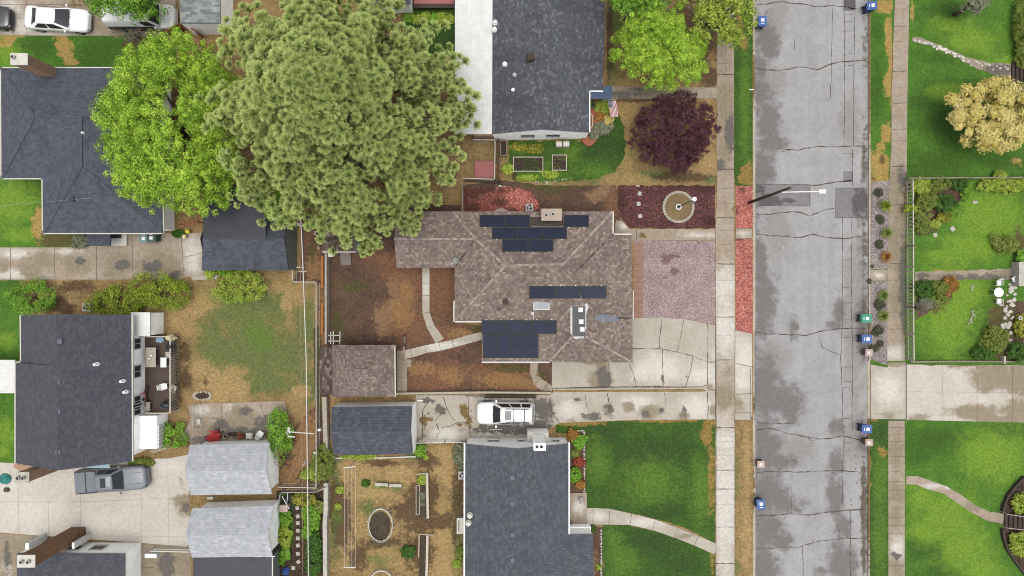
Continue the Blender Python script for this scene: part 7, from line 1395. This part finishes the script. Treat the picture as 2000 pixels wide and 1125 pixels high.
mb = MB(); c = P(594, 905, .1); mb.obox((c[0], c[1], 0), .34, .22, .1, .6); mb.obox((c[0] - .03, c[1], .1), .08, .08, .02, .6, 1); mb.obox((c[0] + .08, c[1] + .04, .1), .08, .08, .02, .6, 1); single('concrete_block', 'hollow grey concrete block in the golden alley grass', 'block', mb, [M['block'], M['black']])
mb = MB(); c = P(616, 888, .8); mb.obox((c[0], c[1], 0), .36, .42, .8); single('utility_box', 'white utility cabinet on the chain-link fence in the alley', 'utility box', mb, M['white'], bevel=.03); mb = MB(); c = P(623, 840, .9); mb.obox((c[0], c[1], 0), .25, .2, .9); single('utility_box', 'small white cabinet at the wall of the dark blue garage', 'utility box', mb, M['white'], bevel=.03)
for x, y, l in ((615, 455, 'upper'), (622, 484, 'lower')): mb = MB(); c = P(x, y, .2); mb.obox((c[0], c[1], 0), .16, .34 if y < 460 else .2, .2); single('concrete_block', f'{l} concrete block in the alley under the pine', 'block', mb, M['block'])
# debris beside the steel-blue house
r = random.Random(8)
for i, (x, y) in enumerate(((940, 842), (955, 838), (968, 843), (1001, 841), (927, 843))):
    mb = MB(); c = Vector(P(x, y, .1)); [mb.bar(c + Vector((r.uniform(-.2, .2), r.uniform(-.15, .15), 0)), c + Vector((r.uniform(-.25, .25), r.uniform(-.2, .2), r.uniform(.0, .2))), .05) for k in range(3)]; single('driftwood', ('first', 'third', 'fourth', 'fifth', 'second')[i] if 0 else ('bleached sticks left of the debris rail', 'bleached sticks above the debris rail start', 'bleached sticks at the debris rail', 'lone bleached stick below the white car', 'small stick at the left end of the debris')[i], 'sticks', mb, M['wood_pale'])
mb = MB(); mb.bar(P(957, 839, .1), P(981, 838, .1), .06); mb.bar(P(957, 851, .3), P(978, 852, .3), .05); single('rail', 'pair of pale rails lying beside the white gable wall', 'rail', mb, M['offwhite'])
mb = MB(); [mb.bar(P(813 + i * 2, 862 - i, .2), P(828 + i * 2, 850 + i, .7), .04) for i in range(4)]; single('branch_pile', 'pile of bare grey branches at the corner of the dark blue garage', 'branches', mb, M['wood'])
mb = MB(); c = P(831, 876, .3); mb.obox((c[0], c[1], 0), .14, .36, .3); single('concrete_block', 'upright pale block beside the green plants at the garage corner', 'block', mb, M['offwhite'])
mb = MB(); c = P(821, 782, .2); mb.obox((c[0], c[1], 0), .45, .12, .25); single('drain_pipe', 'white drain elbow on the driveway above the dark blue garage', 'drain', mb, M['white'])
mb = MB(); c = P(782, 768, .2); mb.obox((c[0], c[1], .1), .8, .2, .1); single('doorstep_plate', 'pale metal plate at the foot of the shed steps', 'plate', mb, M['siding_blue'])
c = P(1136, 978, .5); t = thing('flower_basket', 'red and white flower basket at the edge of the porch slab', 'flower basket', (c[0], c[1], .1)); mb = MB(); mb.cyl(c, .16, .1, .3, 12, 0, .24); mb.build('basket', M['wood_pale'], t); crown('flowers', leafm('white_petals', [C('d8c8c0'), C('f2eeee'), C('b3404a')]), (c[0], c[1], .4), (.32, .34, .2), t, seed=4, nclump=16, cr=.1, per=20, size=.07)
mb = MB(); a = P(1112, 1010, .2); mb.add([(a[0], a[1], .11), (a[0] + .26, a[1] - .6, .11), (a[0] + .3, a[1] - .75, .11), (a[0], a[1] - .75, .11), (a[0], a[1], .2), (a[0] + .26, a[1] - .6, .2), (a[0] + .3, a[1] - .75, .2), (a[0], a[1] - .75, .2)], [(3, 2, 1, 0), (4, 5, 6, 7), (0, 1, 5, 4), (1, 2, 6, 5), (2, 3, 7, 6), (3, 0, 4, 7)]); single('door_mat', 'black mat at the wall on the porch slab', 'mat', mb, M['black'])
mb = MB(); c = P(1150, 275, .3); mb.prism([(c[0] + .62 * math.cos(i * .42) * (1 if i < 8 else .8), c[1] + .42 * math.sin(i * .42)) for i in range(15)], 0, .3); single('clay_step', 'rounded clay-coloured step at the corner of the mottled house', 'step', mb, M['terracotta'])
mb = MB(); mb.tube([P(1153, 221, .5), P(1157, 226, .5), P(1157, 246, .5), P(1152, 251, .5)], .05, 8); single('hose', 'pale looped hose by the porch wall of the mottled house', 'hose', mb, M['stone'])
pot('grey-blue planter pot on the porch of the mottled house', 1158, 205, .26, .4, 'awning_blue', 'deep', 8, .4)
for i, (x, y) in enumerate(((977, 363), (986, 362), (1068, 357), (1246, 363))): mb = MB(); c = P(x, y, .1); mb.obox((c[0], c[1], 0), .3, .16, .1, i); single('edge_stone', ('left pale stone at the corner of the brick gravel', 'right pale stone at the corner of the brick gravel', 'pale flat stone under the green garden strip', 'small dark stone at the top of the lava rock')[i], 'stone', mb, M['stone' if i < 3 else 'block'], bevel=.02)
# ---------------- gated garden on the right
c = P(1951, 571, .72); t = thing('table', 'round white garden table on the gated lawn', 'table', (c[0], c[1], 0)); mb = MB(); mb.cyl(c, .39, .68, .72, 24); mb.build('tabletop', M['white'], t)
for k in range(3): a = k * 2.09; mb = MB(); mb.bar((c[0] + .08 * math.cos(a), c[1] + .08 * math.sin(a), .68), (c[0] + .3 * math.cos(a), c[1] + .3 * math.sin(a), 0), .04); mb.build('leg', M['white'], t)
GC = 'white garden chairs round the table'
for x, y, a, l in ((1953, 553, -1.57, 'white garden chair above the round table'), (1953, 588, 1.57, 'white garden chair below the round table'), (1984, 545, 3.6, 'white garden chair at the end of the garden walk')): chair(l, x, y, a, 'white', 0, .9, GC)
mb = MB(); c = P(1997, 535, 1); mb.box(c[0] - .2, c[0] + .6, c[1] - 1.0, c[1] + 1.0, 0, .9); single('garden_gate', 'grey gate pillar at the right end of the garden walk', 'pillar', mb, M['stone'], bevel=.03)
c = P(1993, 621, .5); mb = MB(); mb.tube([(c[0] + .13 * math.cos(k * .524), c[1] + .13 * math.sin(k * .524), .5) for k in range(13)], .035, 6); mb.bar((c[0], c[1] - .13, 0), (c[0], c[1] - .13, .5), .03); single('garden_hoop', 'small white hoop among the yellow flowers at the right edge', 'hoop', mb, M['white'])
mb = MB(); c = P(1963, 703, .5); mb.box(c[0] - .06, c[0] + .06, c[1] - .3, c[1] + .3, 0, .5); single('gate_post', 'short grey post at the lower edge of the gated garden', 'post', mb, M['wood_pale'])
# dark stairs
t = thing('garden_stairs', 'dark timber steps behind the yellow tree at the top right', 'steps', P(1990, 140)); 
for i in range(5): a = P(1978 + i * 8, 121, .2 + i * .15); b = P(1978 + i * 8 + 8, 160, .2 + i * .15); mb = MB(); mb.box(a[0], b[0] + .03, b[1], a[1], 0, .16 + i * .15); mb.build('tread', M['wood_dark'], t)
t = thing('garden_stairs', 'dark steps with thin white handrails inside the curved wall at the bottom right', 'steps', P(1985, 1022))
for i in range(6): a = P(1964 + i * 9, 1006, .2 + i * .15); b = P(1964 + i * 9 + 9, 1032, .2 + i * .15); mb = MB(); mb.box(a[0], b[0] + .03, b[1], a[1], 0, .12 + i * .15); mb.build('tread', M['wood_dark'], t)
for y0, y1 in ((1004, 1012), (1031, 1037)): mb = MB(); mb.tube([P(1966, y0, .9), P(2015, y1, 1.6)], .03, 6); mb.tube([P(1966, y0, .9), (*P(1966, y0, .9)[:2], 0)], .03, 6); mb.build('handrail', M['stone'], t)
mb = MB(); pts = [(2003, 932), (1985, 950), (1970, 970), (1962, 990), (1960, 1004)], [(1960, 1034), (1962, 1052), (1970, 1075), (1985, 1098), (2003, 1122), (2030, 1150)]
t = thing('garden_wall', 'low dark curved wall round the yellow shrubs at the bottom right', 'wall', P(1965, 1020))
for q in pts: mb = MB(); [mb.bar(Vector(P(*a, .35)) - Vector((0, 0, .17)), Vector(P(*b, .35)) - Vector((0, 0, .17)), .14, .36) for a, b in zip(q, q[1:])]; mb.build('wall_run', M['wood_dark'], t)
sheet('planting_bed', [(2003, 932), (1985, 950), (1970, 970), (1962, 990), (1960, 1034), (1962, 1052), (1970, 1075), (1985, 1098), (2003, 1122), (2300, 1150), (2300, 930)], .03, M['mulch'], 0)
# ================================================================ TREES AND PLANTS
pine('huge round pine with pale green needle tufts in the middle of the block', -12.2, 12.4)
tree('broadleaf_tree', 'large lime green broadleaf tree between the charcoal hip roof and the pine', P(337, 250, 5.5), (6.4, 7.5, 4.2), 'maple', 2, inner=.42, nclump=270, sub=7, cr=.36, per=80, size=.125, bough=1.1, outline=[(0, .98), (45, .92), (90, 1), (135, .95), (180, 1), (225, .96), (270, .97), (312, 1.16), (340, 1.05)], r0=.35, nl=26, lump=.2)
tree('broadleaf_tree', 'small green tree over the van at the top edge', P(255, 0, 4), (3.4, 2.0, 2.4), 'green', 3, nclump=44, sub=7, bough=.8, cr=.38, per=70, size=.13)
tree('broadleaf_tree', 'green tree squeezed between the pine and the garage roof', P(552, 398, 3.4), (1.7, 1.6, 1.8), 'green', 4, nclump=70, cr=.45, per=130, size=.15)
tree('broadleaf_tree', 'bright green front yard tree at the top edge right of the mottled house', P(1293, 98, 4.5), (4.1, 3.6, 3.0), 'maple', 5, inner=.42, nclump=110, sub=7, cr=.32, per=85, size=.115, bough=.9, nl=22, outline=[(0, .95), (45, .8), (90, .9), (150, 1.1), (180, 1.05), (230, .85), (290, 1.12), (330, 1.05)])
tree('broadleaf_tree', 'olive green tree with bare pale limbs leaning over the pavement at the top', P(1405, 26, 5), (3.1, 3.6, 3.0), 'lime', 6, bark='bark_grey', nclump=46, sub=6, bough=.8, cr=.35, per=36, size=.17, nl=46, r0=.28, inner=.6)
tree('broadleaf_tree', 'green tree behind the front yard trees at the top edge', P(1240, -10, 4.5), (3.2, 2.2, 2.6), 'green', 16, bark='bark_grey', nclump=50, sub=7, bough=.8, cr=.36, per=40, size=.17, nl=30)
tree('purple_maple', 'dark purple round maple in the dry front yard', P(1317, 264, 2.4), (3.75, 3.7, 2.2), 'purple', 7, outline=[(0, 1.08), (40, 1.05), (80, 1), (120, .82), (160, 1.0), (190, 1.08), (235, .88), (270, 1), (300, .72), (330, .86)], nclump=110, sub=8, cr=.24, per=46, size=.12, bough=.55, nl=24, lump=.3)
tree('golden_tree', 'pale golden round-leaved tree on the upper right lawn', P(1932, 224, 2.8), (3.1, 2.9, 2.1), 'yellow', 8, nclump=110, cr=.55, per=260, size=.17, spread=.2, lump=.55, outline=[(0, 1.1), (60, 1.1), (95, 1.05), (125, .72), (160, .95), (200, 1.05), (270, .95), (320, .85)])
tree('broadleaf_tree', 'small pale green tree at the top edge of the right lawn', P(1903, 4, 2.5), (1.1, 1.0, 1.2), 'grey', 9, nclump=34, cr=.35, per=90, size=.14)
# bushes by photo position
Q = shrub
Q('round_bush', 'round dark green bush at the top left corner of the tall charcoal house', 58, 582, 50, 1.6, 'green', 20, ry=33, size=.13, cr=.35)
Q('juniper', 'left juniper bush with olive sprays over the charcoal roof corner', 225, 588, 52, 1.7, 'juniper', 21, ry=36, size=.13, cr=.32, z0=.0); Q('juniper', 'right juniper bush with yellow-green sprays beside the left juniper', 310, 568, 62, 1.8, 'juniper', 22, ry=38, size=.13, cr=.34)
Q('lime_bush', 'bright lime bush below the dark garage', 473, 556, 44, 1.5, 'lime', 23, ry=36, size=.12, cr=.3); Q('lime_bush', 'small lime bush on the kerb left of the larger lime bush', 410, 536, 10, .5, 'lime', 24); Q('garden_bush', 'low green bush joined to the lime bush by the garage', 438, 528, 14, .6, 'green', 25)
Q('flowering_bush', 'pale flowering bush under the charcoal hip roof gutter', 156, 470, 18, .7, 'grey', 26, ry=15); Q('low_plant', 'low green plant beside the orange trellis', 350, 456, 13, .3, 'deep', 27, ry=8)
Q('garden_bush', 'green bush beside the white side entry of the tall house', 325, 848, 34, 1.0, 'green', 28, ry=24, cr=.28); Q('low_plant', 'weedy green strip under the south-east corner of the tall house', 275, 905, 26, .5, 'olive', 29, ry=10)
Q('garden_bush', 'tall green bush right of the patio beside the fence', 545, 850, 26, 1.8, 'green', 30, ry=50, size=.14, cr=.34)
Q('garden_bush', 'yellow-green bush at the left of the clothesline', 628, 905, 22, 1.2, 'olive', 31, ry=36, cr=.28); Q('garden_bush', 'golden green bush below the one beside the clothesline', 612, 925, 24, .9, 'lime', 32, ry=16)
Q('flowering_bush', 'yellow flowering bush at the top of the stepping-stone garden', 592, 975, 26, .8, 'flower', 33, ry=14, cr=.16)
for i, (x, y, rx, ry, lf) in enumerate(((556, 1010, 13, 18, 'green'), (557, 1050, 14, 24, 'lime'), (556, 1085, 12, 16, 'green'), (606, 1010, 20, 24, 'green'), (598, 1040, 12, 16, 'green'), (612, 1060, 14, 20, 'deep'), (612, 1105, 16, 26, 'deep'), (624, 990, 10, 12, 'olive'))):
    Q('vegetable_plant', ('green plant, topmost left of the stepping stones', 'lime leafy plant left of the stepping stones', 'green plant beside the black pot', 'large green plant right of the upper stepping stones', 'green plant right of the middle stepping stones', 'dark green plant along the rough wall', 'dark green plant lowest along the rough wall', 'olive plant by the top of the rough wall')[i], x, y, rx, .6, lf, 40 + i, ry=ry, cr=.16)
Q('garden_bush', 'round blue-green bush in the dry lower yard', 797, 1079, 15, .5, 'deep', 50, ry=14); Q('low_plant', 'small dark tuft right of the clothesline', 714, 944, 8, .2, 'deep', 51, stem=False); Q('low_plant', 'yellow-green weed left of the clothesline top', 663, 958, 8, .25, 'lime', 52); Q('low_plant', 'yellow-green weed left of the clothesline middle', 660, 990, 7, .25, 'lime', 53)
Q('low_plant', 'lime plant in the upper plank-edged bed', 824, 937, 9, .5, 'lime', 54, ry=11); Q('low_plant', 'grey-green seedling in the upper plank-edged bed', 825, 968, 6, .25, 'grey', 55); Q('low_plant', 'grey-green seedling low in the upper plank-edged bed', 825, 984, 5, .2, 'grey', 56)
Q('garden_bush', 'green bush at the corner of the dark blue garage', 820, 880, 11, .8, 'green', 57, ry=14); Q('low_plant', 'pale lime plant beside the garage corner bush', 831, 893, 5, .3, 'lime', 58); Q('low_plant', 'lime plants under the eave of the dark blue garage', 700, 893, 30, .35, 'lime', 59, ry=6, cr=.14)
Q('flowering_bush', 'white-flecked dark bush along the steel-blue house wall', 898, 890, 14, .9, 'grey', 60, ry=24, cr=.2); Q('garden_bush', 'green plant by the lower wall of the steel-blue house', 900, 1080, 9, .5, 'olive', 61, ry=14); Q('low_plant', 'yellow-green plant at the bottom wall of the steel-blue house', 893, 1102, 8, .3, 'lime', 62)
for i, (x, y, r, lf) in enumerate(((1118, 850, 11, 'orange'), (1131, 866, 12, 'green'), (1124, 886, 8, 'olive'), (1131, 902, 11, 'red'), (1122, 930, 14, 'green'), (1134, 947, 10, 'orange'), (1141, 857, 7, 'green'))):
    Q('border_shrub', ('orange shrub at the top corner of the flower bed', 'green shrub second down the flower bed', 'olive sprig in the middle of the flower bed', 'reddish shrub in the flower bed by the lawn', 'large green shrub low in the flower bed', 'orange shrub at the bottom of the flower bed', 'small green shrub on the stone edge of the flower bed')[i], x, y, r, .5, lf, 70 + i, cr=.12)
Q('low_plant', 'dark green plant at the end of the white entry wall', 1157, 1034, 8, .4, 'deep', 78, ry=6); Q('low_plant', 'yellow weeds under the porch slab bed', 1170, 1108, 6, .2, 'lime', 79)
for i, (x, y, rx, ry, lf) in enumerate(((1013, 287, 16, 9, 'flower'), (1045, 290, 16, 10, 'flower'), (992, 330, 12, 10, 'lime'), (1030, 347, 20, 6, 'lime'), (1075, 341, 16, 8, 'lime'))):
    Q('low_plant', ('yellow flowers at the top left of the north garden strip', 'yellow flowers under the gable windows', 'lime weeds left of the long raised bed', 'lime weeds below the long raised bed', 'lime weeds below the square raised bed')[i], x, y, rx, .3, lf, 80 + i, ry=ry, cr=.12, stem=False)
for i, (x, y, rx, ry, lf) in enumerate(((1178, 208, 16, 14, 'lime'), (1171, 228, 12, 10, 'orange'), (1176, 250, 20, 14, 'grey'), (1190, 236, 12, 12, 'yellow'), (1160, 262, 10, 10, 'grey'), (1172, 190, 9, 8, 'deep'))):
    Q('border_shrub', ('lime shrub beside the porch flag', 'brown-leaved shrub below the porch', 'pale variegated shrub by the corner step', 'cream leaved shrub under the flag', 'grey shrub against the corner step', 'dark shrub under the blue awning')[i], x, y, rx, .7, lf, 90 + i, ry=ry, cr=.14)
for i in range(6): Q('hosta', ['first', 'second', 'third', 'fourth', 'fifth', 'sixth'][i] + ' leafy plant from the left in the row below the red deck', 797 + i * 16.5, 34 + (i % 2) * 3, 10, .4, 'lime' if i % 3 else 'green', 100 + i, 'leafy row below the red deck', cr=.14, stem=False)
# bare grey shrub
t = thing('bare_shrub', 'leafless grey shrub between the van and the upper lawn', 'shrub', P(262, 66)); g = random.Random(2); mb = MB(); c = Vector(P(268, 72, 0))
for i in range(46):
    a = g.uniform(0, 6.28); e = c + Vector((math.cos(a) * g.uniform(.8, 1.9) * 1.15, math.sin(a) * g.uniform(.3, .9), g.uniform(.5, 1.5))); md = c.lerp(e, .5) + Vector((g.uniform(-.2, .2), g.uniform(-.2, .2), .25)); mb.tube([c, md, e], [.03, .02, .008], 4)
    for k in range(3): s_ = md.lerp(e, g.random()); mb.tube([s_, s_ + Vector((g.uniform(-.5, .5), g.uniform(-.4, .4), g.uniform(0, .3)))], [.014, .006], 4)
mb.build('branches', M['bark_grey'], t)
# gravel strip: grass clumps and round cushions
GG = 'tussocks in the pink gravel strip'
for i, (x, y) in enumerate(((1730, 402), (1731, 455), (1730, 502), (1725, 577), (1725, 617))):
    grass_clump('ornamental_grass', ['topmost', 'second', 'third', 'fourth', 'lowest'][i] + ' arching grass clump in the pink gravel strip', x, y, 15, .6, ('juniper', 'olive', 'orange', 'olive', 'olive')[i], 120 + i, GG, 150); c = P(1718, y + 1, .2); 
for i, (x, y, r) in enumerate(((1717, 376, 9), (1719, 427, 9), (1719, 477, 9), (1717.5, 594, 10), (1716, 646, 11), (1720, 671, 7), (1699, 549, 5), (1705, 520, 3.5), (1707, 680, 8))):
    Q('cushion_shrub', ['topmost', 'second', 'third', 'fourth', 'large fifth', 'sixth', 'kerbside', 'tiny', 'sparse lowest'][i] + ' round cushion shrub in the pink gravel strip', x, y, r, .3, 'dull', 130 + i, 'cushion shrubs in the gravel strip', cr=.12, per=60, size=.06, stem=False)
# mixed hedge bed of the gated garden
for i, (x, y, rx, ry, h, lf) in enumerate(((1800, 365, 22, 16, 1.1, 'lime'), (1835, 362, 20, 14, .9, 'olive'), (1875, 360, 16, 14, .8, 'deep'), (1890, 375, 12, 12, .7, 'green'), (1812, 392, 22, 18, 1.0, 'olive'), (1850, 398, 24, 18, .9, 'deep'), (1868, 412, 16, 12, .7, 'green'), (1802, 425, 18, 18, .9, 'olive'), (1845, 424, 16, 12, .6, 'flower'), (1828, 437, 12, 9, .5, 'lime'), (1778, 407, 10, 9, 1.2, 'lime'), (1805, 448, 16, 9, .5, 'olive'))):
    Q('hedge_shrub', ('lime shrub in the top left corner of the gated garden bed', 'olive shrub at the top of the gated garden bed', 'dark shrub at the top right of the gated garden bed', 'bright shrub at the right tip of the gated garden bed', 'olive shrub behind the upper slatted fence', 'dark broad shrub in the middle of the gated garden bed', 'green shrub at the right edge of the gated garden bed', 'olive shrub low along the slatted fence', 'yellow flowering shrub at the lower edge of the bed', 'lime shrub beside the yellow flowering one', 'lime shrub growing through the slatted fence', 'olive ground plant at the foot of the bed')[i], x, y, rx, h, lf, 150 + i, ry=ry, cr=.2, size=.11)
for i, (x, y, rx, ry, h, lf) in enumerate(((1808, 565, 20, 18, .8, 'deep'), (1836, 562, 20, 16, .8, 'olive'), (1855, 557, 16, 18, .7, 'orange'), (1835, 588, 20, 12, .6, 'olive'), (1812, 592, 18, 12, .6, 'grey'))):
    Q('hedge_shrub', ('dark shrub below the garden walk by the slatted fence', 'olive shrub below the garden walk', 'orange-tipped shrub at the right of the lower bed', 'yellow-green shrub on the lower tip of the lower bed', 'grey shrub spreading low in the lower bed')[i], x, y, rx, h, lf, 170 + i, ry=ry, cr=.2, size=.11)
t = thing('bare_shrub', 'leafless pale shrub leaning over the slatted fence', 'shrub', P(1782, 598)); mb = MB(); g = random.Random(6); c = Vector(P(1786, 600, 0))
for i in range(44): a = g.uniform(0, 6.28); e = c + Vector((math.cos(a) * g.uniform(.4, 1.0), math.sin(a) * g.uniform(.3, .75), g.uniform(.6, 1.5))); mb.tube([c, c.lerp(e, .5) + Vector((0, 0, .2)), e], [.03, .025, .012], 4)
mb.build('branches', M['bark_grey'], t)
Q('hedge', 'long lime hedge along the rail fence on the right', 1965, 362, 46, 1.0, 'lime', 180, ry=14, cr=.26, size=.12, cat='hedge'); Q('hedge', 'lime hedge section cut by the right edge', 2030, 355, 40, 1.1, 'lime', 181, ry=18, cr=.26, size=.12, cat='hedge'); Q('hedge_shrub', 'small light shrub at the start of the lime hedge', 1955, 342, 12, .9, 'lime', 182)
Q('hedge', 'dark olive hedge at the right edge above the steps', 1998, 45, 17, 1.2, 'olive', 183, ry=50, cr=.28, size=.12, cat='hedge'); Q('hedge', 'dark olive hedge piece just above the timber steps', 2000, 108, 15, 1.1, 'olive', 184, ry=24, cr=.26, size=.12, cat='hedge'); Q('garden_bush', 'dark bush behind the golden tree at the right edge', 2000, 190, 16, 1.2, 'deep', 185, ry=26)
Q('small_conifer', 'small round shrub with bare middle on the gated lawn', 1966, 477, 24, .9, 'olive', 186, ry=18, cr=.2); Q('garden_bush', 'green shrub at the right edge above the garden walk', 1998, 505, 12, .8, 'green', 187, ry=16)
Q('garden_bush', 'spreading olive shrub beside the garden walk', 1945, 665, 26, 1.0, 'olive', 188, ry=30, cr=.24); Q('garden_bush', 'dark shrub at the lower end of the garden walk', 1925, 690, 26, .8, 'deep', 189, ry=16, cr=.24); Q('flowering_bush', 'yellow flowering plants at the right edge of the garden walk', 1995, 635, 12, .6, 'flower', 190, ry=26, cr=.16); Q('garden_bush', 'dark shrub in the lower right corner of the gated garden', 1990, 685, 18, 1.0, 'deep', 191, ry=20, cr=.24)
Q('garden_bush', 'yellow-green shrub above the steps inside the curved wall', 1996, 985, 18, .9, 'lime', 192, ry=20, cr=.22); Q('garden_bush', 'yellow-green shrub below the steps inside the curved wall', 1992, 1062, 20, .9, 'lime', 193, ry=26, cr=.22)
for i, (x, y) in enumerate(((1896, 562), (1898, 612), (1895, 625))): mb = MB(); c = Vector(P(x, y, .05)); g = random.Random(i); [mb.tube([c + Vector((g.uniform(-.1, .1), g.uniform(-.3, .3), .02)), c + Vector((g.uniform(-.3, .3), g.uniform(-.5, .5), .12))], .02, 5) for k in range(6)]; single('fallen_twigs', ('upper pale twigs on the gated lawn', 'middle pale twigs on the gated lawn', 'lower pale twigs on the gated lawn')[i], 'twigs', mb, M['wood_pale'])
